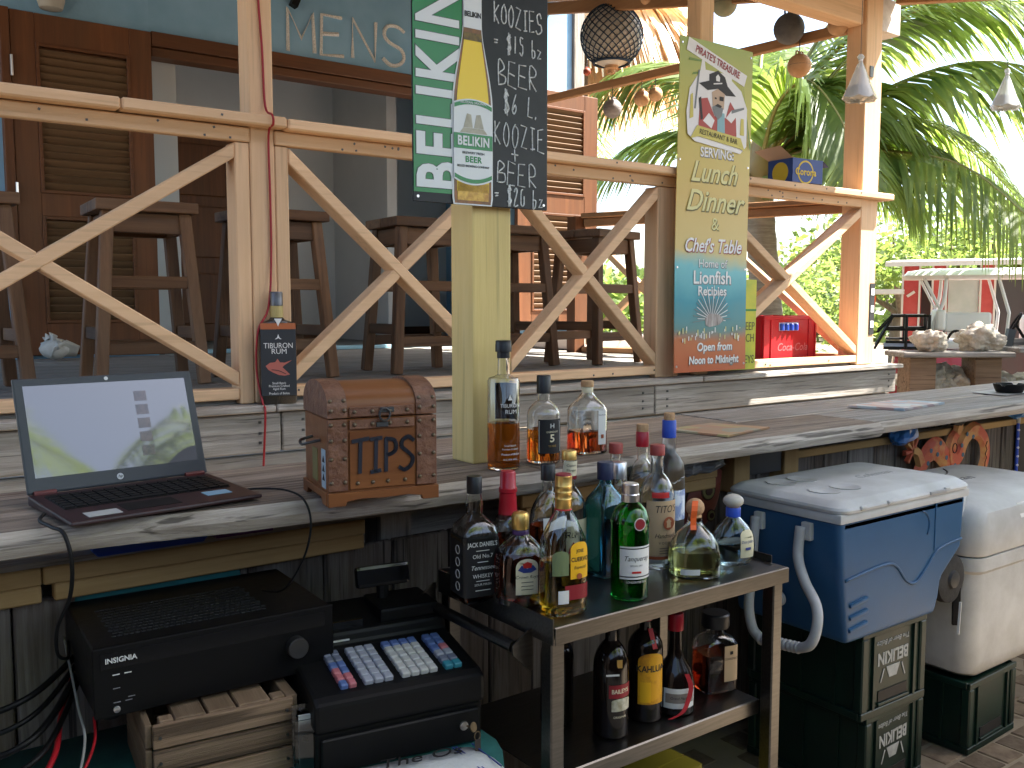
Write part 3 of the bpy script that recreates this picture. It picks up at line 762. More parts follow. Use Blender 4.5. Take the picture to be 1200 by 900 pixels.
rr = [[p + Vector((-0.007, 0, 0)), p + Vector((0.007, 0, 0)), p + Vector((0.007, 0, 0.0015)), p + Vector((-0.007, 0, 0.0015))] for p in s_]
q.loft(rr).build('strap', mat('dark_leather', (0.03, 0.02, 0.015), 0.7), ky)

# printed tea towel in front of the drawer
m_towel = mat('white_cotton', (0.52, 0.54, 0.54), 0.9, col2=(0.42, 0.45, 0.45), scale=9, bump=0.3, bscale=120)
tw = thing('tea_towel', 'white printed tea towel hanging in front of the cash drawer', 'towel', (0.86, 1.49, TZ))
rings = []
for i in range(22):
    x = 0.715 + 0.315 * i / 21
    w = 0.006 * math.sin(i * 0.9)
    sk = -0.22 * (x - 0.715)
    drop = 0.05 * max(0, (i - 17) / 4) ** 2
    rings.append([Vector((x, 1.553 + sk, TZ + 0.017 - drop)), Vector((x, 1.50 + sk, TZ + 0.022 - drop)), Vector((x + 0.004, 1.455 + sk, TZ + 0.008 + w - drop)), Vector((x + 0.008, 1.425 + sk + w, TZ - 0.05 - drop)), Vector((x + 0.01, 1.415 + sk + w * 2, TZ - 0.14 - drop)), Vector((x + 0.01, 1.41 + sk + w * 2, TZ - 0.24 - drop))])
o = MB().loft(rings, caps=False, close=False).build('cloth', m_towel, tw, True, smooth=180); md = o.modifiers.new('t', 'SOLIDIFY'); md.thickness = 0.003
OT = ORG[tw.name]
text('The Os', 0.046, frame(Vector((0.865, 1.495, TZ + 0.0275)) - OT, (1, -0.22, 0), (0.2, 1, 0.0)), m_ink, tw, shear=0.3, sx=1.2)
for xx in (0.945, 0.952, 0.985):
    MB().beam((xx, 1.553 - 0.22 * (xx - .715) , TZ + 0.0215), (xx + 0.004, 1.455 - 0.22 * (xx - .715), TZ + 0.014), 0.0025, 0.002).build('stripe', m_navy, tw, True)

# card holder
ch = thing('card_holder', 'clear card holder with a white bank card beside the wooden crate', 'card holder', (0.685, 1.60, TZ + 0.004), R(-12))
acr = glass('clear_acrylic', (0.9, 0.92, 0.92))
MB().box(-0.03, 0.045, -0.012, -0.009, 0, 0.115).build('front_pane', acr, ch)
MB().box(-0.03, 0.045, 0.016, 0.019, 0, 0.135).build('back_pane', acr, ch)
MB().box(-0.03, 0.045, -0.0085, 0.0155, 0, 0.004).build('base', acr, ch)
cd = MB().box(-0.022, 0.032, -0.004, -0.003, 0.006, 0.092).build('bank_card', mat('card_white', (0.62, 0.64, 0.66), 0.35), ch, bevel=0.0003)
MB().box(0.014, 0.024, -0.0046, -0.004, 0.007, 0.091).build('magnetic_stripe', m_ink, cd)
MB().box(-0.015, -0.004, -0.0046, -0.004, 0.070, 0.082).build('chip', mat('chip_dark', (0.03, 0.03, 0.03), .4), cd)
MB().box(-0.02, 0.02, 0.002, 0.008, 0.005, 0.118).build('paper_slip', m_paperw, ch)

# tangled leads at the lower left
def cable(name, label, pts, r, mt, n=9, group='leads tangled on the table'):
    o = MB().tube(spline(pts, n), r, 6).build(name, mt, smooth=180)
    return tag(o, label, 'cable', group)
m_redc = mat('red_cable', (0.42, 0.012, 0.02), 0.4)
m_whc = mat('grey_white_cable', (0.28, 0.28, 0.26), 0.5)
cable('red_lead', 'thick red lead running from the amplifier back across the table', [(0.40, 2.03, 0.745), (0.35, 1.98, 0.735), (0.30, 1.86, 0.70), (0.26, 1.74, 0.665), (0.16, 1.66, 0.60), (-0.1, 1.70, 0.585)], 0.0055, m_redc)
cable('red_lead', 'thin red lead lying lower under the thick red one', [(0.345, 1.80, 0.705), (0.33, 1.74, 0.675), (0.27, 1.66, 0.625), (0.20, 1.59, TZ + 0.012)], 0.0028, m_redc)
cable('white_lead', 'thin grey white lead curving down beside the amplifier', [(0.333, 2.0, 0.80), (0.318, 1.80, 0.735), (0.312, 1.72, 0.69), (0.26, 1.62, 0.62), (0.20, 1.57, TZ + 0.010)], 0.0025, m_whc)
cable('white_lead', 'short grey lead at the far left edge of the table', [(0.02, 1.60, 0.69), (0.10, 1.66, 0.68), (0.16, 1.75, 0.715)], 0.0022, m_whc)
for i, lb in enumerate(('black lead sagging highest of the black leads on the left', 'black lead sagging just below the highest black lead', 'black lead nearest the wall board on the left', 'black lead running low behind the red leads')):
    dz = 0.03 * i
    cable('black_lead', lb, [(-0.12, 1.90 - 0.05 * i, 0.735 - dz), (0.10, 1.88 - 0.03 * i, 0.722 - dz), (0.24, 1.86 - 0.04 * i, 0.745 - dz * .7), (0.36, 1.98, 0.775 - dz * .5)], 0.0065 - 0.001 * (i % 2), m_black)
for i, lb in enumerate(('coiled black lead at the lower left on the pale cloth', 'second coil of black lead lying over the first at the lower left')):
    cable('black_coil', lb, [(0.22 + 0.055 * math.cos(t) + 0.02 * i, 1.60 + 0.05 * math.sin(t), TZ + 0.012 + 0.012 * i + 0.003 * math.sin(3 * t)) for t in [k * 0.7 for k in range(12)]], 0.006, m_black, 5)
pc = MB(); rings = []
for i in range(12):
    x = -0.35 + 0.60 * i / 11
    rings.append([Vector((x, 1.92 - 0.3 * j / 7, TZ + 0.006 + 0.008 * (1 + noise.noise((x * 9, j * 0.8, 2)))) ) for j in range(8)])
o = pc.loft(rings, caps=False, close=False).build('pale_cloth', m_towel, smooth=180); md = o.modifiers.new('t', 'SOLIDIFY'); md.thickness = 0.002; md.offset = 1
tag(o, 'crumpled pale grey cloth under the tangled leads at the lower left', 'cloth')

# ------------------------------------------------------------------ laptop
lap = thing('laptop', 'open dark laptop with reflective screen on the left of the bar', 'laptop', (0.298, 1.682, 1.091), R(7))
LW, LD = 0.355, 0.245
m_lap = mat('dark_red_laptop', (0.020, 0.008, 0.009), 0.42, col2=(0.035, 0.010, 0.012), scale=40)
m_bez = mat('slate_bezel', (0.030, 0.036, 0.046), 0.45)
base = MB().prism([(0, 0.004), (0, 0.012), (LD, 0.021), (LD, 0.002)], (0, 0, 0), (0, 1, 0), (0, 0, 1), (LW, 0, 0)).build('base', m_lap, lap, bevel=0.004, seg=2)
kt = math.atan2(0.009, LD)
def lz(y): return 0.012 + y * 0.009 / LD
MB().cbox((LW / 2, 0.155, lz(0.155) + 0.0003), (LW - 0.04, 0.118, 0.0012), (kt, 0, 0)).build('key_well', m_black, base)
for r in range(6):
    nk = 15
    for c in range(nk):
        yy = 0.107 + r * 0.0192
        if r == 0 and 4 <= c <= 8:
            if c != 6: continue
            MB().cbox((0.02 + (LW - 0.04) * (c + 0.5) / nk, yy, lz(yy) + 0.002), (0.10, 0.015, 0.0025), (kt, 0, 0)).build('key', m_black, base)
            continue
        MB().cbox((0.02 + (LW - 0.04) * (c + 0.5) / nk, yy, lz(yy) + 0.002), (0.0175, 0.015, 0.0025), (kt, 0, 0)).build('key', m_black, base)
MB().cbox((0.155, 0.052, lz(0.052) + 0.0003), (0.10, 0.055, 0.0008), (kt, 0, 0)).build('touchpad', m_black, base)
MB().cbox((0.065, 0.035, lz(0.035) + 0.0005), (0.058, 0.034, 0.0008), (kt, 0, 0)).build('sticker', mat('grey_sticker', (0.42, 0.42, 0.40), 0.5), base)
sb = MB().cbox((0.290, 0.062, lz(0.062) + 0.0005), (0.05, 0.032, 0.0008), (kt, 0, 0)).build('sticker', mat('blue_sticker', (0.25, 0.42, 0.55), 0.4), base); sb['label'] = 'blue and white sticker'
for a in (0.03, LW - 0.03):
    MB().tube([(a - 0.02, LD - 0.004, 0.022), (a + 0.02, LD - 0.004, 0.022)], 0.006, 10).build('hinge', mat('hinge_red', (0.10, 0.012, 0.012), .4), lap)
lean = R(19); SH = 0.228
lidm = Matrix.Translation((0, LD - 0.002, 0.022)) @ Matrix.Rotation(-lean, 4, 'X')
def lidbox(x0, x1, y0, y1, z0, z1): return MB().box(x0, x1, y0, y1, z0, z1, lidm)
lid = lidbox(0, LW, 0.0, 0.008, 0.0, SH).build('lid', m_bez, lap, bevel=0.0035, seg=2)
scr_m, nt, b = new_mat('glossy_screen')
b.inputs['Base Color'].default_value = (0.03, 0.033, 0.04, 1); b.inputs['Roughness'].default_value = 0.035; b.inputs['IOR'].default_value = 1.8
b.inputs['Emission Color'].default_value = (0.55, 0.62, 0.75, 1); b.inputs['Emission Strength'].default_value = 0.012
scr = lidbox(0.017, LW - 0.017, -0.0008, 0.0, 0.030, SH - 0.016).build('screen', scr_m, lid)
mth = mat('screen_thumbnail', (0.05, 0.045, 0.055), 0.12, ior=1.55, col2=(0.13, 0.09, 0.09), scale=50)
for k in range(5):
    z = 0.052 + k * 0.029
    lidbox(0.226, 0.251, -0.0013, -0.0008, z, z + 0.021).build('screen_thumbnail', mth, lid)
lm = mat('logo_grey', (0.62, 0.64, 0.66), 0.4)
lg = MB().lathe([(0.0065, 0), (0.0065, 0.0008)], 20).build('logo', lm, lid); lg.matrix_local = lidm @ Matrix.Translation((LW / 2 - 0.004, 0, 0.015)) @ Matrix.Rotation(R(90), 4, 'X')
text('hp', 0.009, lidm @ frame((LW / 2 - 0.004, -0.0014, 0.0155), (1, 0, 0), (0, 0, 1)), m_ink, lid, shear=0.25, depth=0.0002)
wc = MB().lathe([(0.004, 0), (0.004, 0.0008)], 16).build('webcam_cover', m_paperw, lid); wc.matrix_local = lidm @ Matrix.Translation((LW / 2 - 0.002, 0, SH - 0.008)) @ Matrix.Rotation(R(90), 4, 'X')
cable('laptop_lead', 'black laptop lead hanging over the bar edge on the left', [(0.275, 1.79, 1.102), (0.262, 1.755, 1.098), (0.272, 1.705, 1.095), (0.285, 1.672, 1.088), (0.293, 1.66, 1.04), (0.295, 1.70, 0.97), (0.283, 1.76, 0.90), (0.288, 1.80, 0.84), (0.318, 1.88, 0.80), (0.34, 2.0, 0.79)], 0.0035, m_black, group='laptop leads')
cable('laptop_lead', 'black lead looping from the laptop right side down beside the tip chest', [(0.632, 1.80, 1.100), (0.66, 1.775, 1.104), (0.695, 1.72, 1.106), (0.708, 1.66, 1.095), (0.712, 1.638, 1.05), (0.705, 1.66, 0.98), (0.695, 1.74, 0.90), (0.69, 1.85, 0.87)], 0.0022, m_black, group='laptop leads')

# things on the shelf under the bar
bb = thing('blue_binder', 'flat blue folder on the shelf under the bar', 'folder', (0.40, 1.985, 0.9585))
MB().prism([(0, 0), (0.215, 0), (0.225, 0.012), (0.218, 0.024), (0.005, 0.028), (-0.012, 0.014)], (0, 0, 0), (1, 0, 0), (0, 0, 1), (0, 0.16, 0)).build('cover', m_royal, bb, bevel=0.002)
MB().box(0.004, 0.20, -0.001, 0.15, 0.009, 0.019).build('pages', mat('blue_pages', (0.03, 0.08, 0.40), 0.6), bb)
pb = thing('purple_book', 'purple booklet lying beside the blue folder under the bar', 'book', (0.645, 1.995, 0.9585))
MB().box(0, 0.13, 0, 0.13, 0, 0.006).build('back_cover', mat('purple_cover', (0.10, 0.025, 0.14), 0.5), pb); MB().box(0.002, 0.128, 0.004, 0.13, 0.0065, 0.017).build('pages', mat('purple_pages', (0.07, 0.02, 0.10), 0.6), pb); MB().box(0, 0.13, 0, 0.13, 0.0175, 0.022).build('front_cover', mat('purple_cover2', (0.05, 0.02, 0.07), 0.5), pb)
ts = MB(); rings = []
for i in range(16):
    x = 0.365 + 0.35 * i / 15
    rings.append([Vector((x, 2.052 + 0.003 * noise.noise((x * 20, j, 0)), 0.905 - 0.16 * j / 4)) for j in range(5)])
o = ts.loft(rings, caps=False, close=False).build('teal_tarp', mat('teal_tarp', (0.01, 0.10, 0.10), 0.5, col2=(0.015, 0.14, 0.15), scale=7), smooth=180); md = o.modifiers.new('t', 'SOLIDIFY'); md.thickness = 0.003
tag(o, 'teal tarp strip pinned to the boards behind the amplifier', 'tarp')
# ------------------------------------------------------------------ tip chest
m_chest = wood('varnished_chest', (0.16, 0.055, 0.018), (0.29, 0.11, 0.038), (0.13, 0.045, 0.018), 'X', rough=0.36, grain=14, bump=0.25, rand=0, dirt=0.6)
m_strap = mat('chest_leather', (0.13, 0.05, 0.025), 0.45, col2=(0.22, 0.10, 0.055), scale=45, bump=0.5)
m_rivet = mat('rivet', (0.16, 0.12, 0.08), 0.4, metal=0.8)
ct = thing('tip_chest', 'small domed wooden treasure chest painted with the word TIPS on the bar', 'chest', (0.728, 1.586, 1.091), R(-10))
W, D, Hb = 0.214, 0.185, 0.165
MB().box(0, W, 0.004, D, 0.022, Hb).build('body', m_chest, ct, bevel=0.002)
ft = MB().prism([(-0.004, 0), (0.03, 0), (0.032, 0.008), (0.06, 0.012), (W / 2, 0.010), (W - 0.06, 0.012), (W - 0.032, 0.008), (W - 0.03, 0), (W + 0.004, 0), (W + 0.004, 0.026), (-0.004, 0.026)], (0, -0.006, 0), (1, 0, 0), (0, 0, 1), (0, 0.011, 0)).build('plinth', m_chest, ct, bevel=0.001)
MB().prism([(0, 0), (0.03, 0), (0.04, 0.012), (D - 0.04, 0.012), (D - 0.03, 0), (D, 0), (D, 0.026), (0, 0.026)], (-0.005, 0.0055, 0), (0, 1, 0), (0, 0, 1), (0.010, 0, 0)).build('plinth', m_chest, ct, bevel=0.001)
MB().prism([(0, 0), (0.03, 0), (0.04, 0.012), (D - 0.04, 0.012), (D - 0.03, 0), (D, 0), (D, 0.026), (0, 0.026)], (W - 0.005, 0.0055, 0), (0, 1, 0), (0, 0, 1), (0.010, 0, 0)).build('plinth', m_chest, ct, bevel=0.001)
def dome(x0, x1, off, nm, mt, zlow=Hb + 0.002):
    pts = []
    for k in range(15):
        t = PI * k / 14
        pts.append((D / 2 + 0.002 - math.cos(t) * (D / 2 - 0.002 + off), zlow + 0.022 + math.sin(t) * (0.042 + off)))
    poly = [(pts[0][0], zlow)] + pts + [(pts[-1][0], zlow)]
    return MB().prism(poly, (x0, 0, 0), (0, 1, 0), (0, 0, 1), (x1 - x0, 0, 0)).build(nm, mt, ct, smooth=35)
dome(0.0, W, 0.0, 'lid', m_chest)
for a in (0.0, W - 0.040):
    dome(a - 0.002 if a == 0 else a, a + 0.036 if a == 0 else a + 0.042, 0.004, 'strap', m_strap, Hb + 0.003)
    MB().box(a - 0.002 if a == 0 else a, a + 0.036 if a == 0 else a + 0.042, -0.0005, 0.0035, 0.028, Hb).build('strap', m_strap, ct, bevel=0.001)
MB().box(0.040, W - 0.044, -0.001, 0.0035, Hb + 0.004, Hb + 0.022).build('strap', m_strap, ct, bevel=0.001)
MB().box(0.040, W - 0.044, -0.001, 0.0035, Hb - 0.020, Hb - 0.002).build('strap', m_strap, ct, bevel=0.001)
fp_ = MB().box(0.040, W - 0.044, 0.0005, 0.0035, 0.030, Hb - 0.024).build('front_board', m_chest, ct, bevel=0.0006)
def rivet(x, z, y=-0.001):
    r = MB().lathe([(0.0042, 0), (0.0036, 0.002), (0.0018, 0.0034)], 10).build('rivet', m_rivet, ct, smooth=60)
    r.matrix_local = Matrix.Translation((x, y, z)) @ Matrix.Rotation(R(90), 4, 'X')
for zz in (0.045, 0.09, 0.125, 0.155):
    for xx in (0.004, 0.030, W - 0.034, W - 0.005): rivet(xx, zz)
for xx in (0.004, 0.030, W - 0.034, W - 0.005): rivet(xx, 0.182, -0.003); rivet(xx, 0.200, 0.003)
for xx in (0.055, 0.085, 0.115, 0.15): rivet(xx, 0.041, 0.0005)
for xx in (0.050, 0.085, 0.12, 0.155): rivet(xx, Hb - 0.011); rivet(xx, Hb + 0.013)
MB().tube([(0.108 + 0.011 * math.cos(t), -0.006, Hb + 0.006 + 0.012 * math.sin(t)) for t in [k * PI / 5 for k in range(11)]], 0.0022, 6).build('hasp_ring', m_darkmetal, ct)
MB().box(0.100, 0.128, -0.004, -0.001, Hb + 0.010, Hb + 0.020).build('hasp_plate', m_darkmetal, ct, bevel=0.001)
MB().box(0.092, 0.116, -0.004, -0.001, Hb - 0.018, Hb - 0.008).build('hasp_plate', m_darkmetal, ct, bevel=0.001)
MB().tube(spline([(-0.001, 0.06, 0.12), (-0.026, 0.065, 0.115), (-0.030, 0.09, 0.110), (-0.026, 0.115, 0.115), (-0.001, 0.12, 0.12)], 5), 0.003, 6).build('handle', m_darkmetal, ct)
a_ = MB().box(-0.0008, 0, 0.025, 0.055, 0.03, 0.105).build('sticker', mat('pale_blue_sticker', (0.35, 0.45, 0.52), 0.5), ct); MB().box(-0.0008, 0, 0.085, 0.125, 0.035, 0.10).build('sticker', mat('olive_sticker', (0.20, 0.17, 0.06), 0.5), ct)
for zz in (0.045, 0.062, 0.08):
    MB().prism([(0.03, zz), (0.048, zz), (0.039, zz + 0.013)], (-0.0014, 0, 0), (0, 1, 0), (0, 0, 1), (0.0005, 0, 0)).build('print', m_ink, a_)
m_tips = mat('dark_blue_paint', (0.012, 0.014, 0.025), 0.6)
def stroke(sx, pts, r=0.0048):
    q = MB(); P = spline(pts, 4) if len(pts) > 2 else [Vector(p) for p in pts]
    for a, b in zip(P, P[1:]):
        d = (b - a).normalized(); e = d * r * 0.6
        q.beam((sx + a.x - e.x, -0.0008, a.y - e.y), (sx + b.x + e.x, -0.0008, b.y + e.y), 0.0026, 2 * r, up=(-d.y, 0, d.x))
    return q
L4 = [MB(), MB(), MB(), MB()]
for i, sts in enumerate(([(0.046, [(0, 0.122), (0.030, 0.126)]), (0.046, [(0.015, 0.122), (0.013, 0.062)])],
                         [(0.082, [(0, 0.124), (0.020, 0.126)]), (0.082, [(0.010, 0.124), (0.008, 0.062)]), (0.082, [(0, 0.061), (0.017, 0.063)])],
                         [(0.110, [(0.002, 0.123), (0.001, 0.062)]), (0.110, [(0.003, 0.124), (0.019, 0.119), (0.021, 0.102), (0.012, 0.094), (0.003, 0.093)])],
                         [(0.139, [(0.028, 0.118), (0.018, 0.125), (0.006, 0.118), (0.005, 0.106), (0.018, 0.094), (0.027, 0.082), (0.022, 0.068), (0.010, 0.061), (0.0, 0.066)])])):
    for sx, p in sts:
        s_ = stroke(sx, [Vector(v) for v in p], 0.0036); L4[i].add(s_.v, s_.f)
    L4[i].build('painted_letter', m_tips, ct)

# ------------------------------------------------------------------ steel trolley
CX0, CX1, CY0, CY1, CZ = 1.084, 1.795, 1.352, 1.775, 0.85
tr = thing('steel_trolley', 'two tier stainless steel trolley loaded with bottles', 'trolley', (1.46, 1.56, 0.0))
t = MB(); t.box(CX0, CX1, CY0, CY1, CZ - 0.004, CZ - 0.0005); t.box(CX0, CX1, CY0 - 0.003, CY0 - 0.0005, CZ - 0.036, CZ - 0.001)
t.build('top_shelf', m_steel, tr, True, bevel=0.001)
def lip(x0, x1, y0, y1):
    MB().box(x0, x1, y0, y1, CZ - 0.036, CZ + 0.017).build('shelf_lip', m_steel, tr, True, bevel=0.0012)
lip(CX0 - 0.004, CX0 - 0.001, CY0, CY1); lip(CX1 + 0.001, CX1 + 0.004, CY0 + 0.05, CY1); lip(CX0, CX1, CY1 + 0.001, CY1 + 0.004)
SZ = 0.515
t = MB(); t.box(CX0 + 0.03, CX1 - 0.03, CY0 + 0.055, CY1, SZ - 0.004, SZ - 0.0005); t.box(CX0 + 0.03, CX1 - 0.03, CY0 + 0.052, CY0 + 0.0545, SZ - 0.036, SZ - 0.001)
t.build('lower_shelf', m_steel, tr, True, bevel=0.001)
t = MB(); t.box(CX0 + 0.03, CX1 - 0.03, CY0 + 0.03, CY1, 0.16, 0.164); t.build('bottom_shelf', m_steel, tr, True)
for a in (CX0 + 0.002, CX1 - 0.036):
    for b in (CY0 + 0.012, CY1 - 0.036):
        MB().box(a, a + 0.034, b, b + 0.034, 0.10, CZ - 0.005).build('leg', m_steel, tr, True, bevel=0.003)
        w = MB().lathe([(0.02, -0.012), (0.045, -0.012), (0.045, 0.012), (0.02, 0.012)], 20).build('castor', m_black, tr)
        w.matrix_local = Matrix.Translation(Vector((a + 0.017, b + 0.017, 0.047)) - ORG[tr.name]) @ Matrix.Rotation(R(90), 4, 'Y')
        MB().box(a + 0.012, a + 0.022, b + 0.012, b + 0.022, 0.06, 0.10).build('castor_fork', m_darkmetal, tr, True)
MB().tube([(1.048, 1.435, 0.795), (1.048, 1.79, 0.795)], 0.0125, 14).build('push_handle', m_steel, tr, True, smooth=60)
for b in (1.42, 1.79):
    MB().prism([(1.034, 0.785), (1.034, 0.805), (1.08, 0.832), (1.083, 0.832), (1.083, 0.745), (1.075, 0.745)], (0, b, 0), (1, 0, 0), (0, 0, 1), (0, 0.004, 0)).build('handle_bracket', m_steel, tr, True)
yb_ = thing('yellow_box', 'dull yellow carton on the bottom shelf of the trolley', 'carton', (1.60, 1.58, 0.165), R(4))
MB().box(-0.10, 0.10, -0.06, 0.06, 0, 0.15).build('carton_body', mat('dull_yellow', (0.25, 0.2, 0.01), 0.6), yb_, bevel=0.002)
MB().box(-0.10, 0.10, -0.06, -0.005, 0.1505, 0.1525).build('carton_flap', mat('dull_yellow2', (0.22, 0.18, 0.01), 0.6), yb_); MB().box(-0.10, 0.10, 0.0, 0.06, 0.1505, 0.1525).build('carton_flap', mat('dull_yellow3', (0.22, 0.18, 0.01), 0.6), yb_)

# ------------------------------------------------------------------ bottles
g_green = glass('green_glass', (0.02, 0.42, 0.06)); g_blue = glass('blue_glass', (0.20, 0.62, 0.80)); g_frost = glass('frosted_glass', (0.72, 0.78, 0.86), rough=0.28)
g_pale = glass('pale_blue_glass', (0.78, 0.92, 0.95)); g_tint = glass('greenish_glass', (0.88, 0.93, 0.86))
l_amber = glass('amber_spirit', (0.66, 0.20, 0.022), ior=1.34); l_dark = glass('dark_amber_spirit', (0.36, 0.055, 0.018), ior=1.34); l_gold = glass('gold_spirit', (0.88, 0.55, 0.06), ior=1.34)
l_red = glass('red_amber_spirit', (0.58, 0.11, 0.02), ior=1.34); l_pale = glass('pale_spirit', (0.93, 0.86, 0.42), ior=1.34); l_clear = glass('clear_spirit', (0.97, 0.98, 0.98), ior=1.34)
m_capblk = mat('black_cap', (0.012, 0.012, 0.014), 0.4); m_wax = mat('red_wax', (0.42, 0.012, 0.025), 0.3); m_capred = mat('red_brown_cap', (0.33, 0.05, 0.04), 0.45); m_capnavy = mat('navy_cap', (0.012, 0.018, 0.06), 0.4)
m_lblk = mat('black_label', (0.012, 0.012, 0.013), 0.5); m_lyel = mat('yellow_label', (0.80, 0.42, 0.012), 0.5); m_lred = mat('dark_red_label', (0.24, 0.012, 0.02), 0.5); m_ltan = mat('kraft_label', (0.56, 0.38, 0.22), 0.7)
m_lpale = mat('pale_yellow_label', (0.66, 0.60, 0.40), 0.6); m_lcop = mat('copper_print', (0.36, 0.09, 0.035), 0.5); m_stop = mat('ivory_stopper', (0.50, 0.47, 0.40), 0.45); m_ribbon = mat('red_ribbon', (0.45, 0.02, 0.03), 0.6)
m_opaq = mat('dark_bottle_glass', (0.010, 0.006, 0.005), 0.12); m_purple = mat('purple_band', (0.06, 0.02, 0.10), 0.5); m_lgrn = mat('green_patch', (0.16, 0.20, 0.09), 0.6); m_lora = mat('orange_label', (0.62, 0.26, 0.02), 0.5)

class Bottle:
    def __init__(s, name, label, loc, rz, secs, gl, liq=None, level=0, n=32, th=0.0028, opaque=False):
        s.t = thing(name, label, 'bottle', loc, rz); s.secs = secs; s.n = n
        def ring(sec, d):
            z, rx, ry, p = sec; out = []
            for k in range(n):
                a = 2 * PI * (k + 0.5) / n; c, q = math.cos(a), math.sin(a)
                out.append(Vector(((rx - d) * math.copysign(abs(c) ** (2 / p), c), (ry - d) * math.copysign(abs(q) ** (2 / p), q), z)))
            return out
        b = MB(); b.loft([ring(q, 0) for q in secs], caps=opaque or gl is g_frost)
        if not (opaque or gl is g_frost):
            m = len(secs); inn = MB()
            ins = [ring(q, th) for q in secs]
            zb = secs[0][0] + 0.007
            for v in ins[0]: v.z = zb
            for r_ in ins[1:]:
                for v in r_: v.z = max(v.z, zb + 0.0004)
            inn.loft(ins, caps=False)
            k0 = len(b.v)
            b.v += inn.v
            b.f += [tuple(reversed([i + k0 for i in q])) for q in inn.f]
            b.f.append(tuple(range(n - 1, -1, -1)))              # outer base
            b.f.append(tuple(k0 + i for i in range(n)))          # inner base
            for k in range(n):                                   # lip
                a0, a1 = (m - 1) * n + k, (m - 1) * n + (k + 1) % n
                b.f.append((a0, a1, k0 + a1, k0 + a0))
            s.body = b.build('glass', gl, s.t, smooth=40, fix=False)
        else:
            s.body = b.build('glass', gl, s.t, smooth=40)
        if liq:
            zs = [q for q in secs if q[0] < level]
            z0 = secs[0][0] + 0.0066
            ls = [(z0,) + tuple(s.at(secs[0][0] + 0.004))] + [q for q in zs if q[0] > z0 + 0.001] + [(level,) + tuple(s.at(level))]
            MB().loft([ring(q, th - 0.0006) for q in ls]).build('liquid', liq, s.t, smooth=40)
    def at(s, z):
        q = s.secs
        if z <= q[0][0]: return q[0][1:]
        for a, b in zip(q, q[1:]):
            if a[0] <= z <= b[0]:
                t = (z - a[0]) / max(1e-9, b[0] - a[0]); return tuple(a[i] + (b[i] - a[i]) * t for i in (1, 2, 3))
        return q[-1][1:]
    def surf(s, x, z, off, side=0):
        rx, ry, p = s.at(z)
        if side: rx, ry = ry, rx
        u = min(0.9995, abs(x / rx)); y = -(ry * (1 - u ** p) ** (1 / p)) 
        k = 1 + off / max(rx, 1e-6) * (u ** p)
        v = Vector((x * k, y - off, z))
        return Matrix.Rotation(R(side), 4, 'Z') @ v if side else v
    def label(s, x0, x1, z0, z1, mt, name='paper_label', side=0, off=0.0006, arch=0.0, txt=None):
        nx, nz = 12, 6; b = MB(); g = []
        for j in range(nz + 1):
            row = []
            for i in range(nx + 1):
                u = i / nx; x = x0 + (x1 - x0) * (0.5 - 0.5 * math.cos(PI * u))
                top = z1 - arch * abs(2 * u - 1) ** 2
                row.append(s.surf(x, z0 + (top - z0) * j / nz, off, side))
            g.append(row)
        b.loft(g, caps=False, close=False)
        o = b.build(name, mt, s.body, smooth=180)
        return o
    def write(s, o, body, size, x, z, mt, off=0.0011, side=0, **k):
        text(body, size, frame((x, 0, z), (1, 0, 0), (0, 0, 1)), mt, o, fn=lambda p: s.surf(p.x, p.z, off, side), **k)
    def cap(s, prof, mt, name='cap', n=24, parent=None):
        return MB().lathe(prof, n).build(name, mt, parent or s.t, smooth=35)

def rnd(h, r, neck, sh0, sh1, nr=0.0135, p=2.0, ry=None, pn=2.0):
    """common bottle: body to sh0, shoulder to sh1, neck to h"""
    ry = ry or r
    o = [(0, r * 0.9, ry * 0.9, p), (0.003, r * 0.98, ry * 0.98, p), (0.008, r, ry, p), (sh0, r, ry, p)]
    for t in (0.25, 0.5, 0.75, 0.92):
        k = math.cos(t * PI / 2) ** 0.8
        o.append((sh0 + (sh1 - sh0) * (t ** 0.9), nr + (r - nr) * k, nr + (ry - nr) * k, p + (pn - p) * t))
    o += [(sh1, nr + 0.0006, nr + 0.0006, pn), (h - 0.012, nr, nr, pn), (h - 0.010, nr + 0.0015, nr + 0.0015, pn), (h, nr + 0.0012, nr + 0.0012, pn)]
    return o
def cyl(r, z0, z1, top=0.002): return [(r, z0), (r, z1 - top), (r - top * 0.7, z1)]

def at_px(Y, X): return (X, Y, CZ)
# square black labelled whiskey
b = Bottle('whiskey_bottle', 'square clear whiskey bottle with black label and black cap at trolley left', (1.064, 1.60, CZ), R(-10), 
           [(0, .039, .039, 7), (.004, .0425, .0425, 7), (.135, .0425, .0425, 7), (.158, .038, .038, 5), (.172, .026, .026, 3), (.182, .0175, .0175, 2), (.205, .0185, .0185, 2), (.222, .0155, .0155, 2), (.245, .0135, .0135, 2)], m_glass, l_dark, 0.06)
b.cap(cyl(.0165, .226, .262), m_capblk)
o = b.label(-.0405, .0405, .014, .142, m_lblk)
b.write(o, 'JACK DANIEL\'S', .0135, 0, .125, m_paperw, bold=.01, sx=.75); b.write(o, 'Old No.7', .012, 0, .10, m_paperw); b.write(o, 'Tennessee', .013, 0, .076, m_paperw, shear=.3); b.write(o, 'WHISKEY', .012, 0, .058, m_paperw, sx=.9); b.write(o, 'SOUR MASH', .007, 0, .04, m_paperw)
for zz, w in ((.112, .03), (.088, .024), (.048, .03), (.028, .034)):
    MB().cbox((0, -.0436, zz), (w, .0008, .0012)).build('print', m_paperw, o)
o = b.label(-.0405, .0405, .014, .142, m_lblk, side=-90)
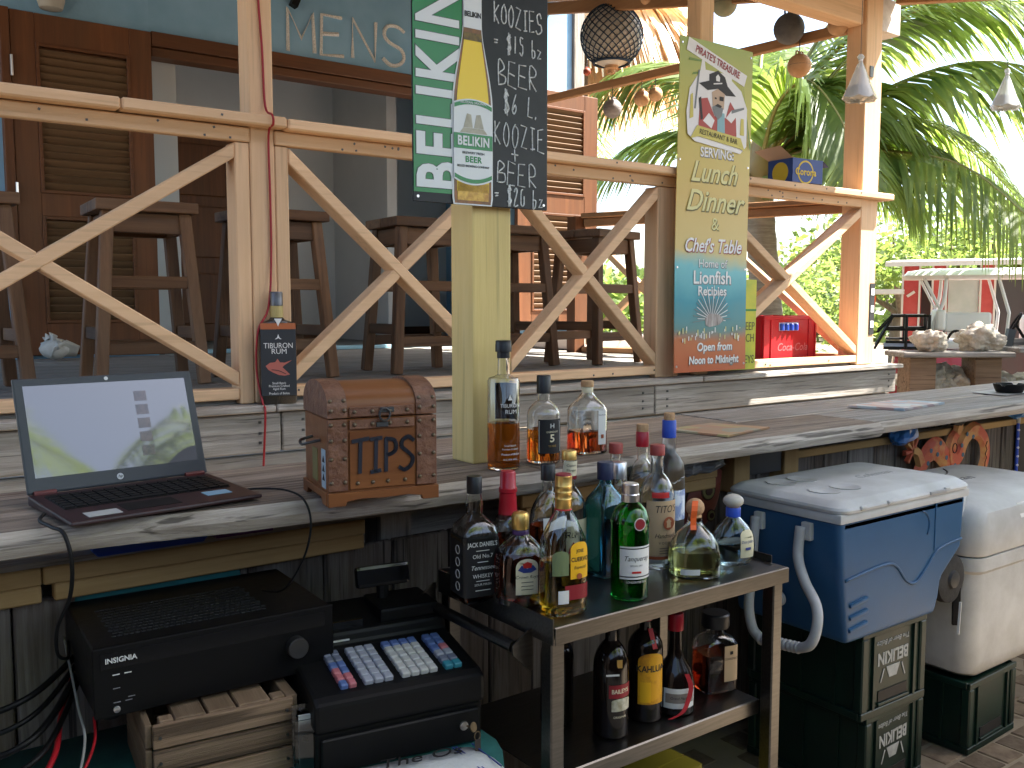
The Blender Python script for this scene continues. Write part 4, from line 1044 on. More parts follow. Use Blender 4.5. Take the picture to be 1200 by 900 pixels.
for k in range(4):
    MB().tube([Matrix.Rotation(R(-90), 4, 'Z') @ Vector((0.012 + .010 * math.cos(t), -.0438, .034 + k * .026 + .009 * math.sin(t))) for t in [i * PI / 6 for i in range(13)]], .0007, 5).build('print', m_paperw, o)
# squat crown whisky
b = Bottle('whisky_bottle', 'squat rounded dark amber whisky bottle with gold cap and cream label', (1.122, 1.515, CZ), R(-20),
           [(0, .044, .036, 2.6), (.005, .051, .042, 2.6), (.04, .053, .044, 2.6), (.095, .053, .044, 2.6), (.118, .046, .038, 2.4), (.135, .030, .026, 2.2), (.146, .0165, .0165, 2), (.168, .0145, .0145, 2)], m_glass, l_dark, 0.112)
b.cap([(.0175, .158), (.0185, .164), (.0185, .186), (.015, .192), (.008, .1945)], m_gold); b.cap(cyl(.0172, .147, .156), m_purple, 'neck_band')
o = b.label(-.022, .026, .030, .104, m_cream, arch=.018)
b.write(o, 'Crown Royal', .0095, .002, .067, m_ink, shear=.3)
for zz in (.056, .048, .041): MB().cbox(b.surf(.002, zz, .0010), (.026, .0006, .0010)).build('print', m_ink, o)
MB().prism([(-.018, .082), (-.010, .092), (.002, .084), (.014, .092), (.022, .082), (.010, .076), (-.006, .076)], (0, b.surf(0, .084, .0012).y, 0), (1, 0, 0), (0, 0, 1), (0, .0008, 0)).build('crest', m_navy, o)
MB().prism([(-.006, .086), (.010, .086), (.012, .095), (.002, .099), (-.008, .095)], (0, b.surf(0, .084, .0019).y, 0), (1, 0, 0), (0, 0, 1), (0, .0006, 0)).build('crest', m_red, o)
for k in range(-3, 5):
    MB().beam(b.surf(k * .010 - .004, .020, .0002), b.surf(k * .010 + .003, .033, .0002), .0012, .0012).build('cut_facet', m_glass, b.body)
# red wax bottle
b = Bottle('whisky_bottle', 'tall whisky bottle sealed in bright red wax behind the squat gold capped one', (1.155, 1.605, CZ), R(5), rnd(.252, .036, 0, .13, .175, .0145), m_glass, l_red, .12)
b.cap([(.024, .158), (.0215, .165), (.0195, .190), (.0185, .215), (.0200, .217), (.0200, .225), (.0178, .228), (.0170, .258), (.0150, .2625)], m_wax, 'wax_seal')
# black cap, amber
b = Bottle('spirit_bottle', 'flat clear bottle with black cap and white label behind the yellow labelled tequila', (1.262, 1.60, CZ), R(-4), rnd(.248, .038, 0, .145, .205, .0125, 4, .030), m_glass, l_amber, .132)
b.cap(cyl(.0165, .232, .268), m_capblk); o = b.label(-.030, .030, .125, .152, m_paperw)
# gold tequila
b = Bottle('tequila_bottle', 'tequila bottle with gold cap and yellow arched label at the trolley front', (1.160, 1.420, CZ), R(-10),
           [(0, .040, .032, 3.2), (.005, .045, .036, 3.2), (.03, .046, .037, 3.2), (.125, .046, .037, 3.2), (.155, .043, .035, 3), (.185, .030, .027, 2.4), (.212, .0165, .0165, 2), (.262, .0135, .0135, 2)], m_glass, l_gold, 0.108)
b.cap([(.0172, .214), (.0172, .232), (.0178, .233), (.0172, .234), (.0172, .246), (.0178, .247), (.0172, .248), (.0172, .258), (.0178, .259), (.0172, .260), (.0172, .279), (.015, .282)], m_gold); b.cap(cyl(.0176, .2105, .2145), m_red, 'cap_ring'); b.cap(cyl(.0165, .2785, .2835), m_lred, 'cap_top')
o = b.label(-.004, .040, .076, .150, m_lyel, arch=.016)
b.write(o, 'JOSE', .0085, .018, .132, m_ink, bold=.02); b.write(o, 'CUERVO', .0125, .018, .115, m_ink, bold=.02, sx=.85); b.write(o, 'Especial', .009, .018, .099, m_ink, shear=.2)
MB().lathe([(.006, 0), (.006, .0008)], 16).build('seal', m_lcop, o).matrix_local = Matrix.Translation(b.surf(.016, .081, .0012)) @ Matrix.Rotation(R(90), 4, 'X')
b.label(-.016, .044, .034, .064, m_lred); b.label(-.030, -.008, .028, .055, m_paperw, off=.0014); b.label(-.040, -.008, .085, .135, m_lgrn, 'back_label', 0, .0004, .012)
# rum with cream neck label
b = Bottle('rum_bottle', 'rum bottle with gold cap and cream neck label behind the tequila', (1.338, 1.618, CZ), R(-20), rnd(.270, .040, 0, .145, .205, .0150), m_glass, l_amber, .05)
b.cap(cyl(.0172, .268, .2885), m_gold); o = b.label(-.0145, .0145, .232, .266, m_cream, 'neck_label', off=.0022)
b.write(o, 'Captain', .0075, 0, .256, m_ink, off=.003, sx=.9); b.write(o, 'Morgan', .0075, 0, .245, m_ink, off=.003, sx=.9); b.label(-.014, .014, .224, .2315, m_lred, 'neck_band', off=.0022)
o = b.label(-.036, .036, .03, .135, m_lpale); b.write(o, 'RUM', .02, 0, .10, m_ink); MB().prism([(-.02, .04), (.02, .04), (.012, .07), (0, .085), (-.012, .07)], (0, -.0415, 0), (1, 0, 0), (0, 0, 1), (0, .0006, 0)).build('print', m_lred, o)
# blue gin
b = Bottle('gin_bottle', 'square pale blue gin bottle with navy cap and white label', (1.408, 1.572, CZ), R(4),
           [(0, .038, .036, 6), (.004, .041, .039, 6), (.155, .041, .039, 6), (.178, .036, .034, 4.5), (.205, .017, .017, 2.4), (.212, .0145, .0145, 2), (.245, .0135, .0135, 2)], g_blue, None)
b.cap(cyl(.0190, .222, .2615), m_capnavy)
o = b.label(-.004, .036, .018, .158, m_paperw, arch=.012); b.write(o, 'BOMBAY', .0075, .016, .146, m_navy, sx=.85); b.write(o, 'SAPPHIRE', .0062, .016, .105, m_navy, sx=.85)
MB().lathe([(.008, 0), (.008, .0006)], 18).build('print', g_blue, o).matrix_local = Matrix.Translation((.016, -.0402, .125)) @ Matrix.Rotation(R(90), 4, 'X')
for k in range(5): MB().cbox((.016, -.0402, .09 - k * .012), (.024, .0006, .0011)).build('print', m_navy, o)
# four clear vodkas at the back
b = Bottle('vodka_bottle', 'clear bottle with red brown cap, leftmost red cap behind the silver caps', (1.528, 1.668, CZ), 0, rnd(.272, .036, 0, .16, .215, .0135), m_glass, l_clear, .10); b.cap(cyl(.0172, .258, .283), m_capred)
b = Bottle('vodka_bottle', 'clear round bottle with silver cap directly behind the green gin', (1.475, 1.598, CZ), 0, rnd(.238, .042, 0, .15, .195, .0150), m_glass, l_clear, .11); b.cap(cyl(.0178, .212, .251), m_silver); b.label(-.030, .030, .05, .14, m_paperw)
b = Bottle('vodka_bottle', 'clear bottle with red foil neck and pale cork top at the back', (1.612, 1.662, CZ), 0, rnd(.305, .036, 0, .17, .235, .0135), m_glass, l_clear, .12); b.cap(cyl(.0150, .306, .3245), m_cork); b.cap(cyl(.0165, .268, .3058), m_wax, 'neck_foil')
# green gin
b = Bottle('gin_bottle', 'round green gin bottle with silver cap and red seal at the trolley front', (1.336, 1.412, CZ), R(-26),
           [(0, .037, .037, 2), (.003, .040, .040, 2), (.14, .0405, .0405, 2), (.160, .0405, .0405, 2), (.167, .0425, .0425, 2), (.172, .0405, .0405, 2), (.190, .034, .034, 2), (.201, .023, .023, 2), (.206, .0165, .0165, 2), (.236, .0140, .0140, 2)], g_green, None)
b.cap([(.0195, .207), (.0195, .222), (.0180, .224), (.0180, .243), (.016, .2455)], m_silver)
o = b.label(-.030, .036, .048, .118, m_paperw); b.write(o, 'Tanqueray', .0150, .003, .092, m_ink, shear=.35, sx=.85); b.write(o, 'SPECIAL DRY', .0048, .003, .077, m_ink); b.write(o, 'LONDON DRY GIN', .0062, .003, .042, m_paperw, sx=.8)
MB().cbox(b.surf(.003, .063, .0006), (.02, .0012, .004)).build('print', m_red, o)
for zz in (.0535, .1135): b.label(-.030, .036, zz - .0012, zz + .0012, m_ink, 'print', off=.0010)
for rr_, mt_, k in ((.0135, m_paperw, 0), (.0115, m_lred, .001)):
    MB().lathe([(rr_, 0), (rr_, .0012)], 24).build('wax_seal', mt_, b.body).matrix_local = Matrix.Translation(b.surf(.008, .166, .0012 + k)) @ Matrix.Rotation(R(14), 4, 'Z') @ Matrix.Rotation(R(90), 4, 'X')
# kraft label vodka
b = Bottle('vodka_bottle', 'clear vodka bottle with kraft paper label and red brown cap', (1.548, 1.545, CZ), R(-18), rnd(.272, .0425, 0, .165, .225, .0150), m_glass, l_clear, .06)
b.cap(cyl(.0178, .268, .2925), m_capred)
o = b.label(-.037, .037, .034, .165, m_ltan); b.write(o, "TITO'S", .024, .004, .145, m_ink, shear=.2, sx=.8); b.write(o, 'Handmade', .0150, .004, .082, m_ink, shear=.35, sx=.85); b.write(o, 'VODKA', .0085, .004, .065, m_ink, spacing=1.4)
MB().lathe([(.0155, 0), (.0155, .0006)], 24).build('print', m_lcop, o).matrix_local = Matrix.Translation(b.surf(.010, .112, .0014)) @ Matrix.Rotation(R(12), 4, 'Z') @ Matrix.Rotation(R(90), 4, 'X')
MB().prism([(-.006, 0), (.006, 0), (.005, .012), (.008, .014), (0, .021), (-.008, .014), (-.005, .012)], b.surf(.010, .102, .0022), (1, 0.2, 0), (0, 0, 1), (0, .0005, 0)).build('print', m_ltan, o)
for zz in (.053, .047, .041): MB().cbox(b.surf(.004, zz, .0009), (.034, .0006, .0011)).build('print', m_ink, o)
b.label(-.037, .037, .026, .0335, m_lcop, 'label_band'); b.label(-.028, .012, .172, .185, m_red, 'shoulder_print')
# frosted vodka
b = Bottle('vodka_bottle', 'tall frosted vodka bottle with blue neck band, tallest on the trolley', (1.658, 1.615, CZ), R(-8),
           [(0, .036, .036, 2), (.004, .0405, .0405, 2), (.205, .0405, .0405, 2), (.228, .037, .037, 2), (.246, .026, .026, 2), (.256, .0175, .0175, 2), (.275, .0160, .0160, 2), (.335, .0150, .0150, 2)], g_frost)
b.cap(cyl(.0176, .292, .336), m_royal, 'neck_band'); b.cap(cyl(.0135, .336, .354), m_cork)
o = b.label(-.030, .036, .09, .165, mat('mountain_print', (0.30, 0.38, 0.62), 0.6, col2=(0.75, 0.80, 0.88), scale=26, lo=.45, hi=.55), 'printed_panel')
for k, (xx, zz) in enumerate(((.0, .188), (.014, .194), (-.012, .183))):
    MB().tube([b.surf(xx - .006, zz + .003, .001), b.surf(xx, zz, .001), b.surf(xx + .006, zz + .004, .001)], .0009, 5).build('bird_print', m_paperw, b.body)
# cork ball tequila
b = Bottle('tequila_bottle', 'squat tequila bottle with round cork stopper and orange ribbon', (1.566, 1.440, CZ), R(-28),
           [(0, .050, .046, 3.0), (.005, .0565, .052, 3.0), (.05, .057, .0525, 2.8), (.078, .052, .048, 2.5), (.100, .038, .036, 2.3), (.116, .022, .022, 2), (.123, .0170, .0170, 2), (.136, .0160, .0160, 2)], g_tint, l_pale, .062)
MB().ball((0, 0, .158), .0215, 18, 12).build('cork_stopper', m_cork, b.t, smooth=180); b.cap(cyl(.0155, .128, .142), m_cork, 'cork_neck')
q = MB(); rr_ = [[Vector((x - .007, y, z)), Vector((x + .007, y, z)), Vector((x + .007, y - .0012, z)), Vector((x - .007, y - .0012, z))] for x, y, z in ((-.004, -.012, .176), (-.008, -.0205, .166), (-.010, -.0235, .155), (-.0105, -.020, .138), (-.011, -.021, .122), (-.012, -.026, .112))]
q.loft(rr_).build('ribbon', m_orange, b.t)
b.label(-.046, -.004, .014, .027, m_paperw, 'strip_label')
# ivory oval stopper tequila
b = Bottle('tequila_bottle', 'round flat tequila bottle with ivory oval stopper and blue neck band', (1.712, 1.452, CZ), R(-26),
           [(0, .036, .026, 2.2), (.003, .042, .030, 2.2), (.02, .051, .037, 2.2), (.045, .054, .039, 2.2), (.070, .050, .037, 2.2), (.092, .038, .030, 2.1), (.108, .022, .020, 2), (.115, .0160, .0160, 2), (.134, .0150, .0150, 2)], g_pale, l_clear, .055)
b.cap(cyl(.0178, .116, .138), m_royal, 'neck_band'); MB().ball((0, 0, .153), .0245, 20, 12, (1, 1, .68)).build('stopper', m_stop, b.t, smooth=180); b.cap(cyl(.0135, .136, .142), m_cork, 'stopper_neck')
o = b.label(.004, .042, .022, .088, m_lpale, arch=.014); b.write(o, 'Don Julio', .0095, .022, .060, m_navy, shear=.3, sx=.9); MB().cbox(b.surf(.024, .044, .0012), (.016, .0008, .006), (0, 0, R(22))).build('print', m_navy, o)

# bottles on the bar top
b = Bottle('rum_bottle', 'tall straight rum bottle with black stopper half full of amber rum on the bar', (1.236, 1.735, 1.091), R(-30),
           [(0, .034, .034, 2), (.002, .0375, .0375, 2), (.020, .038, .038, 2), (.205, .038, .038, 2), (.212, .035, .035, 2), (.216, .022, .022, 2), (.220, .0150, .0150, 2), (.262, .0135, .0135, 2)], m_glass, l_amber, .108)
b.cap([(.0150, .258), (.0150, .272), (.0190, .273), (.0190, .290), (.0185, .2915), (.0185, .2975), (.016, .299)], m_capblk)
o = b.label(-.026, .032, .0, .0, m_lblk) if False else b.body
b.write(o, 'TIBURON', .0125, .012, .150, m_paperw, sx=.85); b.write(o, 'RUM', .0135, .014, .136, m_paperw); b.write(o, 'Small Batch', .006, .012, .058, m_paperw); b.write(o, 'Premium Crafted', .006, .012, .050, m_paperw, sx=.9); b.write(o, 'Product of Belize', .0072, .012, .038, m_paperw, shear=.3, sx=.85); b.write(o, 'ALC 40% VOL', .0055, .012, .026, m_paperw)
bl = b.label(-.0355, .018, .112, .198, m_lblk, 'back_print', 180, .0003)
MB().prism([(-.005, 0), (.005, 0), (0, .014)], b.surf(.012, .163, .001), (1, .3, 0), (0, 0, 1), (0, .0005, 0)).build('print', m_paperw, b.body)
b = Bottle('rum_bottle', 'stout rum bottle with black cap and black five year label on the bar', (1.366, 1.75, 1.091), R(-30), rnd(.188, .0405, 0, .115, .150, .0148), m_glass, l_amber, .082)
b.cap(cyl(.0172, .168, .2115), m_capblk); o = b.label(-.018, .038, .026, .108, m_lblk)
b.write(o, '5', .026, .016, .062, m_cream, bold=.02); b.write(o, 'H', .016, .016, .092, m_paperw); b.write(o, 'YEARS', .007, .016, .044, m_gold); b.write(o, 'LEGENDARY', .0062, .016, .078, m_cream, sx=.85)
MB().tube([b.surf(-.016, .03, .0012), b.surf(-.016, .104, .0012), b.surf(.034, .104, .0012), b.surf(.036, .03, .0012), b.surf(-.016, .03, .0012)], .0007, 5).build('print', m_paperw, o)
b = Bottle('spirit_bottle', 'square shouldered clear bottle with cork top and narrow cream label on the bar', (1.548, 1.80, 1.091), R(-8),
           [(0, .042, .034, 5), (.004, .0455, .037, 5), (.112, .0455, .037, 5), (.122, .042, .034, 4), (.140, .026, .023, 2.6), (.155, .0150, .0150, 2), (.172, .0140, .0140, 2)], m_glass, l_red, .058)
b.cap(cyl(.0168, .171, .1865), m_cork); b.cap(cyl(.0150, .156, .1705), m_cream, 'neck_band')
o = b.label(.010, .034, .024, .112, m_paperw); b.write(o, 'Don Omario', .0052, .022, .10, m_ink, sx=.8); MB().cbox((.022, -.0385, .045), (.007, .0008, .010)).build('print', m_lcop, o)

# bottles on the lower shelf
def low(name, label, X, Y, rz, secs, capz=None, **k):
    return Bottle(name, label, (X, Y, SZ), R(rz), secs, m_opaq, opaque=True)
b = low('dark_bottle', 'dark bottle at the far left of the lower trolley shelf', 1.29, 1.60, 0, rnd(.25, .038, 0, .16, .20)); b.cap(cyl(.016, .235, .268), m_capblk)
b = low('liqueur_bottle', 'black cream liqueur bottle with red banner label on the lower shelf', 1.352, 1.485, -28, rnd(.255, .040, 0, .155, .215)); b.cap(cyl(.016, .24, .27), m_capblk)
o = b.label(-.014, .037, .095, .125, m_lred); b.write(o, 'BAILEYS', .0135, .012, .110, m_cream, bold=.02, sx=.85); b.label(-.008, .036, .065, .0935, mat('landscape_print', (0.30, 0.27, 0.17), .6, col2=(.62, .58, .45), scale=60), 'label_scene', arch=.006)
b.write(b.body, 'ORIGINAL', .007, .012, .052, m_cream); MB().cbox(b.surf(.010, .172, .001), (.012, .001, .018)).build('print', m_gold, b.body); MB().cbox(b.surf(-.006, .148, .001), (.03, .001, .004)).build('print', m_paperw, b.body)
b = low('liqueur_bottle', 'dark coffee liqueur bottle with yellow orange arched label on the lower shelf', 1.472, 1.50, -28, rnd(.245, .041, 0, .165, .21)); b.cap(cyl(.016, .232, .262), m_wax)
o = b.label(-.026, .034, .045, .165, mat('yellow_orange_print', (0.72, 0.34, 0.015), .5, col2=(.35, .10, .01), scale=20, lo=.5, hi=.7), arch=.02); b.write(o, 'KAHLUA', .021, .003, .128, m_ink, bold=.025, sx=.8); b.label(-.022, .002, .05, .098, m_lyel, 'print', off=.0011)
MB().beam(b.surf(.012, .175, .002), b.surf(.006, .215, .0035), .012, .001).build('ribbon', m_ribbon, b.t)
b = low('liqueur_bottle', 'round shouldered dark liqueur bottle with white label and red ribbon', 1.556, 1.485, -28, [(0, .038, .038, 2), (.004, .045, .045, 2), (.07, .046, .046, 2), (.105, .036, .036, 2), (.128, .020, .020, 2), (.15, .015, .015, 2), (.215, .0135, .0135, 2)]); b.cap(cyl(.0185, .195, .235), m_wax)
o = b.label(-.036, .036, .02, .068, m_paperw); b.write(o, 'Grand Marnier', .0095, .0, .045, m_ink, shear=.2, sx=.85); b.label(-.033, .033, .033, .056, mat('taupe_print', (.25, .21, .18), .6), 'print', off=.0009)
q = MB(); rr_ = [[p + Vector((-.0055, 0, 0)), p + Vector((.0055, 0, 0)), p + Vector((.0055, -.0012, 0)), p + Vector((-.0055, -.0012, 0))] for p in spline([(.012, -.049, .105), (.022, -.050, .075), (.016, -.052, .045), (.0, -.058, .018), (-.03, -.06, .004)], 5)]
q.loft(rr_).build('ribbon', m_ribbon, b.t)
b = Bottle('liqueur_bottle', 'square amber liqueur bottle with wide black cap and tan label on the lower shelf', (1.728, 1.515, SZ), R(-14), [(0, .044, .036, 6), (.004, .047, .039, 6), (.118, .047, .039, 6), (.132, .040, .034, 4), (.142, .022, .022, 2.2), (.160, .020, .020, 2)], m_glass, l_dark, .095)
b.cap([(.033, .158), (.035, .162), (.035, .190), (.032, .194)], m_capblk, n=28); o = b.label(.002, .042, .028, .118, m_ltan); b.write(o, 'DISARONNO', .0085, .022, .085, m_ink, sx=.75); MB().cbox((.022, -.0405, .10), (.008, .0008, .008)).build('print', m_ink, o)
# ------------------------------------------------------------------ beer crates and cool boxes
m_green = mat('dark_green_plastic', (0.0025, 0.014, 0.010), 0.42, col2=(0.004, 0.024, 0.016), scale=8, rvar=0.12)
m_print = mat('worn_white_print', (0.42, 0.43, 0.42), 0.6, col2=(0.30, 0.31, 0.30), scale=40)
def beer_crate(label, loc, rz, logo=True, w=0.325, d=0.42, h=0.262):
    c = thing('beer_crate', label, 'crate', loc, rz, 'green beer crates')
    o = MB()
    for x0, x1, y0, y1 in ((0.012, w - 0.012, 0.008, 0.016), (0.012, w - 0.012, d - 0.016, d - 0.008), (0.008, 0.016, 0.012, d - 0.012), (w - 0.016, w - 0.008, 0.012, d - 0.012)):
        o.box(x0, x1, y0, y1, 0.004, h - 0.004)
    o.build('walls', m_green, c)
    MB().box(0.012, w - 0.012, 0.016, d - 0.016, h - 0.02, h - 0.010).build('floor_panel', m_green, c)
    for z0, z1 in ((0.0, 0.022), (h - 0.020, h)):
        r = MB()
        r.box(0, w, 0, 0.012, z0, z1); r.box(0, w, d - 0.012, d, z0, z1); r.box(0, 0.012, 0.012, d - 0.012, z0, z1); r.box(w - 0.012, w, 0.012, d - 0.012, z0, z1)
        r.build('rim', m_green, c, bevel=0.002)
    for x in (0.0, w - 0.03):
        for y in (0.0, d - 0.03):
            MB().box(x, x + 0.03, y, y + 0.03, 0.022, h - 0.02).build('corner_post', m_green, c, bevel=0.004)
    for y in (0.004,):
        for x in (0.055, w - 0.065):
            MB().box(x, x + 0.010, 0.0, 0.008, 0.022, h - 0.02).build('rib', m_green, c)
    for y in (0.09, 0.21, 0.32):
        MB().box(0.0, 0.008, y, y + 0.010, 0.022, h - 0.02).build('rib', m_green, c)
    hs = MB().box(0.09, w - 0.09, 0.0055, 0.0079, 0.035, 0.068).build('hand_slot', m_ink, c)
    MB().box(0.085, w - 0.085, 0.0, 0.0078, 0.026, 0.034).build('slot_lip', m_green, c, bevel=0.001)
    if logo:
        f = lambda x, z: frame((x, 0.0072, z), (-1, 0, 0), (0, 0, -1))
        text('BELIKIN', 0.052, f(w / 2, 0.165), m_print, c, bold=0.03, sx=0.86)
        text('The Beer of Belize', 0.022, f(w / 2, 0.212), m_print, c, shear=0.3)
        MB().prism([(w / 2 - 0.035, 0.135), (w / 2 + 0.035, 0.135), (w / 2 + 0.018, 0.100), (w / 2 - 0.018, 0.100)], (0, 0.0062, 0), (1, 0, 0), (0, 0, 1), (0, 0.0012, 0)).build('temple_emblem', m_print, c)
        for s in (-1, 1):
            MB().beam((w / 2 + s * 0.045, 0.0066, 0.132), (w / 2 + s * 0.062, 0.0066, 0.092), 0.0012, 0.005).build('temple_emblem', m_print, c)
    return c
beer_crate('dark green beer crate on the ground, lowest under the blue cool box', (2.352, 1.485, 0.010), R(2))
beer_crate('dark green beer crate upside down directly under the blue cool box', (2.318, 1.482, 0.2725), R(-1))
beer_crate('dark green beer crate on the ground under the white cool box', (2.893, 1.462, 0.010), R(1.5), logo=False, h=0.238)
text('B', 0.05, frame((0.0072, 0.35, 0.19), (0, 1, 0), (0, 0, -1)), m_print, bpy.data.objects['beer_crate.002'])

m_cblue = mat('blue_cooler_plastic', (0.018, 0.078, 0.175), 0.42, col2=(0.024, 0.092, 0.20), scale=5, rvar=0.1, bump=0.03, bscale=200)
m_cwhite = mat('grey_white_plastic', (0.56, 0.56, 0.55), 0.5, col2=(0.44, 0.435, 0.42), scale=6, rvar=0.1, bump=0.04, bscale=150)
cb = thing('blue_cool_box', 'blue wheeled cool box with dirty white lid on two beer crates', 'cool box', (2.15, 1.455, 0.535))
P = [(0.045, 0.0), (0.50, 0.0), (0.52, 0.05), (0.53, 0.105), (0.575, 0.140), (0.64, 0.185), (0.652, 0.34), (0.652, 0.352), (0.0, 0.352), (0.0, 0.34), (0.012, 0.20)]
MB().prism(P, (0, 0, 0), (1, 0, 0), (0, 0, 1), (0, 0.385, 0)).build('body', m_cblue, cb, bevel=0.022, seg=4, smooth=35)
MB().box(-0.006, 0.660, -0.006, 0.391, 0.345, 0.373).build('rim', m_cwhite, cb, bevel=0.007, seg=2, smooth=40)
def rrect(x0, x1, y0, y1, r, z, n=5):
    out = []
    for cx, cy, a0 in ((x1 - r, y0 + r, -90), (x1 - r, y1 - r, 0), (x0 + r, y1 - r, 90), (x0 + r, y0 + r, 180)):
        for k in range(n + 1):
            a = R(a0 + 90 * k / n); out.append(Vector((cx + r * math.cos(a), cy + r * math.sin(a), z)))
    return out
lidc = MB().loft([rrect(-0.010, 0.664, -0.012, 0.395, 0.045, 0.374), rrect(-0.012, 0.666, -0.014, 0.397, 0.045, 0.382), rrect(-0.009, 0.663, -0.010, 0.393, 0.045, 0.389), rrect(0.012, 0.648, 0.012, 0.376, 0.04, 0.402), rrect(0.022, 0.638, 0.022, 0.366, 0.035, 0.4045)]).build('lid', m_cwhite, cb, smooth=18)
for x, y in ((0.11, 0.13), (0.11, 0.28), (0.21, 0.13), (0.21, 0.28)):
    MB().lathe([(0.044, 0.404), (0.046, 0.407), (0.041, 0.407), (0.036, 0.405), (0.001, 0.405)], 26, (x, y, 0), caps=False).build('cup_recess', m_cwhite, lidc, smooth=40)
for x in (0.07, 0.20):
    MB().box(-0.013 if False else x, x + 0.03, -0.018, -0.008, 0.378, 0.390).build('hinge_tab', m_cwhite, lidc, bevel=0.003)
MB().box(0.42, 0.50, -0.0165, -0.010, 0.378, 0.388).build('latch_recess', mat('shade_grey', (0.36, 0.36, 0.36), .5), lidc, bevel=0.001)
MB().box(0.50, 0.525, -0.018, -0.008, 0.378, 0.392).build('latch', m_cwhite, lidc, bevel=0.002)
text('Coleman', 0.05, frame((0.46, 0.20, 0.4048), (1, 0, 0), (0, 1, 0)), mat('lid_emboss', (0.36, 0.36, 0.355), .55), lidc, shear=.3)
for k in range(3):
    MB().cbox((0.095, -0.001, 0.115 - k * 0.035), (0.085, 0.012, 0.012), (0, R(-6), 0)).build('side_rib', m_cblue, cb, bevel=0.004, seg=2, smooth=40)
MB().tube(spline([(0.03, -0.0, 0.185), (0.20, -0.001, 0.20), (0.27, -0.001, 0.19), (0.33, -0.001, 0.135), (0.38, -0.001, 0.12), (0.43, -0.001, 0.15), (0.50, -0.0, 0.20), (0.63, 0.0, 0.215)], 6), 0.0045, 8).build('wave_ridge', m_cblue, cb, smooth=180)
MB().tube([(0.40 + 0.045 * math.cos(t), -0.0005, 0.285 + 0.045 * math.sin(t)) for t in [R(a) for a in range(-40, 100, 14)]], 0.003, 6).build('embossed_arc', m_cblue, cb, smooth=180)
MB().box(0.475, 0.481, -0.003, 0.003, 0.20, 0.345).build('panel_seam', m_cblue, cb, bevel=0.001)
# tow handle on the end
for y in (0.10, 0.265):
    MB().box(-0.014, 0.004, y - 0.016, y + 0.016, 0.285, 0.335).build('handle_bracket', m_cwhite, cb, bevel=0.004, seg=2)
m_hand = mat('grey_handle', (0.48, 0.48, 0.49), 0.55, col2=(0.40, 0.40, 0.40), scale=20)
for pts in ([(-.018, .113, .322), (-.030, .11, .24), (-.045, .075, .18), (-.065, .022, .13), (-.085, .004, .08), (-.092, .018, .03), (-.090, .056, .008)], [(-.018, .270, .322), (-.030, .266, .24), (-.050, .255, .15), (-.075, .24, .07), (-.086, .215, .015), (-.09, .180, -.004)]):
    MB().tube(spline(pts, 6), 0.0145, 10).build('tow_arm', m_hand, cb, smooth=180)
gp = [(-.090, .050 + .135 * k / 29, .009 - .014 * k / 29) for k in range(30)]
MB().tube(gp, [0.0165 if k % 3 else 0.0135 for k in range(30)], 12).build('tow_grip', m_hand, cb, smooth=50)
MB().lathe([(0.022, 0), (0.022, 0.012), (0.013, 0.018), (0.013, 0.024)], 18).build('drain_plug', m_cwhite, cb, smooth=40).matrix_local = Matrix.Translation((0.012, 0.20, 0.09)) @ Matrix.Rotation(R(-90), 4, 'Y')
wl = MB().lathe([(0.02, -0.022), (0.055, -0.024), (0.075, -0.018), (0.078, 0.0), (0.075, 0.018), (0.055, 0.024), (0.02, 0.022)], 26).build('wheel', mat('dirty_black_rubber', (0.015, 0.015, 0.015), 0.8, col2=(0.04, 0.038, 0.035), scale=20, bump=0.4), cb, smooth=40)
wl.matrix_local = Matrix.Translation((0.612, 0.032, 0.085)) @ Matrix.Rotation(R(90), 4, 'X')
MB().lathe([(0.03, 0), (0.026, 0.008), (0.01, 0.012)], 18).build('hub_cap', mat('hub_dark', (0.03, 0.03, 0.03), .5), cb, smooth=40).matrix_local = Matrix.Translation((0.612, 0.010, 0.085)) @ Matrix.Rotation(R(90), 4, 'X')
MB().beam((0.635, -0.005, 0.012), (0.615, -0.012, -0.085), 0.006, 0.014).build('strap_end', m_cwhite, cb)
MB().beam((0.655, 0.02, 0.05), (0.65, 0.015, -0.07), 0.022, 0.012).build('strap_end', m_black, cb)

cw = thing('white_cool_box', 'large worn white cool box on a single green crate', 'cool box', (2.885, 1.462, 0.249))
MB().loft([rrect(0.05, 0.70, 0.03, 0.43, 0.05, 0.0), rrect(0.02, 0.73, 0.012, 0.46, 0.06, 0.02), rrect(0.008, 0.74, 0.004, 0.47, 0.06, 0.06), rrect(0.0, 0.75, 0.0, 0.48, 0.06, 0.20), rrect(-0.006, 0.755, -0.006, 0.485, 0.06, 0.36), rrect(-0.016, 0.765, -0.016, 0.495, 0.06, 0.372), rrect(-0.016, 0.765, -0.016, 0.495, 0.06, 0.415)]).build('body', m_cwhite, cw, smooth=35)
lw = MB().loft([rrect(-0.014, 0.763, -0.014, 0.493, 0.06, 0.420), rrect(-0.020, 0.769, -0.020, 0.499, 0.065, 0.430), rrect(-0.020, 0.769, -0.020, 0.499, 0.065, 0.520), rrect(-0.010, 0.760, -0.010, 0.490, 0.07, 0.560), rrect(0.02, 0.73, 0.025, 0.455, 0.07, 0.585), rrect(0.06, 0.69, 0.07, 0.42, 0.07, 0.596)]).build('lid', m_cwhite, cw, smooth=40)
MB().tube(spline([(-0.012, 0.05, 0.545), (0.02, 0.06, 0.592), (0.10, 0.10, 0.606), (0.16, 0.16, 0.607)], 5), [0.012] * 16, 8).build('lid_grip', m_cwhite, lw, smooth=180)
text('Coleman', 0.068, frame((0.30, 0.26, 0.5965), (0.97, -0.1, 0), (0.1, 0.97, 0)), mat('lid_script', (0.16, 0.16, 0.17), .6), lw, shear=.35, spacing=1.1)
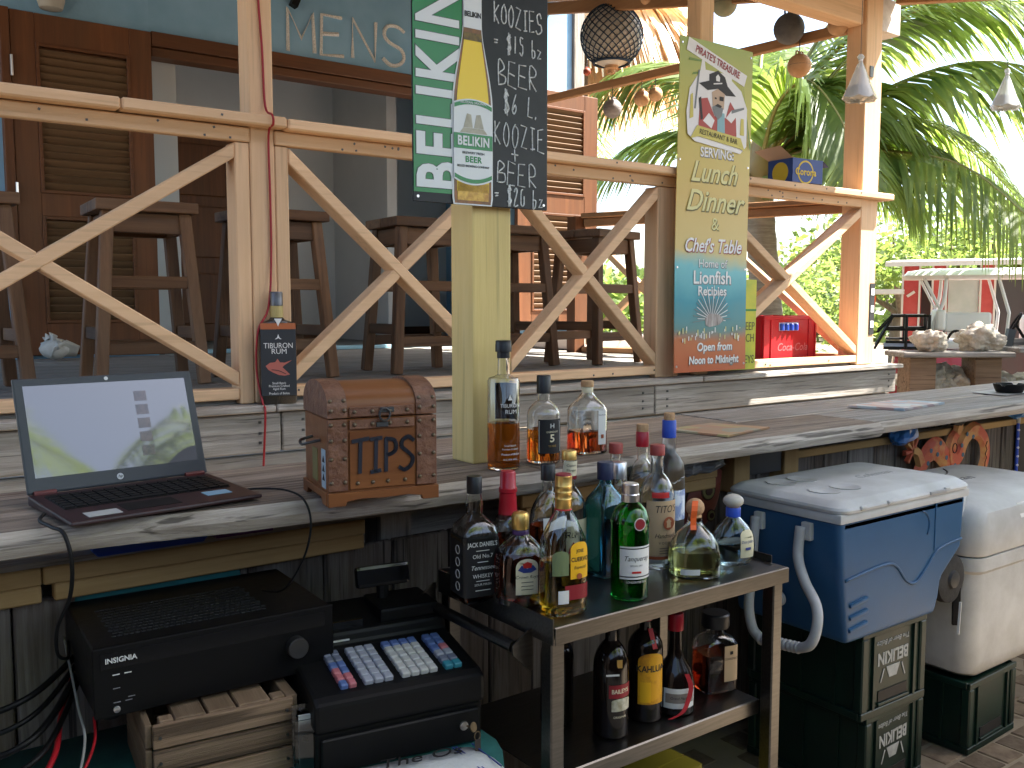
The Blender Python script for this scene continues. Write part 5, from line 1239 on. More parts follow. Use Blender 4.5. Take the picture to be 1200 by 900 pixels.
MB().tube([(0.36 + 0.19 * math.cos(t), 0.52 + 0.20 * math.sin(t), 0.596) for t in [R(a) for a in range(190, 330, 10)]], 0.003, 6).build('lid_groove', m_darkmetal, lw)
lb_ = MB().cbox((0.40, -0.012, 0.543), (0.30, 0.002, 0.05), (R(-20), 0, 0)).build('ruler_label', m_paperw, lw)
for k in range(24):
    MB().cbox((0.26 + k * 0.012, -0.0138 + 0.0, 0.537 + 0.0), (0.0012, 0.001, 0.012 if k % 4 else 0.02), (R(-20), 0, 0)).build('tick', m_ink, lb_)

# ------------------------------------------------------------------ carved lizards
m_liz = mat('painted_lizard', (0.55, 0.10, 0.05), 0.5, col2=(0.60, 0.30, 0.10), scale=6, lo=0.5, hi=0.62)
m_lizd = mat('lizard_dots', (0.06, 0.13, 0.20), 0.5); m_lizl = mat('lizard_lines', (0.06, 0.02, 0.015), 0.6)
def ribbon_outline(pts, ws):
    pts = [Vector(p) for p in pts]; L_, R_ = [], []
    for i, p in enumerate(pts):
        d = (pts[min(i + 1, len(pts) - 1)] - pts[max(0, i - 1)]).normalized(); n = Vector((-d.y, d.x))
        L_.append(p + n * ws[i]); R_.append(p - n * ws[i])
    return [(v.x, v.y) for v in L_ + R_[::-1]]
def carved(parent, nm, pts, ws, y, mt=None, th=0.016, n=6):
    P3 = spline([(a, b, 0) for a, b in pts], n); W3 = spline([(w, 0, 0) for w in ws], n)
    rings = []
    for i, p in enumerate(P3):
        d = (P3[min(i + 1, len(P3) - 1)] - P3[max(0, i - 1)]).normalized(); q = Vector((-d.y, d.x, 0)); w = max(0.001, W3[i].x)
        a, b_ = p + q * w, p - q * w
        rings.append([Vector((a.x, y, a.y)), Vector((a.x * .8 + b_.x * .2, y - th, a.y * .8 + b_.y * .2)), Vector((a.x * .2 + b_.x * .8, y - th, a.y * .2 + b_.y * .8)), Vector((b_.x, y, b_.y))])
    return MB().loft(rings).build(nm, mt or m_liz, parent, smooth=40)
lz1 = thing('lizard_carving', 'curling orange painted wooden lizard fixed on the bar wall boards', 'carving', (3.40, 2.022, 0.69))
carved(lz1, 'body', [(0.10, 0.10), (0.16, 0.17), (0.24, 0.19), (0.33, 0.13), (0.40, 0.14), (0.45, 0.21), (0.53, 0.245), (0.61, 0.20), (0.625, 0.11), (0.56, 0.03), (0.42, -0.02), (0.28, -0.03)], [0.035, 0.045, 0.05, 0.045, 0.036, 0.034, 0.036, 0.034, 0.030, 0.026, 0.02, 0.004], 0.0)
carved(lz1, 'foreleg', [(0.35, 0.12), (0.335, 0.18), (0.35, 0.225), (0.385, 0.25)], [0.04, 0.04, 0.03, 0.02], -0.004)
carved(lz1, 'head', [(0.37, 0.24), (0.385, 0.27), (0.40, 0.285)], [0.022, 0.028, 0.012], -0.006)
MB().prism([(0.325, 0.285), (0.36, 0.315), (0.37, 0.34), (0.43, 0.318), (0.44, 0.30), (0.39, 0.275)], (0, -0.024, 0), (1, 0, 0), (0, 0, 1), (0, 0.02, 0)).build('hat', m_black, lz1, bevel=0.003)
carved(lz1, 'hind_foot', [(0.11, 0.14), (0.08, 0.19), (0.04, 0.20)], [0.028, 0.024, 0.018], -0.003)
for a in (60, 100, 140, 185, 230):
    carved(lz1, 'toe', [(0.04, 0.20), (0.04 + 0.03 * math.cos(R(a)), 0.20 + 0.03 * math.sin(R(a))), (0.04 + 0.055 * math.cos(R(a)), 0.20 + 0.055 * math.sin(R(a)))], [0.009, 0.008, 0.011], -0.002, n=3)
for x, z in ((0.15, 0.14), (0.17, 0.19), (0.22, 0.17), (0.24, 0.215), (0.29, 0.15), (0.36, 0.11), (0.42, 0.15), (0.45, 0.235), (0.41, 0.19), (0.50, 0.22)):
    MB().lathe([(0.010, 0), (0.010, 0.002)], 10).build('painted_dot', m_lizd, lz1).matrix_local = Matrix.Translation((x, -0.0155, z)) @ Matrix.Rotation(R(90), 4, 'X')
MB().tube([(0.62 - 0.004 * (k % 2) * 3 - 0.002 * k * (k > 5), -0.0165, 0.19 - 0.018 * k) for k in range(10)], 0.0022, 5).build('painted_line', m_lizl, lz1)
MB().tube([(0.345 + 0.017 * math.cos(t), -0.0205, 0.185 + 0.02 * math.sin(t)) for t in [k * PI / 6 for k in range(13)]], 0.0025, 5).build('painted_line', m_lizl, lz1)
lz2 = thing('lizard_carving', 'dark red wooden lizard with big eye behind the frosted bottle on the bar wall', 'carving', (2.14, 2.052, 0.66))
m_liz2 = mat('dark_red_lizard', (0.26, 0.055, 0.03), 0.5, col2=(0.16, 0.03, 0.02), scale=9)
carved(lz2, 'head', [(0.19, 0.27), (0.16, 0.22), (0.12, 0.16), (0.07, 0.10), (0.0, 0.02), (-0.08, -0.08)], [0.02, 0.06, 0.07, 0.055, 0.05, 0.03], 0.0, m_liz2)
for k, (x, z, s) in enumerate(((0.135, 0.205, 1.0), (0.07, 0.14, 0.7), (0.15, 0.12, 0.6))):
    for r_, mt_, d in ((0.034 * s, m_lizl, 0), (0.028 * s, mat('olive_ring', (.20, .17, .06), .5), .002), (0.016 * s, m_lizl, .004)):
        MB().lathe([(r_, 0), (r_, 0.002)], 18).build('painted_eye', mt_, lz2).matrix_local = Matrix.Translation((x, -0.0155 - d, z)) @ Matrix.Rotation(R(90), 4, 'X')
for a in (45, 80, 115):
    carved(lz2, 'toe', [(-0.01, 0.17), (-0.01 + 0.06 * math.cos(R(a)), 0.17 + 0.06 * math.sin(R(a))), (-0.01 + 0.10 * math.cos(R(a)), 0.17 + 0.10 * math.sin(R(a)))], [0.012, 0.010, 0.016], -0.002, m_lizl, n=3)

# ------------------------------------------------------------------ on and under the right part of the bar
def sheet_print(name, c):
    m, nt, b = new_mat(name); N = nt.nodes.new; L = nt.links.new
    tc = N('ShaderNodeTexCoord'); vo = N('ShaderNodeTexVoronoi'); vo.inputs['Scale'].default_value = 16; L(tc.outputs['Object'], vo.inputs['Vector'])
    rp = N('ShaderNodeValToRGB'); e = rp.color_ramp.elements; e[0].color = c4(c[0]); e[1].color = c4(c[-1])
    for i, q in enumerate(c[1:-1]): x = e.new((i + 1) / (len(c) - 1)); x.color = c4(q)
    sp = N('ShaderNodeSeparateColor'); L(vo.outputs['Color'], sp.inputs[0]); L(sp.outputs[0], rp.inputs[0]); L(rp.outputs[0], b.inputs['Base Color']); b.inputs['Roughness'].default_value = .45
    return m
def menu(label, poly, cols, z=1.0915, stack=2):
    t_ = thing('menu_sheet', label, 'menu', (poly[0][0], poly[0][1], z), group='menus on the bar')
    for k in range(stack):
        d = 0.006 * k
        MB().prism([(x - poly[0][0] + d, y - poly[0][1] + d * .5) for x, y in poly], (0, 0, 0.0028 * k), (1, 0, 0), (0, 1, 0), (0, 0, 0.0016)).build('sheet', sheet_print('menu_print', cols), t_)
menu('faded yellow and orange placemat near the frosted bottle on the bar', [(2.05, 1.765), (2.30, 1.815), (2.235, 1.995), (2.00, 1.97)], [(0.35, 0.26, 0.16), (0.42, 0.20, 0.12), (0.45, 0.36, 0.14), (0.26, 0.24, 0.22)])
menu('pale printed menus lying further right on the bar', [(3.08, 1.84), (3.42, 1.875), (3.36, 2.04), (3.02, 2.03)], [(0.62, 0.60, 0.58), (0.50, 0.30, 0.28), (0.30, 0.42, 0.52), (0.66, 0.64, 0.62)], stack=3)
menu('grey menu under the black ashtray', [(3.95, 1.90), (4.18, 1.92), (4.30, 2.08), (3.98, 2.06)], [(0.30, 0.30, 0.30), (0.36, 0.35, 0.34), (0.28, 0.30, 0.28)], stack=1)
ash = thing('ashtray', 'round black ashtray with notched rim on the right of the bar', 'ashtray', (4.10, 1.96, 1.0935))
a = MB(); n = 40; rings = []
for r_, z in ((0.048, 0.0), (0.054, 0.004), (0.064, 0.030), (0.065, 0.038), (0.058, 0.038), (0.050, 0.012), (0.004, 0.008)):
    rings.append([Vector((r_ * math.cos(2 * PI * k / n), r_ * math.sin(2 * PI * k / n), z - (0.010 if (z > .035 and k % 10 in (0, 1)) else 0))) for k in range(n)])
a.loft(rings).build('bowl', m_black, ash, smooth=35)
MB().lathe([(0.05, 0.0085), (0.05, 0.010)], 30).build('ash_bed', mat('ash', (.12, .12, .12), .95), ash)
m_poly, nt, b = new_mat('clear_polythene'); b.inputs['Base Color'].default_value = (0.42, 0.46, 0.50, 1); b.inputs['Roughness'].default_value = 0.25; b.inputs['Alpha'].default_value = 0.75
m_polyb = mat('blue_polythene', (0.03, 0.14, 0.42), 0.3, col2=(0.05, 0.22, 0.55), scale=20)
def crumple(name, label, c, s, mt, seed):
    q = MB(); q.ball(c, 1.0, 18, 12, s); 
    for i, p in enumerate(q.v):
        v = (p - Vector(c)); k = 1 + 0.55 * noise.noise(v * 22 + Vector((seed, 0, 0))) + 0.25 * noise.noise(v * 60 + Vector((0, seed, 0)))
        q.v[i] = Vector(c) + v * k
    return tag(q.build(name, mt), label, 'plastic bag')
crumple('plastic_bag', 'crumpled clear plastic bag stuffed on the shelf behind the frosted bottle', (2.06, 2.02, 0.985), (0.16, 0.06, 0.022), m_poly, 1)
crumple('plastic_bag', 'crumpled clear plastic bag drooping over the pine ledger', (2.20, 2.02, 0.965), (0.12, 0.05, 0.028), m_poly, 5)
crumple('plastic_bag', 'small bright blue plastic bag hanging beside the carved lizard', (3.33, 2.00, 0.975), (0.065, 0.04, 0.048), m_polyb, 9)
crumple('plastic_bag', 'blue plastic bag tucked under the bar at the far right', (4.22, 1.98, 1.005), (0.07, 0.04, 0.03), m_polyb, 3)
gb = thing('green_box', 'small flat green carton under the bar above the lizard', 'carton', (3.50, 2.10, 0.956))
MB().box(-0.07, 0.07, -0.03, 0.05, 0, 0.034).build('carton', mat('green_card', (0.02, 0.13, 0.035), .5), gb, bevel=0.002); MB().box(-0.05, 0.05, -0.0312, -0.0302, 0.012, 0.022).build('print', m_paperw, gb)
ct2 = thing('glass_jar', 'row of small clear glass jars under the bar right of the green carton', 'jar', (3.66, 2.10, 0.956))
for k in range(5):
    MB().lathe([(0.022, 0), (0.024, 0.003), (0.024, 0.045), (0.020, 0.05), (0.020, 0.055), (0.018, 0.055), (0.022, 0.044), (0.022, 0.004)], 14, (k * 0.052, 0, 0)).build('jar', m_glass, ct2, smooth=40)
pn = thing('beaded_pen', 'blue beaded pen hanging on a string at the right end of the bar', 'pen', (4.28, 2.0, 0.66))
MB().tube([(0, 0, 0.0), (0, 0, 0.28)], 0.007, 10).build('barrel', m_royal, pn, smooth=60); MB().tube([(0, 0, 0.282), (0, 0, 0.32)], 0.009, 10).build('tip', m_stop, pn, smooth=60); MB().tube([(0, 0, 0.32), (0.0, 0.01, 0.385)], 0.002, 6).build('string', m_royal, pn)
for k in range(6): MB().ball((0, -0.002, 0.05 + k * 0.04), 0.0075, 10, 6).build('bead', mat('bead', (.5, .5, .62), .3), pn)
dp = thing('end_partition', 'black upright panel closing the bar wall at the far right', 'panel', (4.36, 2.03, 0))
MB().box(0, 0.35, 0, 0.022, 0.02, 0.93).build('board', m_black, dp, bevel=0.004); MB().box(-0.02, 0.37, -0.004, 0.026, 0.935, 0.955).build('top_rail', m_black, dp)
# ------------------------------------------------------------------ bar stools
def make_stool(label, loc, rz):
    s = thing('bar_stool', label, 'bar stool', loc, rz, 'bar stools on the porch')
    w, d, h = 0.40, 0.36, 0.755
    for k in range(2):
        MB().box(-w / 2, w / 2, -d / 2 + k * d / 2 + (0.001 if k else 0), -d / 2 + (k + 1) * d / 2 - (0 if k else 0.001), h - 0.045, h).build('seat_board', m_stool['X'], s, bevel=0.006, seg=2)
    for sx in (-1, 1):
        for sy in (-1, 1):
            MB().beam((sx * 0.15, sy * 0.13, h - 0.046), (sx * 0.205, sy * 0.175, 0.0), 0.048, 0.048, up=(0, 1, 0)).build('leg', m_stool['Z'], s, bevel=0.004)
    for sy in (-1, 1):
        MB().box(-0.15, 0.15, sy * 0.13 - 0.012, sy * 0.13 + 0.012, h - 0.13, h - 0.05).build('apron', m_stool['X'], s, bevel=0.003)
        MB().box(-0.17, 0.17, sy * 0.152 - 0.013, sy * 0.152 + 0.013, 0.40, 0.45).build('stretcher', m_stool['X'], s, bevel=0.003)
        MB().box(-0.185, 0.185, sy * 0.168 - 0.013, sy * 0.168 + 0.013, 0.13, 0.18).build('stretcher', m_stool['X'], s, bevel=0.003)
    for sx in (-1, 1):
        MB().box(sx * 0.15 - 0.012, sx * 0.15 + 0.012, -0.117, 0.117, h - 0.128, h - 0.052).build('apron', m_stool['Y'], s, bevel=0.003)
        MB().box(sx * 0.19 - 0.013, sx * 0.19 + 0.013, -0.15, 0.15, 0.19, 0.24).build('stretcher', m_stool['Y'], s, bevel=0.003)
    return s
SL = [('dark wooden bar stool, leftmost and cut by the left photo edge', (0.36, 4.10), 3),
      ('dark wooden bar stool in front of the left louvred door leaf', (1.04, 4.11), -2),
      ('dark wooden bar stool behind the black labelled bottle and cream post', (1.62, 4.10), 3),
      ('dark wooden bar stool just left of the yellow post', (2.36, 4.06), -3),
      ('dark wooden bar stool just right of the yellow post', (2.98, 4.16), 2),
      ('dark wooden bar stool nearest the right end of the porch railing', (3.56, 4.08), 12)]
st0 = make_stool(SL[0][0], (*SL[0][1], 1.14), R(SL[0][2]))
for lb, (x, y), rz in SL[1:]:
    c = copy_tree(st0); c['label'] = lb; c.location = (x, y, 1.14); c.rotation_euler = (0, 0, R(rz))

# conch shells by the left door
m_conch = mat('bleached_shell', (0.62, 0.60, 0.55), 0.7, col2=(0.50, 0.47, 0.42), scale=12, bump=0.4)
def conch(label, loc, s, rz):
    c = thing('conch_shell', label, 'shell', loc, rz, 'conch shells on the porch')
    q = MB(); rings = []
    for i in range(15):
        t = i / 14; x = (t - 0.5) * 0.24; r_ = 0.085 * math.sin(PI * min(1, t * 1.15 + 0.02)) ** 0.7 * (1 - 0.35 * t) + 0.004
        rings.append([Vector((x, r_ * math.cos(a_), 0.07 + r_ * math.sin(a_) * 0.85)) * s for a_ in [2 * PI * k / 16 for k in range(16)]])
    q.loft(rings).jitter(0.01, 18).build('whorl', m_conch, c, smooth=50)
    for k in range(7):
        a_ = R(20 + k * 24); b = Vector((-0.05 + 0.02 * (k % 2), math.cos(a_) * 0.07, 0.07 + math.sin(a_) * 0.065)) * s; e = Vector((-0.062, math.cos(a_) * 0.10, 0.07 + math.sin(a_) * 0.10)) * s
        MB().tube([b, (b + e) / 2, e], [0.022 * s, 0.013 * s, 0.002], 8).build('spine', m_conch, c, smooth=60)
    q = MB(); rings = [[Vector((x, -0.04 - 0.045 * u, 0.012 + 0.10 * u * (1 - abs(x) * 5) + 0.01)) * s for u in (0, .4, .8, 1)] for x in [-0.08 + 0.02 * k for k in range(9)]]
    o = q.loft(rings, False, False).build('flared_lip', m_conch, c, smooth=180); md = o.modifiers.new('t', 'SOLIDIFY'); md.thickness = 0.008 * s
conch('bleached conch shell with spines standing by the left door leaf', (1.05, 6.05, 1.142), 1.0, R(20))
conch('smaller bleached conch shell half hidden behind a stool leg', (1.72, 6.0, 1.142), 0.8, R(-30))

# ------------------------------------------------------------------ display rum bottle on the deck ledge
db = thing('display_bottle', 'oversized black labelled rum bottle standing on the ledge against the cream post', 'bottle', (1.243, 3.122, 1.1245), R(-16))
secs = [(0, .058, .032, 5), (.006, .064, .036, 5), (.265, .064, .036, 5), (.285, .058, .034, 4), (.296, .028, .024, 2.4), (.303, .022, .021, 2), (.36, .020, .020, 2)]
n = 28
def rg(q, d=0): 
    z, rx, ry, p = q
    return [Vector(((rx - d) * math.copysign(abs(math.cos(a)) ** (2 / p), math.cos(a)), (ry - d) * math.copysign(abs(math.sin(a)) ** (2 / p), math.sin(a)), z)) for a in [2 * PI * (k + .5) / n for k in range(n)]]
gb_ = MB().loft([rg(q) for q in secs]).build('glass', mat('smoky_glass', (0.16, 0.15, 0.13), 0.08, trans=0.75), db, smooth=40)
lb_ = MB().box(-.060, .060, -.0385, -.0365, .03, .262).build('front_label', mat('charcoal_label', (0.028, 0.030, 0.034), 0.45), db)
MB().box(-.060, .060, -.0383, -.0366, .263, .284).build('rum_band', mat('rum_orange', (0.42, 0.12, 0.04), .4), db)
MB().lathe([(.0225, .345), (.0225, .390), (.020, .394)], 20).build('cap', mat('dark_steel_cap', (.12, .12, .13), .35, metal=.8), db, smooth=35)
MB().lathe([(.0228, .304), (.0222, .344)], 20).build('neck_band', mat('dull_gold_band', (.42, .33, .12), .5), db)
MB().prism([(-.013, .300), (.014, .300), (.004, .282), (.0, .272), (-.004, .283)], (0, -.040, 0), (1, 0, 0), (0, 0, 1), (0, .001, 0)).build('drip_label', m_paperw, db)
yf = -.0388
text('TIBURON', .0265, frame((0, yf, .205), (1, 0, 0), (0, 0, 1)), m_paperw, lb_, sx=.88); text('RUM', .026, frame((0.002, yf, .185), (1, 0, 0), (0, 0, 1)), m_paperw, lb_)
for i, (s_, z) in enumerate((('Small Batch', .074), ('Premium Crafted', .064), ('Aged Rum', .054), ('Product of Belize', .038))):
    text(s_, .0115, frame((0, yf, z), (1, 0, 0), (0, 0, 1)), m_paperw, lb_, sx=.88)
MB().prism([(-.012, .228), (-.004, .234), (0, .246), (.004, .234), (.012, .228), (.004, .229), (0, .233), (-.004, .229)], (0, yf - .0004, 0), (1, 0, 0), (0, 0, 1), (0, .0006, 0)).build('fin_emblem', m_paperw, lb_)
MB().prism([(-.045, .135), (-.03, .146), (-.012, .148), (-.004, .160), (.004, .147), (.02, .146), (.045, .154), (.018, .136), (.012, .130), (.038, .104), (.02, .100), (0, .103), (-.02, .112), (-.036, .122)], (0, yf - .0004, 0), (1, 0, 0), (0, 0, 1), (0, .0006, 0)).build('shark_emblem', mat('coral_print', (.42, .12, .09), .6), lb_)
MB().tube(spline([(-.025, yf - .001, .122), (0, yf - .001, .118), (.024, yf - .001, .106)], 5), .0012, 5).build('shark_emblem', m_ink, lb_)

# red cable down the first porch post
rc = spline([(1.235, RY - 0.008, 3.05), (1.222, RY - 0.008, 2.75), (1.212, RY - 0.008, 2.55), (1.222, RY - 0.008, 2.35), (1.228, RY - 0.010, 2.16), (1.232, RY - 0.062, 2.122), (1.234, RY - 0.064, 2.09), (1.236, RY - 0.014, 2.06), (1.24, RY - 0.008, 1.85), (1.238, RY - 0.008, 1.62), (1.215, RY - 0.03, 1.46), (1.172, RY - 0.04, 1.38), (1.168, RY - 0.03, 1.24), (1.178, RY - 0.055, 1.13), (1.176, 3.075, 1.10), (1.178, 3.105, 0.93), (1.175, 3.108, 0.86)], 5)
o = MB().tube(rc, 0.0042, 6).build('red_cable', mat('red_flex', (0.30, 0.012, 0.018), .45), smooth=180); tag(o, 'thin red cable running down the cream post to the deck edge', 'cable')

# ------------------------------------------------------------------ beer sign with chalk board
sg = thing('beer_sign', 'upright enamel beer sign with bottle picture and chalked prices on the yellow post', 'sign', (1.215, 1.795, 1.70), R(-1.5))
m_sgreen = mat('sign_green', (0.003, 0.19, 0.035), 0.25); m_swhite = mat('sign_white', (0.70, 0.71, 0.72), 0.3); m_sblack = mat('chalkboard_black', (0.006, 0.0065, 0.008), 0.4, col2=(0.016, 0.0165, 0.019), scale=9, spec=.35)
SX0, SX1, SH_ = -0.178, 0.192, 0.62
pl = MB().box(SX0, SX1, 0, 0.004, 0, SH_).build('plate', m_sblack, sg, bevel=0.0015)
y1 = -0.0012
MB().box(SX0 + 0.002, -0.050, y1, 0, 0.022, SH_).build('green_panel', m_sgreen, pl)
def fr(x, z, y=-0.0022): return frame((x, y, z), (0, 0, 1), (-1, 0, 0))
text('BELIKIN', 0.150, frame((-0.108, -0.0022, 0.028), (0, 0, 1), (-1, 0, 0)), m_swhite, pl, bold=0.030, ax='LEFT', sx=0.74, spacing=1.17, depth=0.0003)
text('BELIKIN', 0.150, frame((-0.108, -0.0015, 0.028), (0, 0, 1), (-1, 0, 0)), mat('sign_dark_green', (.002, .06, .015), .3), pl, bold=0.045, ax='LEFT', sx=0.74, spacing=1.17, depth=0.0002)
prof = [(0.054, 0.0), (0.057, 0.012), (0.057, 0.225), (0.055, 0.25), (0.049, 0.285), (0.040, 0.325), (0.030, 0.37), (0.0265, 0.395), (0.026, 0.45), (0.027, SH_)]
def silh(k, z0=0, z1=SH_, cx=-0.024, ):
    def w(z):
        for (a, za), (b, zb) in zip(prof, prof[1:]):
            if za <= z <= zb: return a + (b - a) * (z - za) / max(1e-6, zb - za)
        return prof[-1][0]
    k *= .88
    zs = [z0 + (z1 - z0) * i / 40 for i in range(41)]
    return [(cx + w(z) * k, z) for z in zs] + [(cx - w(z) * k, z) for z in zs[::-1]]
def layer(poly, y, mt, nm):
    return MB().prism(poly, (0, y, 0), (1, 0, 0), (0, 0, 1), (0, 0.0006, 0)).build(nm, mt, pl)
layer(silh(1.09), -0.0036, m_swhite, 'bottle_outline')
layer(silh(1.0, 0.003), -0.0044, mat('printed_amber', (0.30, 0.10, 0.008), .3, col2=(.12, .05, .01), scale=40), 'bottle_edge')
layer(silh(0.86, 0.03, 0.375), -0.0052, mat('printed_beer_yellow', (0.86, 0.58, 0.008), .3), 'bottle_beer')
layer(silh(0.84, 0.010, 0.05), -0.0052, mat('printed_beer_base', (0.45, 0.20, 0.01), .3, col2=(.75, .45, .05), scale=60), 'bottle_base')
layer(silh(0.95, 0.368, 0.385), -0.0060, mat('printed_foam_line', (.20, .12, .01), .4, col2=(.06, .04, .01), scale=90), 'bottle_foam')
layer(silh(1.02, 0.395, 0.47), -0.0052, m_swhite, 'neck_label')
lx = -0.024
def arcrect(w, z0, z1, bow, b1=None):
    b1 = -bow * .8 if b1 is None else b1
    return [(lx - w + 2 * w * k / 14, z0 - bow * (1 - (2 * k / 14 - 1) ** 2)) for k in range(15)] + [(lx + w - 2 * w * k / 14, z1 - b1 * (1 - (2 * k / 14 - 1) ** 2)) for k in range(15)]
layer(arcrect(0.052, 0.058, 0.228, 0.013), -0.0062, m_swhite, 'bottle_label')
layer(arcrect(0.050, 0.216, 0.225, -0.010, -0.010), -0.0070, m_sgreen, 'label_band'); layer(arcrect(0.050, 0.061, 0.070, 0.012, 0.012), -0.0070, m_sgreen, 'label_band')
layer([(lx - .052, .126), (lx + .052, .126), (lx + .052, .160), (lx - .052, .160)], -0.0070, m_sgreen, 'label_band')
text('BELIKIN', 0.029, frame((lx, -0.0078, 0.1425), (1, 0, 0), (0, 0, 1)), m_swhite, pl, bold=0.03, sx=0.80, depth=0.0003, spacing=1.08); text('BEER', 0.019, frame((lx, -0.0068, 0.102), (1, 0, 0), (0, 0, 1)), m_sgreen, pl, bold=0.03, depth=0.0003, spacing=1.1)
text('BREWERY FRESH', 0.008, frame((lx, -0.0068, 0.117), (1, 0, 0), (0, 0, 1)), m_ink, pl, depth=0.0003); text('BELIZE BREWING COMPANY', 0.0075, frame((lx, -0.0068, 0.087), (1, 0, 0), (0, 0, 1)), m_ink, pl, depth=0.0003, sx=.9); text('BELIKIN', 0.016, frame((lx, -0.0060, 0.425), (1, 0, 0), (0, 0, 1)), m_ink, pl, bold=.03, sx=.8, depth=0.0003)
text('BELIZEAN ORIGINAL', 0.0075, frame((lx, -0.0076, 0.2295), (1, 0, 0), (0, 0, 1)), m_swhite, pl, depth=0.0003)
mt_ = mat('temple_print', (.36, .33, .26), .5, col2=(.5, .47, .38), scale=60)
for poly in ([(lx - .036, .162), (lx + .038, .162), (lx + .028, .173), (lx - .026, .173)], [(lx - .026, .174), (lx - .002, .174), (lx - .006, .203), (lx - .017, .205)], [(lx + .002, .174), (lx + .028, .174), (lx + .019, .205), (lx + .008, .203)]):
    layer(poly, -0.0070, mt_, 'temple_emblem')
for i, (s_, x, z, w, h) in enumerate((('BEER', .045, .500, .024, .05), ('KOOZIES', .036, .420, .0165, .046), ('= $15 bz', .036, .358, .0145, .040), ('BEER', .046, .283, .0245, .054), ('$6 L.', .062, .218, .0185, .050), ('KOOZIE', .036, .146, .0205, .052), ('+', .082, .108, .024, .030), ('BEER', .044, .056, .0245, .052), ('= $20 bz', .036, .008, .0150, .042))):
    chalk(s_, w, h, frame((x, -0.0008, z), (1, 0, -0.05 if i % 2 else -0.02), (0, 0, 1)), 0.0017, m_chalk, pl, wob=.07)
for x in (SX0 + .012, SX1 - .012):
    MB().lathe([(.004, 0), (.003, .002)], 10).build('screw', m_silver, pl).matrix_local = Matrix.Translation((x, 0, .012)) @ Matrix.Rotation(R(90), 4, 'X')

# ------------------------------------------------------------------ tall printed banner
bn = thing('menu_banner', 'tall printed restaurant banner hung on the porch rail beside the red crate', 'banner', (3.44, 3.075, 1.15))
m_ban, nt, b = new_mat('banner_print'); N = nt.nodes.new; L = nt.links.new
tc = N('ShaderNodeTexCoord'); sx_ = N('ShaderNodeSeparateXYZ'); L(tc.outputs['Object'], sx_.inputs[0])
nz = N('ShaderNodeTexNoise'); nz.inputs['Scale'].default_value = 5; nz.inputs['Detail'].default_value = 6; L(tc.outputs['Object'], nz.inputs['Vector'])
mr = N('ShaderNodeMath'); mr.operation = 'MULTIPLY_ADD'; mr.inputs[1].default_value = 0.16; mr.inputs[2].default_value = -0.08; L(nz.outputs[0], mr.inputs[0])
ad = N('ShaderNodeMath'); ad.operation = 'ADD'; L(sx_.outputs['Z'], ad.inputs[0]); L(mr.outputs[0], ad.inputs[1])
dv = N('ShaderNodeMath'); dv.operation = 'DIVIDE'; dv.inputs[1].default_value = 1.56; L(ad.outputs[0], dv.inputs[0])
rp = N('ShaderNodeValToRGB'); e = rp.color_ramp.elements
e[0].position = 0; e[0].color = c4((0.42, 0.10, 0.03)); e[1].position = 1; e[1].color = c4((0.30, 0.36, 0.05))
for p_, c in ((0.09, (0.45, 0.14, 0.04)), (0.13, (0.10, 0.22, 0.20)), (0.22, (0.02, 0.24, 0.30)), (0.32, (0.12, 0.42, 0.45)), (0.37, (0.55, 0.42, 0.14)), (0.55, (0.52, 0.36, 0.08)), (0.8, (0.46, 0.42, 0.08))):
    q = e.new(p_); q.color = c4(c)
L(dv.outputs[0], rp.inputs[0]); L(rp.outputs[0], b.inputs['Base Color']); b.inputs['Roughness'].default_value = 0.4
BW, BH = 0.255, 1.56
q = MB(); rings = []
for k in range(21):
    z = BH * k / 20; yy = 0.006 * math.sin(z * 3.1)
    rings.append([Vector((-BW, yy, z)), Vector((-BW / 3, yy - .004, z)), Vector((BW / 3, yy - .004, z)), Vector((BW, yy, z + 0.0)), Vector((BW, yy + .003, z)), Vector((-BW, yy + .003, z))])
ban = q.loft(rings).build('sheet', m_ban, bn, smooth=40)
def bt(s_, size, x, z, col, **k):
    yy = 0.006 * math.sin(z * 3.1) - .0058
    out = k.pop('out', m_ink)
    if out: text(s_, size, frame((x + .003, yy + .0008, z - .003), (1, 0, 0), (0, 0, 1)), out, ban, depth=.0002, **dict(k, bold=k.get('bold', 0) + .02))
    text(s_, size, frame((x, yy, z), (1, 0, 0), (0, 0, 1)), col, ban, depth=.0003, **k)
m_bw = mat('banner_white', (.72, .72, .70), .5); m_by = mat('banner_pale_yellow', (.62, .58, .26), .5); m_bd = mat('banner_olive', (.10, .09, .02), .5); m_bg = mat('banner_grey', (.16, .18, .18), .5); m_bm = mat('banner_maroon', (.28, .04, .04), .5)
bt('SERVING:', .062, .01, 1.045, m_bw, bold=.02, out=m_bg, sx=.92)
bt('Lunch', .135, -.01, .95, m_by, shear=.35, out=m_bd, bold=.012); bt('Dinner', .140, .0, .815, m_by, shear=.35, out=m_bd, bold=.012); bt('&', .085, .01, .71, m_by, out=m_bd)
bt("Chef's Table", .092, .0, .605, m_bw, shear=.3, out=m_bm, bold=.015, sx=.88)
bt('Home of', .056, .0, .520, m_bw, out=m_bg); bt('Lionfish', .088, .0, .452, m_bw, out=m_bg, bold=.015); bt('Recipies', .062, .0, .388, m_bw, out=m_bg, bold=.015)
bt('Open from', .056, .02, .118, m_bw, out=m_bg, bold=.02, shear=.1); bt('Noon to Midnight', .053, .015, .055, m_bw, out=m_bg, bold=.02, shear=.1, sx=.92)
yb = 0.006 * math.sin(1.25 * 3.1)
def bl(poly, mt, dy=0.0, nm='emblem'): return MB().prism(poly, (0, yb - .0062 - dy, 0), (1, 0, 0), (0, 0, 1), (0, .0006, 0)).build(nm, mt, ban)
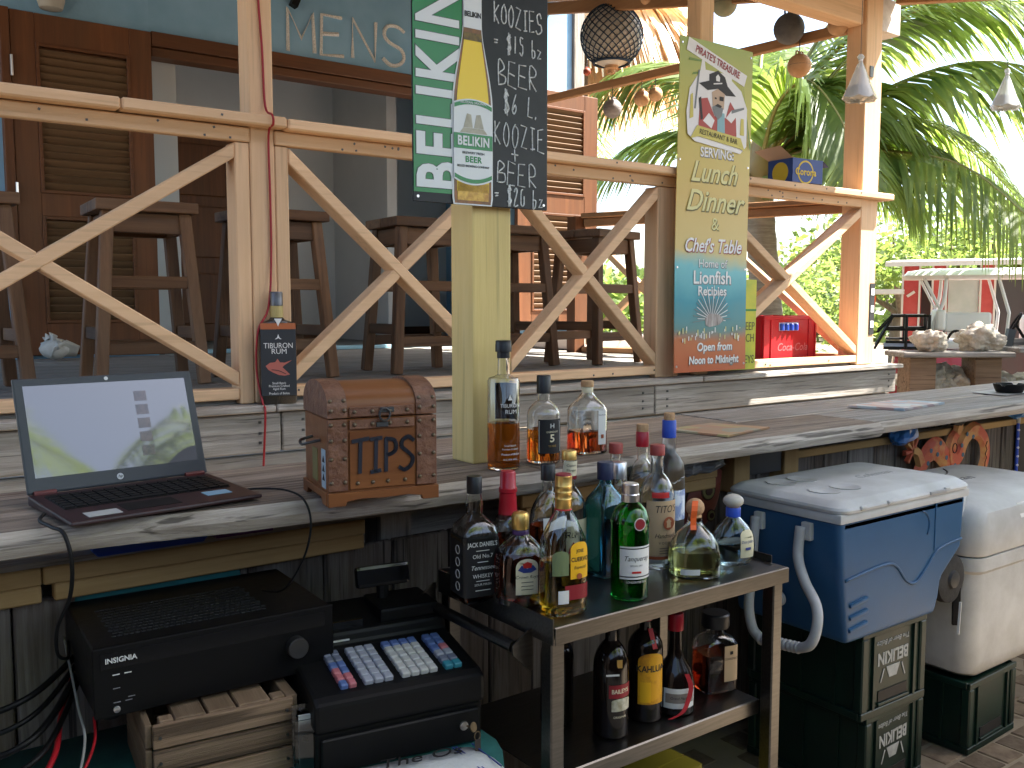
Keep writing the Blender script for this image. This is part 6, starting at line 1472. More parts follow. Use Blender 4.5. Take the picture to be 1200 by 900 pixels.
bl([(-.20, 1.12), (-.15, 1.09), (.17, 1.06), (.215, 1.10), (.215, 1.28), (.17, 1.36), (.10, 1.40), (.10, 1.46), (.03, 1.50), (-.10, 1.52), (-.12, 1.42), (-.19, 1.33), (-.21, 1.22)], m_bw, -.0005)
bl([(-.215, 1.50), (.19, 1.385), (.21, 1.44), (-.20, 1.56)], m_bw, 0)
text("PIRATE'S TREASURE", .046, frame((0, yb - .0075, 1.472), (1, -0.29 * 0, -0.27), (0.27, 0, 1)), m_bm, ban, bold=.02, sx=.80, depth=.0003)
m_blf = mat('banner_leaf_green', (.14, .24, .04), .5); m_pk = mat('emblem_red', (.36, .05, .04), .5); m_pb = mat('emblem_blue', (.20, .38, .42), .5); m_py = mat('emblem_yellow', (.52, .46, .10), .5); m_skin = mat('emblem_tan', (.46, .33, .22), .5)
bl([(-.13, 1.36), (-.06, 1.38), (-.06, 1.41), (.0, 1.435), (.05, 1.41), (.07, 1.37), (.13, 1.33), (.06, 1.325), (0, 1.35), (-.07, 1.335)], m_ink, .0008)
bl([(-.13, 1.15), (-.12, 1.29), (-.07, 1.30), (-.02, 1.22), (.06, 1.22), (.09, 1.30), (.13, 1.26), (.14, 1.14)], m_pk, .0008)
bl([(-.03, 1.25), (-.04, 1.33), (.0, 1.35), (.05, 1.33), (.045, 1.26), (.01, 1.235)], m_skin, .0014)
bl([(.0, 1.14), (.0, 1.24), (.05, 1.24), (.055, 1.14)], m_pb, .0016)
bl([(-.10, 1.19), (-.06, 1.23), (-.02, 1.20), (-.04, 1.16)], m_bw, .0018); bl([(.06, 1.22), (.10, 1.26), (.15, 1.25), (.10, 1.20)], m_bw, .0018)
bl([(-.012, 1.385), (.012, 1.385), (.014, 1.405), (0, 1.417), (-.014, 1.405)], m_bw, .0014); bl([(-.03, 1.372), (.03, 1.382), (.03, 1.376), (-.03, 1.366)], m_bw, .0014)
bl([(-.036, 1.262), (-.02, 1.27), (.02, 1.268), (.04, 1.262), (.03, 1.225), (.005, 1.205), (-.02, 1.225)], m_bg, .0018)
bl([(.012, 1.296), (.04, 1.296), (.042, 1.316), (.012, 1.316)], m_ink, .0026); bl([(-.16, 1.24), (-.15, 1.24), (-.125, 1.42), (-.135, 1.42)], m_bg, .0012); bl([(.10, 1.245), (.19, 1.275), (.19, 1.285), (.10, 1.262)], m_bg, .0024)
bl([(-.19, 1.19), (-.165, 1.20), (-.17, 1.31), (-.185, 1.30)], m_py, .0012); bl([(.165, 1.15), (.195, 1.15), (.19, 1.23), (.17, 1.23)], m_py, .0012); bl([(-.13, 1.29), (-.115, 1.30), (-.10, 1.20), (-.115, 1.19)], m_ink, .0016)
for k in range(22):
    a = R(196 + k * 7.5); x1, z1 = .30 + .52 * math.cos(a), 1.60 + .52 * math.sin(a)
    if -.25 < x1 < .25 and z1 < 1.555: MB().prism([(min(.25, .20 + .12 * math.cos(a)), min(1.555, 1.50 + .12 * math.sin(a))), (x1, z1), (x1 + .008, z1 + .012)], (0, yb - .0052, 0), (1, 0, 0), (0, 0, 1), (0, .0004, 0)).build('leaf_print', m_blf, ban)
for x0 in (-.02, .022): bl([(x0, 1.30), (x0 + .012, 1.30), (x0 + .012, 1.308), (x0, 1.308)], m_ink, .0022)
bl([(-.02, 1.268), (.02, 1.262), (.03, 1.272), (.0, 1.28)], m_ink, .0022)
bl([(-.185, 1.10), (-.14, 1.165), (.17, 1.135), (.20, 1.075), (.16, 1.085), (-.13, 1.115)], m_py, .0026)
text('RESTAURANT & BAR', .034, frame((.01, yb - .0098, 1.126), (1, 0, -.09), (.09, 0, 1)), m_ink, ban, sx=.86, depth=.0003)
yl = .006 * math.sin(.3 * 3.1)
for k in range(26):
    a = R(-10 + 200 * k / 25); r_ = .07 + .085 * abs(math.sin(k * 1.7)) * (0.4 + 0.6 * math.sin(a) ** 2) + .03
    MB().beam((.03 * math.cos(a), yl - .0062, .255 + .02 * math.sin(a)), (r_ * math.cos(a), yl - .0062, .26 + r_ * math.sin(a) * .85), .0006, .0035).build('fish_fin', m_bg if k % 2 else m_bw, ban)
MB().prism([(-.05, .255), (-.02, .28), (.05, .275), (.085, .25), (.05, .225), (-.02, .215), (-.045, .225)], (0, yl - .0070, 0), (1, 0, 0), (0, 0, 1), (0, .0006, 0)).build('fish_body', mat('fish_stripe', (.5, .46, .42), .5, col2=(.12, .09, .08), scale=90, stretch=(1, 1, .1)), ban)
for k in range(40):
    x = random.uniform(-.24, .24); z = random.uniform(.15, .21)
    MB().cbox((x, .006 * math.sin(z * 3.1) - .0058, z), (.006, .0006, random.uniform(.006, .03))).build('coral_print', m_by if k % 2 else m_bw, ban)
for x in (-.24, .24):
    for z in (.03, .5, 1.0, 1.53):
        MB().lathe([(.006, 0), (.004, .003)], 10).build('grommet', m_silver, bn).matrix_local = Matrix.Translation((x, .006 * math.sin(z * 3.1) - .001, z)) @ Matrix.Rotation(R(90), 4, 'X')
# yellow sign next to it
ys = thing('yellow_sign', 'narrow yellow green sign half hidden behind the tall banner', 'sign', (3.72, 3.125, 1.142))
yp_ = MB().box(-.16, .11, 0, .006, 0, .46).build('plate', mat('yellow_green_print', (.56, .50, .03), .5, col2=(.20, .36, .04), scale=4), ys)
for s_, z in (('DEEP', .22), ('REACH', .16), ('KEYS', .05)):
    text(s_, .06, frame((.10, -.001, z), (1, 0, 0), (0, 0, 1)), m_bd, yp_, ax='RIGHT', sx=.8)
MB().box(-.16, .11, -.002, -.0005, .30, .31).build('band', mat('green_band', (.03, .22, .03), .5), yp_)

# ------------------------------------------------------------------ red bottle crate and blue carton
m_cred = mat('red_crate_plastic', (0.46, 0.012, 0.018), 0.4, col2=(0.40, 0.010, 0.015), scale=6)
rcx = thing('red_bottle_crate', 'red plastic bottle crate on the deck behind the railing', 'crate', (4.16, 3.335, 1.142), R(-1))
w, d, h = 0.46, 0.32, 0.27
o = MB()
for x0, x1, y0, y1 in ((0.004, w - .004, 0.004, .012), (0.004, w - .004, d - .012, d - .004), (0.004, .012, .012, d - .012), (w - .012, w - .004, .012, d - .012)):
    o.box(x0, x1, y0, y1, 0, h)
o.box(.012, w - .012, .012, d - .012, 0, .01)
o.build('walls', m_cred, rcx)
for z0, z1 in ((0, .02), (h - .022, h)):
    r = MB(); r.box(0, w, 0, .010, z0, z1); r.box(0, w, d - .010, d, z0, z1); r.box(0, .010, .010, d - .010, z0, z1); r.box(w - .010, w, .010, d - .010, z0, z1); r.build('rim', m_cred, rcx, bevel=.002)
for x in (0.0, .06, w - .07, w - .012):
    MB().box(x, x + .012, -.001, .008, .02, h - .022).build('rib', m_cred, rcx)
for y in (.02, .15, .29):
    MB().box(-.001, .006, y, y + .012, .02, h - .022).build('rib', m_cred, rcx)
hs = MB().box(.13, .30, .0015, .0039, .185, .232).build('hand_slot', mat('slot_blue', (.22, .27, .48), .4, col2=(.6, .62, .7), scale=30), rcx)
for k in range(4): MB().lathe([(.014, .188), (.014, .222), (.01, .226)], 12, (.15 + k * .042, .0, 0)).build('bottle_top_glimpse', m_royal, hs)
text('Coca-Cola', .062, frame((.25, .0032, .09), (1, 0, 0), (0, 0, 1)), mat('pale_pink_print', (.55, .16, .17), .5), rcx, shear=.3)
bc = thing('blue_carton', 'open blue and yellow beer carton standing on the porch rail', 'carton', (4.10, 3.125, 2.1225), R(-4))
m_cblue2 = mat('carton_blue', (0.022, 0.055, 0.21), .55); m_cyel = mat('carton_yellow', (.60, .42, .02), .55); m_kraft = mat('kraft_card', (.50, .34, .24), .8)
w, d, h = .235, .17, .125
for x0, x1, y0, y1 in ((0, w, 0, .003), (0, w, d - .003, d), (0, .003, .003, d - .003), (w - .003, w, .003, d - .003)):
    MB().box(x0, x1, y0, y1, 0, h).build('panel', m_cblue2, bc)
MB().box(.003, w - .003, .003, d - .003, 0, .003).build('bottom', m_kraft, bc)
MB().add([(0, 0, h), (0, d, h), (-.10, d + .01, h + .045), (-.11, -.01, h + .05)], [(0, 1, 2, 3)]).build('flap', m_kraft, bc); MB().add([(w, 0, h), (w, d, h), (w + .05, d, h - .03), (w + .05, 0, h - .03)], [(0, 1, 2, 3)]).build('flap', m_cblue2, bc); MB().add([(0, d, h), (w, d, h), (w, d + .07, h + .05), (0, d + .07, h + .05)], [(0, 1, 2, 3)]).build('flap', m_kraft, bc)
for pos, ux in (((.165, -.0012, .06), (1, 0, 0)), ):
    MB().lathe([(.062, 0), (.062, .0008)], 28).build('round_print', m_cyel, bc).matrix_local = Matrix.Translation((.10, 0, .055)) @ Matrix.Rotation(R(90), 4, 'X')
    MB().lathe([(.053, 0), (.053, .0016)], 28).build('round_print', m_cblue2, bc).matrix_local = Matrix.Translation((.10, 0, .055)) @ Matrix.Rotation(R(90), 4, 'X')
    text('Corona', .052, frame((.10, -.0022, .055), (1, 0, 0), (0, 0, 1)), m_cyel, bc, bold=.02)
    MB().lathe([(.055, 0), (.055, .0008)], 28).build('round_print', m_cyel, bc).matrix_local = Matrix.Translation((0, .085, .055)) @ Matrix.Rotation(R(-90), 4, 'Y')

# ------------------------------------------------------------------ hanging floats
def hang(name, label, X, Y, z, r_, mt, ztop, eye=True, group='floats hanging from the porch roof'):
    t_ = thing(name, label, 'float', (X, Y, z), 0, group)
    MB().ball((0, 0, 0), r_, 22, 14).build('ball', mt, t_, smooth=180)
    if eye:
        for s in (-1, 1):
            MB().tube([(s * .28 * r_ + .20 * r_ * math.cos(t), 0, r_ * 1.0 + .2 * r_ * math.sin(t)) for t in [k * PI / 5 for k in range(11)]], .07 * r_, 6).build('eyelet', mt, t_, smooth=180)
    MB().tube([(0, 0, r_ * .98), (0, 0, ztop - z)], .003, 5).build('cord', m_darkmetal, t_)
    MB().lathe([(r_ * 1.003, -.012 * r_), (r_ * 1.003, .012 * r_)], 24, caps=False).build('seam', m_darkmetal, t_)
    return t_
m_ftan = mat('tan_float', (.55, .33, .17), .6, col2=(.45, .25, .12), scale=9); m_fgrey = mat('grey_float', (.26, .23, .22), .7, col2=(.18, .16, .15), scale=12, stretch=(1, 1, 6)); m_fdark = mat('dark_float', (.075, .075, .08), .7, col2=(.12, .12, .12), scale=14, bump=.3); m_fgrn = mat('green_grey_float', (.26, .28, .18), .7, col2=(.35, .30, .2), scale=8)
hang('fishing_float', 'grey ridged float hanging above the right door leaf', 4.84, 5.36, 2.965, .072, m_fgrey, 3.15)
hang('fishing_float', 'tan float, left of the touching pair near the thatch', 4.84, 5.04, 2.985, .058, m_ftan, 3.13)
hang('fishing_float', 'tan float, right of the touching pair near the thatch', 4.86, 4.92, 2.995, .052, m_ftan, 3.13)
hang('fishing_float', 'small dark red float behind the big netted globe', 4.84, 5.66, 3.30, .030, mat('dark_red_float', (.30, .06, .03), .6), 3.62)
hang('fishing_float', 'green grey float partly cut by the photo top above the banner', 4.72, 4.16, 3.41, .080, m_fgrn, 3.52)
hang('fishing_float', 'tan float cut by the photo top right of the netted globe', 4.72, 4.86, 3.64, .062, m_ftan, 3.72)
hang('fishing_float', 'large dark float hanging left of the corner post', 4.72, 3.65, 3.135, .092, m_fdark, 3.36)
hang('fishing_float', 'small tan float with eyelets nearest the corner post', 4.72, 3.31, 3.075, .058, m_ftan, 3.27)
hang('fishing_float', 'tan float with two eyelets hanging lowest below the dark float', 4.80, 3.63, 2.925, .071, m_ftan, 3.08)
nb = thing('netted_globe', 'big pale glass globe in dark blue net hanging from the porch roof', 'globe', (4.80, 5.33, 3.49))
MB().ball((0, 0, 0), .225, 28, 18).build('globe', mat('frosted_globe', (.48, .45, .40), .5, col2=(.55, .52, .46), scale=4), nb, smooth=180)
m_net = mat('navy_net', (.012, .03, .06), .8)
nt_ = []
rN = .234
for s in (-1, 1):
    for k in range(22):
        pts = []
        for i in range(25):
            th = R(8 + 138 * i / 24); ph = 2 * PI * k / 22 + s * R(150) * i / 24
            pts.append((rN * math.sin(th) * math.cos(ph), rN * math.sin(th) * math.sin(ph), rN * math.cos(th)))
        MB().tube(pts, .0042, 5).build('net_cord', m_net, nb)
MB().tube([(.136 * math.cos(t), .136 * math.sin(t), -.196) for t in [k * PI / 10 for k in range(21)]], .010, 6).build('net_rim', m_net, nb)
MB().lathe([(.05, -.215), (.052, -.24), (.03, -.25), (.03, -.275), (.022, -.28)], 18).build('globe_neck', m_ftan, nb, smooth=40)
MB().tube([(0, 0, .23), (0, 0, .40)], .006, 6).build('cord', m_net, nb)

# cone shaped hanging bags of clear plastic
m_bagp, nt, b = new_mat('cloudy_polythene'); b.inputs['Base Color'].default_value = (.60, .62, .60, 1); b.inputs['Roughness'].default_value = .2; b.inputs['Alpha'].default_value = .72; b.inputs['Transmission Weight'].default_value = .3
def cone_bag(label, loc, s, ztop):
    t_ = thing('water_bag', label, 'plastic bag', loc, 0, 'clear bags hanging from the roof')
    q = MB(); rings = []
    for r_, z in ((.010, .175), (.016, .165), (.007, .150), (.022, .120), (.05, .055), (.075, .008), (.078, .0), (.05, -.006), (.003, -.008)):
        rings.append([Vector((r_ * math.cos(2 * PI * k / 20) * (1 + .06 * math.sin(3 * k)), r_ * .8 * math.sin(2 * PI * k / 20), z + .006 * math.sin(2.2 * k) * (z < .06))) * s for k in range(20)])
    q.loft(rings).build('bag', m_bagp, t_, smooth=60); MB().lathe([(.052 * s, .004), (.042 * s, .05 * s), (.004, .052 * s)], 18).build('water', mat('bag_water', (.60, .58, .50), .15, trans=.5), t_, smooth=60)
    MB().lathe([(.009 * s, .148 * s), (.009 * s, .156 * s)], 10).build('knot', m_paperw, t_); MB().tube([(0, 0, .17 * s), (0, 0, ztop - loc[2])], .0015, 5).build('cord', m_darkmetal, t_)
cone_bag('cone shaped clear water bag hanging just left of the corner post', (3.98, 2.66, 2.45), 1.18, 3.11)
cone_bag('cone shaped clear water bag hanging at the far right edge', (4.93, 2.44, 2.49), 1.12, 3.06)
fl = thing('wall_lamp', 'pale wall lamp cut by the photo top above the left door leaf', 'lamp', (1.13, 6.33, 3.27))
MB().lathe([(.03, -.01), (.065, 0), (.08, .05), (.08, .12), (.05, .14)], 20).build('shade', mat('dusty_white_shade', (.42, .41, .37), .6), fl, smooth=40); MB().box(-.03, .03, .03, .07, .05, .20).build('bracket', m_darkmetal, fl)
# ------------------------------------------------------------------ palms and trees
def leaf_mat(name, c1, c2, tr=0.45, scale=1.5):
    m, nt, b = new_mat(name); N = nt.nodes.new; L = nt.links.new
    tc = N('ShaderNodeTexCoord'); nz = N('ShaderNodeTexNoise'); nz.inputs['Scale'].default_value = scale; nz.inputs['Detail'].default_value = 5
    L(tc.outputs['Object'], nz.inputs['Vector'])
    rp = N('ShaderNodeValToRGB'); e = rp.color_ramp.elements; e[0].position = .35; e[0].color = c4(c1); e[1].position = .65; e[1].color = c4(c2)
    L(nz.outputs[0], rp.inputs[0]); L(rp.outputs[0], b.inputs['Base Color']); b.inputs['Roughness'].default_value = .42
    t = N('ShaderNodeBsdfTranslucent'); hs = N('ShaderNodeHueSaturation'); hs.inputs['Value'].default_value = 2.3; hs.inputs['Hue'].default_value = .485
    L(rp.outputs[0], hs.inputs['Color']); L(hs.outputs[0], t.inputs['Color'])
    mx = N('ShaderNodeMixShader'); mx.inputs[0].default_value = tr
    L(b.outputs[0], mx.inputs[1]); L(t.outputs[0], mx.inputs[2]); L(mx.outputs[0], nt.nodes['Material Output'].inputs['Surface'])
    return m
m_palm = leaf_mat('palm_leaf', (0.09, 0.15, 0.03), (0.17, 0.23, 0.055), .55); m_palmd = leaf_mat('dry_palm_leaf', (0.28, 0.20, 0.09), (0.42, 0.32, 0.16), .3)
m_leafA = leaf_mat('bush_leaf', (0.07, 0.12, 0.02), (0.14, 0.20, 0.05), .55, 3); m_leafB = leaf_mat('tree_leaf', (0.06, 0.11, 0.02), (0.13, 0.18, 0.04), .55, 3)
m_rachis = mat('palm_rib', (0.26, 0.24, 0.07), .5, col2=(.34, .28, .10), scale=6); m_trunk = mat('palm_trunk', (.20, .16, .12), .9, col2=(.30, .25, .19), scale=6, stretch=(1, 1, 8), bump=.8)
m_bark = mat('bark', (.10, .075, .055), .9, col2=(.18, .14, .10), scale=9, stretch=(1, 1, .3), bump=.8)

def frond(parent, pts, n=78, L=0.75, droop=0.55, w=0.020, seed=0, fwd=0.55, mt=None):
    rnd_ = random.Random(seed)
    P = spline(pts, 12); b = MB(); org = ORG[parent.name]
    tot = len(P) - 1
    for i in range(n):
        t = 0.10 + 0.90 * (i + rnd_.random() * .5) / n
        k = t * tot; a = int(min(tot - 1, k)); p = P[a].lerp(P[a + 1], k - a); d = (P[a + 1] - P[a]).normalized()
        side = d.cross(Vector((0, 0, 1)))
        if side.length < .05: side = Vector((1, 0, 0))
        side.normalize()
        ll = L * (0.45 + 0.75 * math.sin(PI * min(1, t * .86 + .10))) * rnd_.uniform(.85, 1.08)
        for s in (-1, 1):
            dr = side * s * (0.75 + rnd_.uniform(-.1, .1)) + d * (fwd + .25 * t + rnd_.uniform(-.08, .08)) + Vector((0, 0, 0.12 - droop * .35))
            dr.normalize(); q = p.copy(); sw = dr.cross(Vector((0, 0, 1))).normalized() * .5 + Vector((0, 0, .6 * s)); 
            v = []; segs = 4
            wv = (d * .9 + Vector((0, 0, -.2))).normalized()
            for j in range(segs + 1):
                ww = w * (0.55, 1.0, .85, .55, .05)[j]
                v += [q - wv * ww, q + wv * ww]
                q = q + dr * ll / segs
                dr = (dr + Vector((0, 0, -droop * (.32 + .1 * j + rnd_.uniform(-.08, .08))))).normalized()
            b.add(v, [(2 * j, 2 * j + 1, 2 * j + 3, 2 * j + 2) for j in range(segs)])
    o = b.build('frond', mt or m_palm, parent, True, fix=False)
    MB().tube([p for p in P[::2]], [.026 * (1 - .85 * i / (len(P[::2]) - 1)) for i in range(len(P[::2]))], 6).build('rib', m_rachis, o, True, smooth=180)
    return o
def palm(label, base, crown, fr_, L=.75, auto=0, reach=2.6, seed=1, up=1.0):
    pt = thing('palm_tree', label, 'palm tree', base, 0)
    b0, c0 = Vector(base), Vector(crown)
    tp = [b0, b0.lerp(c0, .4) + Vector((.10, -.05, 0)), b0.lerp(c0, .8) + Vector((.05, 0, 0)), c0]
    T = spline(tp, 10)
    MB().tube(T, [.17 - .06 * i / (len(T) - 1) + (.008 if i % 2 else 0) for i in range(len(T))], 12).build('trunk', m_trunk, pt, True, smooth=50)
    sh = MB().lathe([(.10, -.35), (.15, -.10), (.13, .1), (.05, .3)], 10, c0).jitter(.03, 5).build('crown_shaft', m_palmd, pt, True, smooth=50)
    for k in range(5):
        a = k * 1.25 + seed; MB().ball(c0 + Vector((.2 * math.cos(a), .2 * math.sin(a), -.12 - .05 * (k % 2))), .095, 10, 7, (1, 1, 1.2)).build('coconut', mat('green_coconut', (.16, .17, .03), .5), pt, True, smooth=180)
    for i, f in enumerate(fr_): frond(pt, [c0] + [Vector(p) for p in f], L=L * (1.0 if i < 4 else .85), seed=seed * 50 + i, n=100, w=.023, droop=1.0 if i in (0, 1) else .7)
    r_ = random.Random(seed)
    for k in range(auto):
        a = 2 * PI * k / auto + r_.uniform(-.2, .2); el = r_.uniform(.25, 1.2) * up; R0 = reach * r_.uniform(.8, 1.1); d = Vector((math.cos(a), math.sin(a), 0))
        frond(pt, [c0, c0 + d * R0 * .3 + Vector((0, 0, el * .6)), c0 + d * R0 * .65 + Vector((0, 0, el * .8)), c0 + d * R0 + Vector((0, 0, el * .8 - .9))], n=64, L=L, seed=seed * 91 + k, w=.020)
    return pt
palm('coconut palm beyond the porch end whose fronds arch across the right', (7.05, 5.75, 0), (6.92, 5.65, 2.70),
     [[(7.51, 4.79, 3.35), (7.83, 3.95, 3.47), (8.26, 3.09, 2.98)], [(7.12, 5.15, 2.88), (7.33, 4.61, 2.79), (7.26, 3.9, 2.57), (7.17, 3.29, 2.07)], [(6.83, 5.4, 3.23), (6.8, 5.06, 3.39), (6.75, 4.68, 3.0), (6.57, 4.4, 2.53)],
      [(7.22, 5.16, 3.65), (7.59, 4.43, 4.05), (8.08, 3.42, 3.75)], [(6.95, 6.1, 3.10), (6.6, 6.65, 3.12), (6.1, 7.1, 2.75)], [(7.3, 5.97, 3.7), (7.75, 6.3, 4.1), (8.2, 6.7, 4.0)],
      [(7.5, 6.1, 3.5), (8.3, 6.5, 3.6), (9.0, 6.8, 3.0)], [(7.25, 5.35, 3.1), (7.5, 4.9, 3.15), (7.75, 4.35, 2.8)], [(7.6, 5.3, 3.2), (8.3, 4.7, 3.1), (8.9, 4.2, 2.4)], [(7.0, 6.15, 3.6), (6.75, 6.8, 3.85), (6.3, 7.4, 3.5)], [(7.3, 5.5, 3.0), (7.75, 5.2, 2.95), (8.2, 4.8, 2.3)], [(7.3, 5.3, 3.9), (7.9, 4.8, 4.5), (8.6, 4.2, 4.6)],
      [(7.25, 5.35, 3.1), (7.5, 4.9, 3.15), (7.75, 4.35, 2.8)], [(7.45, 5.0, 3.75), (8.0, 4.1, 4.2), (8.5, 3.0, 4.1)]], L=1.05, seed=3)
palm('coconut palm further back behind the thatched shelter', (9.6, 11.6, 0), (9.5, 11.5, 4.3), [], L=.8, auto=13, reach=2.7, seed=5)
palm('coconut palm shading the sandy yard at the far right', (9.8, 1.6, 0), (9.6, 1.8, 4.6), [], L=.8, auto=13, reach=2.8, seed=8)

def leafy(name, label, base, trunk_h, crown, rad, nleaf, size, mt, seed, cat='tree', group='trees beyond the yard'):
    r_ = random.Random(seed); t = thing(name, label, cat, base, 0, group)
    b0 = Vector(base); c = Vector(crown)
    if trunk_h > 0:
        tr_ = MB().tube(spline([b0, b0 + Vector((.05, .03, trunk_h * .5)), b0.lerp(c, .7)], 5), [.16 - .008 * i for i in range(11)], 8).build('trunk', m_bark, t, True, smooth=60)
        for k in range(5):
            a = k * 1.3 + seed; e = c + Vector((math.cos(a) * rad[0] * .6, math.sin(a) * rad[1] * .6, r_.uniform(-.2, .4) * rad[2]))
            MB().tube(spline([b0.lerp(c, .5), b0.lerp(e, .8), e], 4), [.07 - .007 * i for i in range(9)], 6).build('limb', m_bark, t, True, smooth=60)
    cl = [(c + Vector((r_.gauss(0, .45) * rad[0], r_.gauss(0, .45) * rad[1], r_.gauss(0, .42) * rad[2])), r_.uniform(.25, .5)) for _ in range(26)]
    b = MB()
    for i in range(nleaf):
        cc, cr = cl[r_.randrange(len(cl))]
        d = Vector((r_.gauss(0, 1), r_.gauss(0, 1), r_.gauss(0, 1))); d.normalize()
        p = cc + Vector((d.x * rad[0], d.y * rad[1], d.z * rad[2])) * cr * r_.uniform(.6, 1.05)
        u = Vector((r_.gauss(0, 1), r_.gauss(0, 1), r_.gauss(0, .5))).normalized(); w = u.orthogonal().normalized(); s = size * r_.uniform(.6, 1.3)
        w.rotate(Matrix.Rotation(r_.uniform(0, 6.3), 3, u))
        b.add([p - u * s, p + w * s * .45, p + u * s, p - w * s * .45], [(0, 1, 2, 3)])
    b.build('crown', mt, t, True, fix=False)
leafy('leafy_tree', 'broad leafy tree behind the red shed at the right', (19.0, 11.6, 0), 3, (19.0, 11.4, 2.5), (3.4, 3.0, 1.3), 4800, .10, m_leafB, 1)
leafy('leafy_tree', 'leafy tree showing over the golf cart roof', (16.6, 8.0, 0), 2.0, (16.6, 8.0, 2.4), (1.7, 1.7, .9), 3000, .085, m_leafB, 2)
leafy('leafy_bush', 'green bush seen through the braces left of the corner post', (11.7, 9.0, 0), 0.8, (11.7, 9.0, 1.35), (1.2, 1.1, 0.8), 2600, .06, m_leafA, 3, 'bush', 'bushes beyond the porch')
leafy('leafy_bush', 'low bush seen between the stool legs beyond the porch end', (8.4, 9.2, 0), 0.6, (8.4, 9.2, 1.0), (1.3, 1.0, 0.9), 3000, .08, m_leafA, 4, 'bush', 'bushes beyond the porch')
leafy('leafy_bush', 'bush beyond the right photo edge of the golf cart', (14.0, 6.6, 0), 0.6, (14.0, 6.6, 1.9), (1.2, 1.2, 0.8), 2200, .065, m_leafA, 6, 'bush', 'bushes beyond the porch')
far = MB(); r_ = random.Random(5)
for i in range(15000):
    a = r_.uniform(R(-5), R(80)); d = r_.uniform(38, 55); p = Vector((math.cos(a) * d, math.sin(a) * d, r_.betavariate(1.4, 1.8) * (3.2 + 2 * noise.noise((a * 9, 0, 0)))))
    u = Vector((r_.gauss(0, 1), r_.gauss(0, 1), r_.gauss(0, 1))).normalized(); w = u.orthogonal().normalized(); s = r_.uniform(.25, .55)
    far.add([p - u * s, p + w * s * .6, p + u * s, p - w * s * .6], [(0, 1, 2, 3)])
tag(far.build('far_greenery', m_leafB, fix=False), 'far belt of mixed greenery beyond the yard', 'greenery', kind='stuff')

# ------------------------------------------------------------------ thatched shelter
TX, TY = 7.0, 8.3
th = thing('thatched_shelter', 'palm thatch shelter with dry straw eave behind the netted globe', 'shelter', (TX, TY, 0))
m_straw = leaf_mat('dry_thatch', (0.42, 0.30, 0.16), (0.64, 0.50, 0.30), .3, 5)
MB().tube([(TX, TY, 0), (TX, TY, 5.5)], .09, 10).build('pole', m_bark, th, True)
b = MB(); r_ = random.Random(9)
for layer_ in range(9):
    rr_ = 1.75 * (1 - layer_ * .105)
    for k in range(420):
        a = r_.uniform(0, 2 * PI); z0 = 5.75 - (rr_ - .3) * 1.05; ra = max(.05, rr_ - .5); p0 = Vector((math.cos(a) * ra, math.sin(a) * ra, z0 + .30)); p1 = Vector((math.cos(a) * (rr_ + r_.uniform(-.12, .10)), math.sin(a) * (rr_ + .02), z0 - .28 - r_.uniform(0, .30)))
        t_ = Vector((-math.sin(a), math.cos(a), r_.uniform(-.3, .3))) * .020
        o_ = Vector((TX, TY, 0)); md_ = (p0 + p1) / 2 + Vector((math.cos(a), math.sin(a), .3)) * .05
        b.add([o_ + p0 - t_, o_ + p0 + t_, o_ + md_ - t_, o_ + md_ + t_, o_ + p1 - t_ * .4, o_ + p1 + t_ * .4], [(0, 1, 3, 2), (2, 3, 5, 4)])
b.build('thatch', m_straw, th, True, fix=False)['kind'] = 'stuff'
MB().lathe([(1.5, 4.5), (.05, 5.75)], 20, (TX, TY, 0), caps=False).build('roof_core', m_straw, th, True)

# ------------------------------------------------------------------ red shed, golf cart, coral bench
m_shed = mat('faded_red_board', (0.42, 0.05, 0.05), .7, col2=(.50, .09, .08), scale=5, bump=.2); m_trim = mat('shed_white_trim', (.62, .60, .57), .7)
sd = thing('red_shed', 'small red painted shed with white trim behind the golf cart', 'shed', (11.65, 6.45, 0), R(-61))
W_ = MB()
for x0, x1 in ((-.50, -.30), (-.14, .02), (.42, .58), (1.1, 1.6)):
    MB().box(x0, x1, 0, .05, 0, 2.02).build('wall_panel', m_shed, sd)
    MB().box(x0 - .015, x0 + .01, -.02, .0, 0, 2.02).build('trim', m_trim, sd); MB().box(x1 - .01, x1 + .015, -.02, 0, 0, 2.02).build('trim', m_trim, sd)
MB().box(-.5, 1.6, .0, .05, 1.86, 2.02).build('header', m_shed, sd) if False else None
MB().box(.045, .40, .012, .03, .9, 1.80).build('window_pane', mat('dusty_glass', (.40, .44, .42), .25, col2=(.5, .52, .5), scale=3), sd)
MB().box(.03, .415, -.01, .01, .86, .90).build('sill', m_trim, sd); MB().box(-.28, -.16, .35, .40, 0, 1.95).build('inner_shadow_board', m_darkmetal, sd); MB().box(.60, 1.08, .35, .40, 0, 1.95).build('inner_shade_board', m_leafB if False else m_darkmetal, sd)  # dark boards stand in for the shade inside the shed openings
MB().box(-.5, 1.6, .05, 1.8, 0.0, .05).build('floor', m_shed, sd); MB().box(-.50, -.45, .05, 1.8, .05, 2.02).build('side_wall', m_shed, sd); MB().box(-.5, 1.6, 1.75, 1.8, .05, 2.02).build('back_wall', m_shed, sd)
MB().cbox((.55, .7, 2.06), (2.5, 2.4, .06), (R(3), 0, 0)).build('roof', m_trim, sd); MB().cbox((-.40, -.022, 1.62), (.11, .004, .035), (0, R(-35), 0)).build('sign_stroke', m_trim, sd)
MB().box(-1.25, -.48, -.4, .4, 1.62, 1.68).build('awning', m_trim, sd); MB().beam((-1.0, 0, .3), (-.85, 0, 1.6), .04, .05).build('awning_strut', m_orange, sd)
gc = thing('golf_cart', 'red golf cart with white seats, white canopy and black rear rack', 'golf cart', (8.98, 4.68, 0), R(-58))
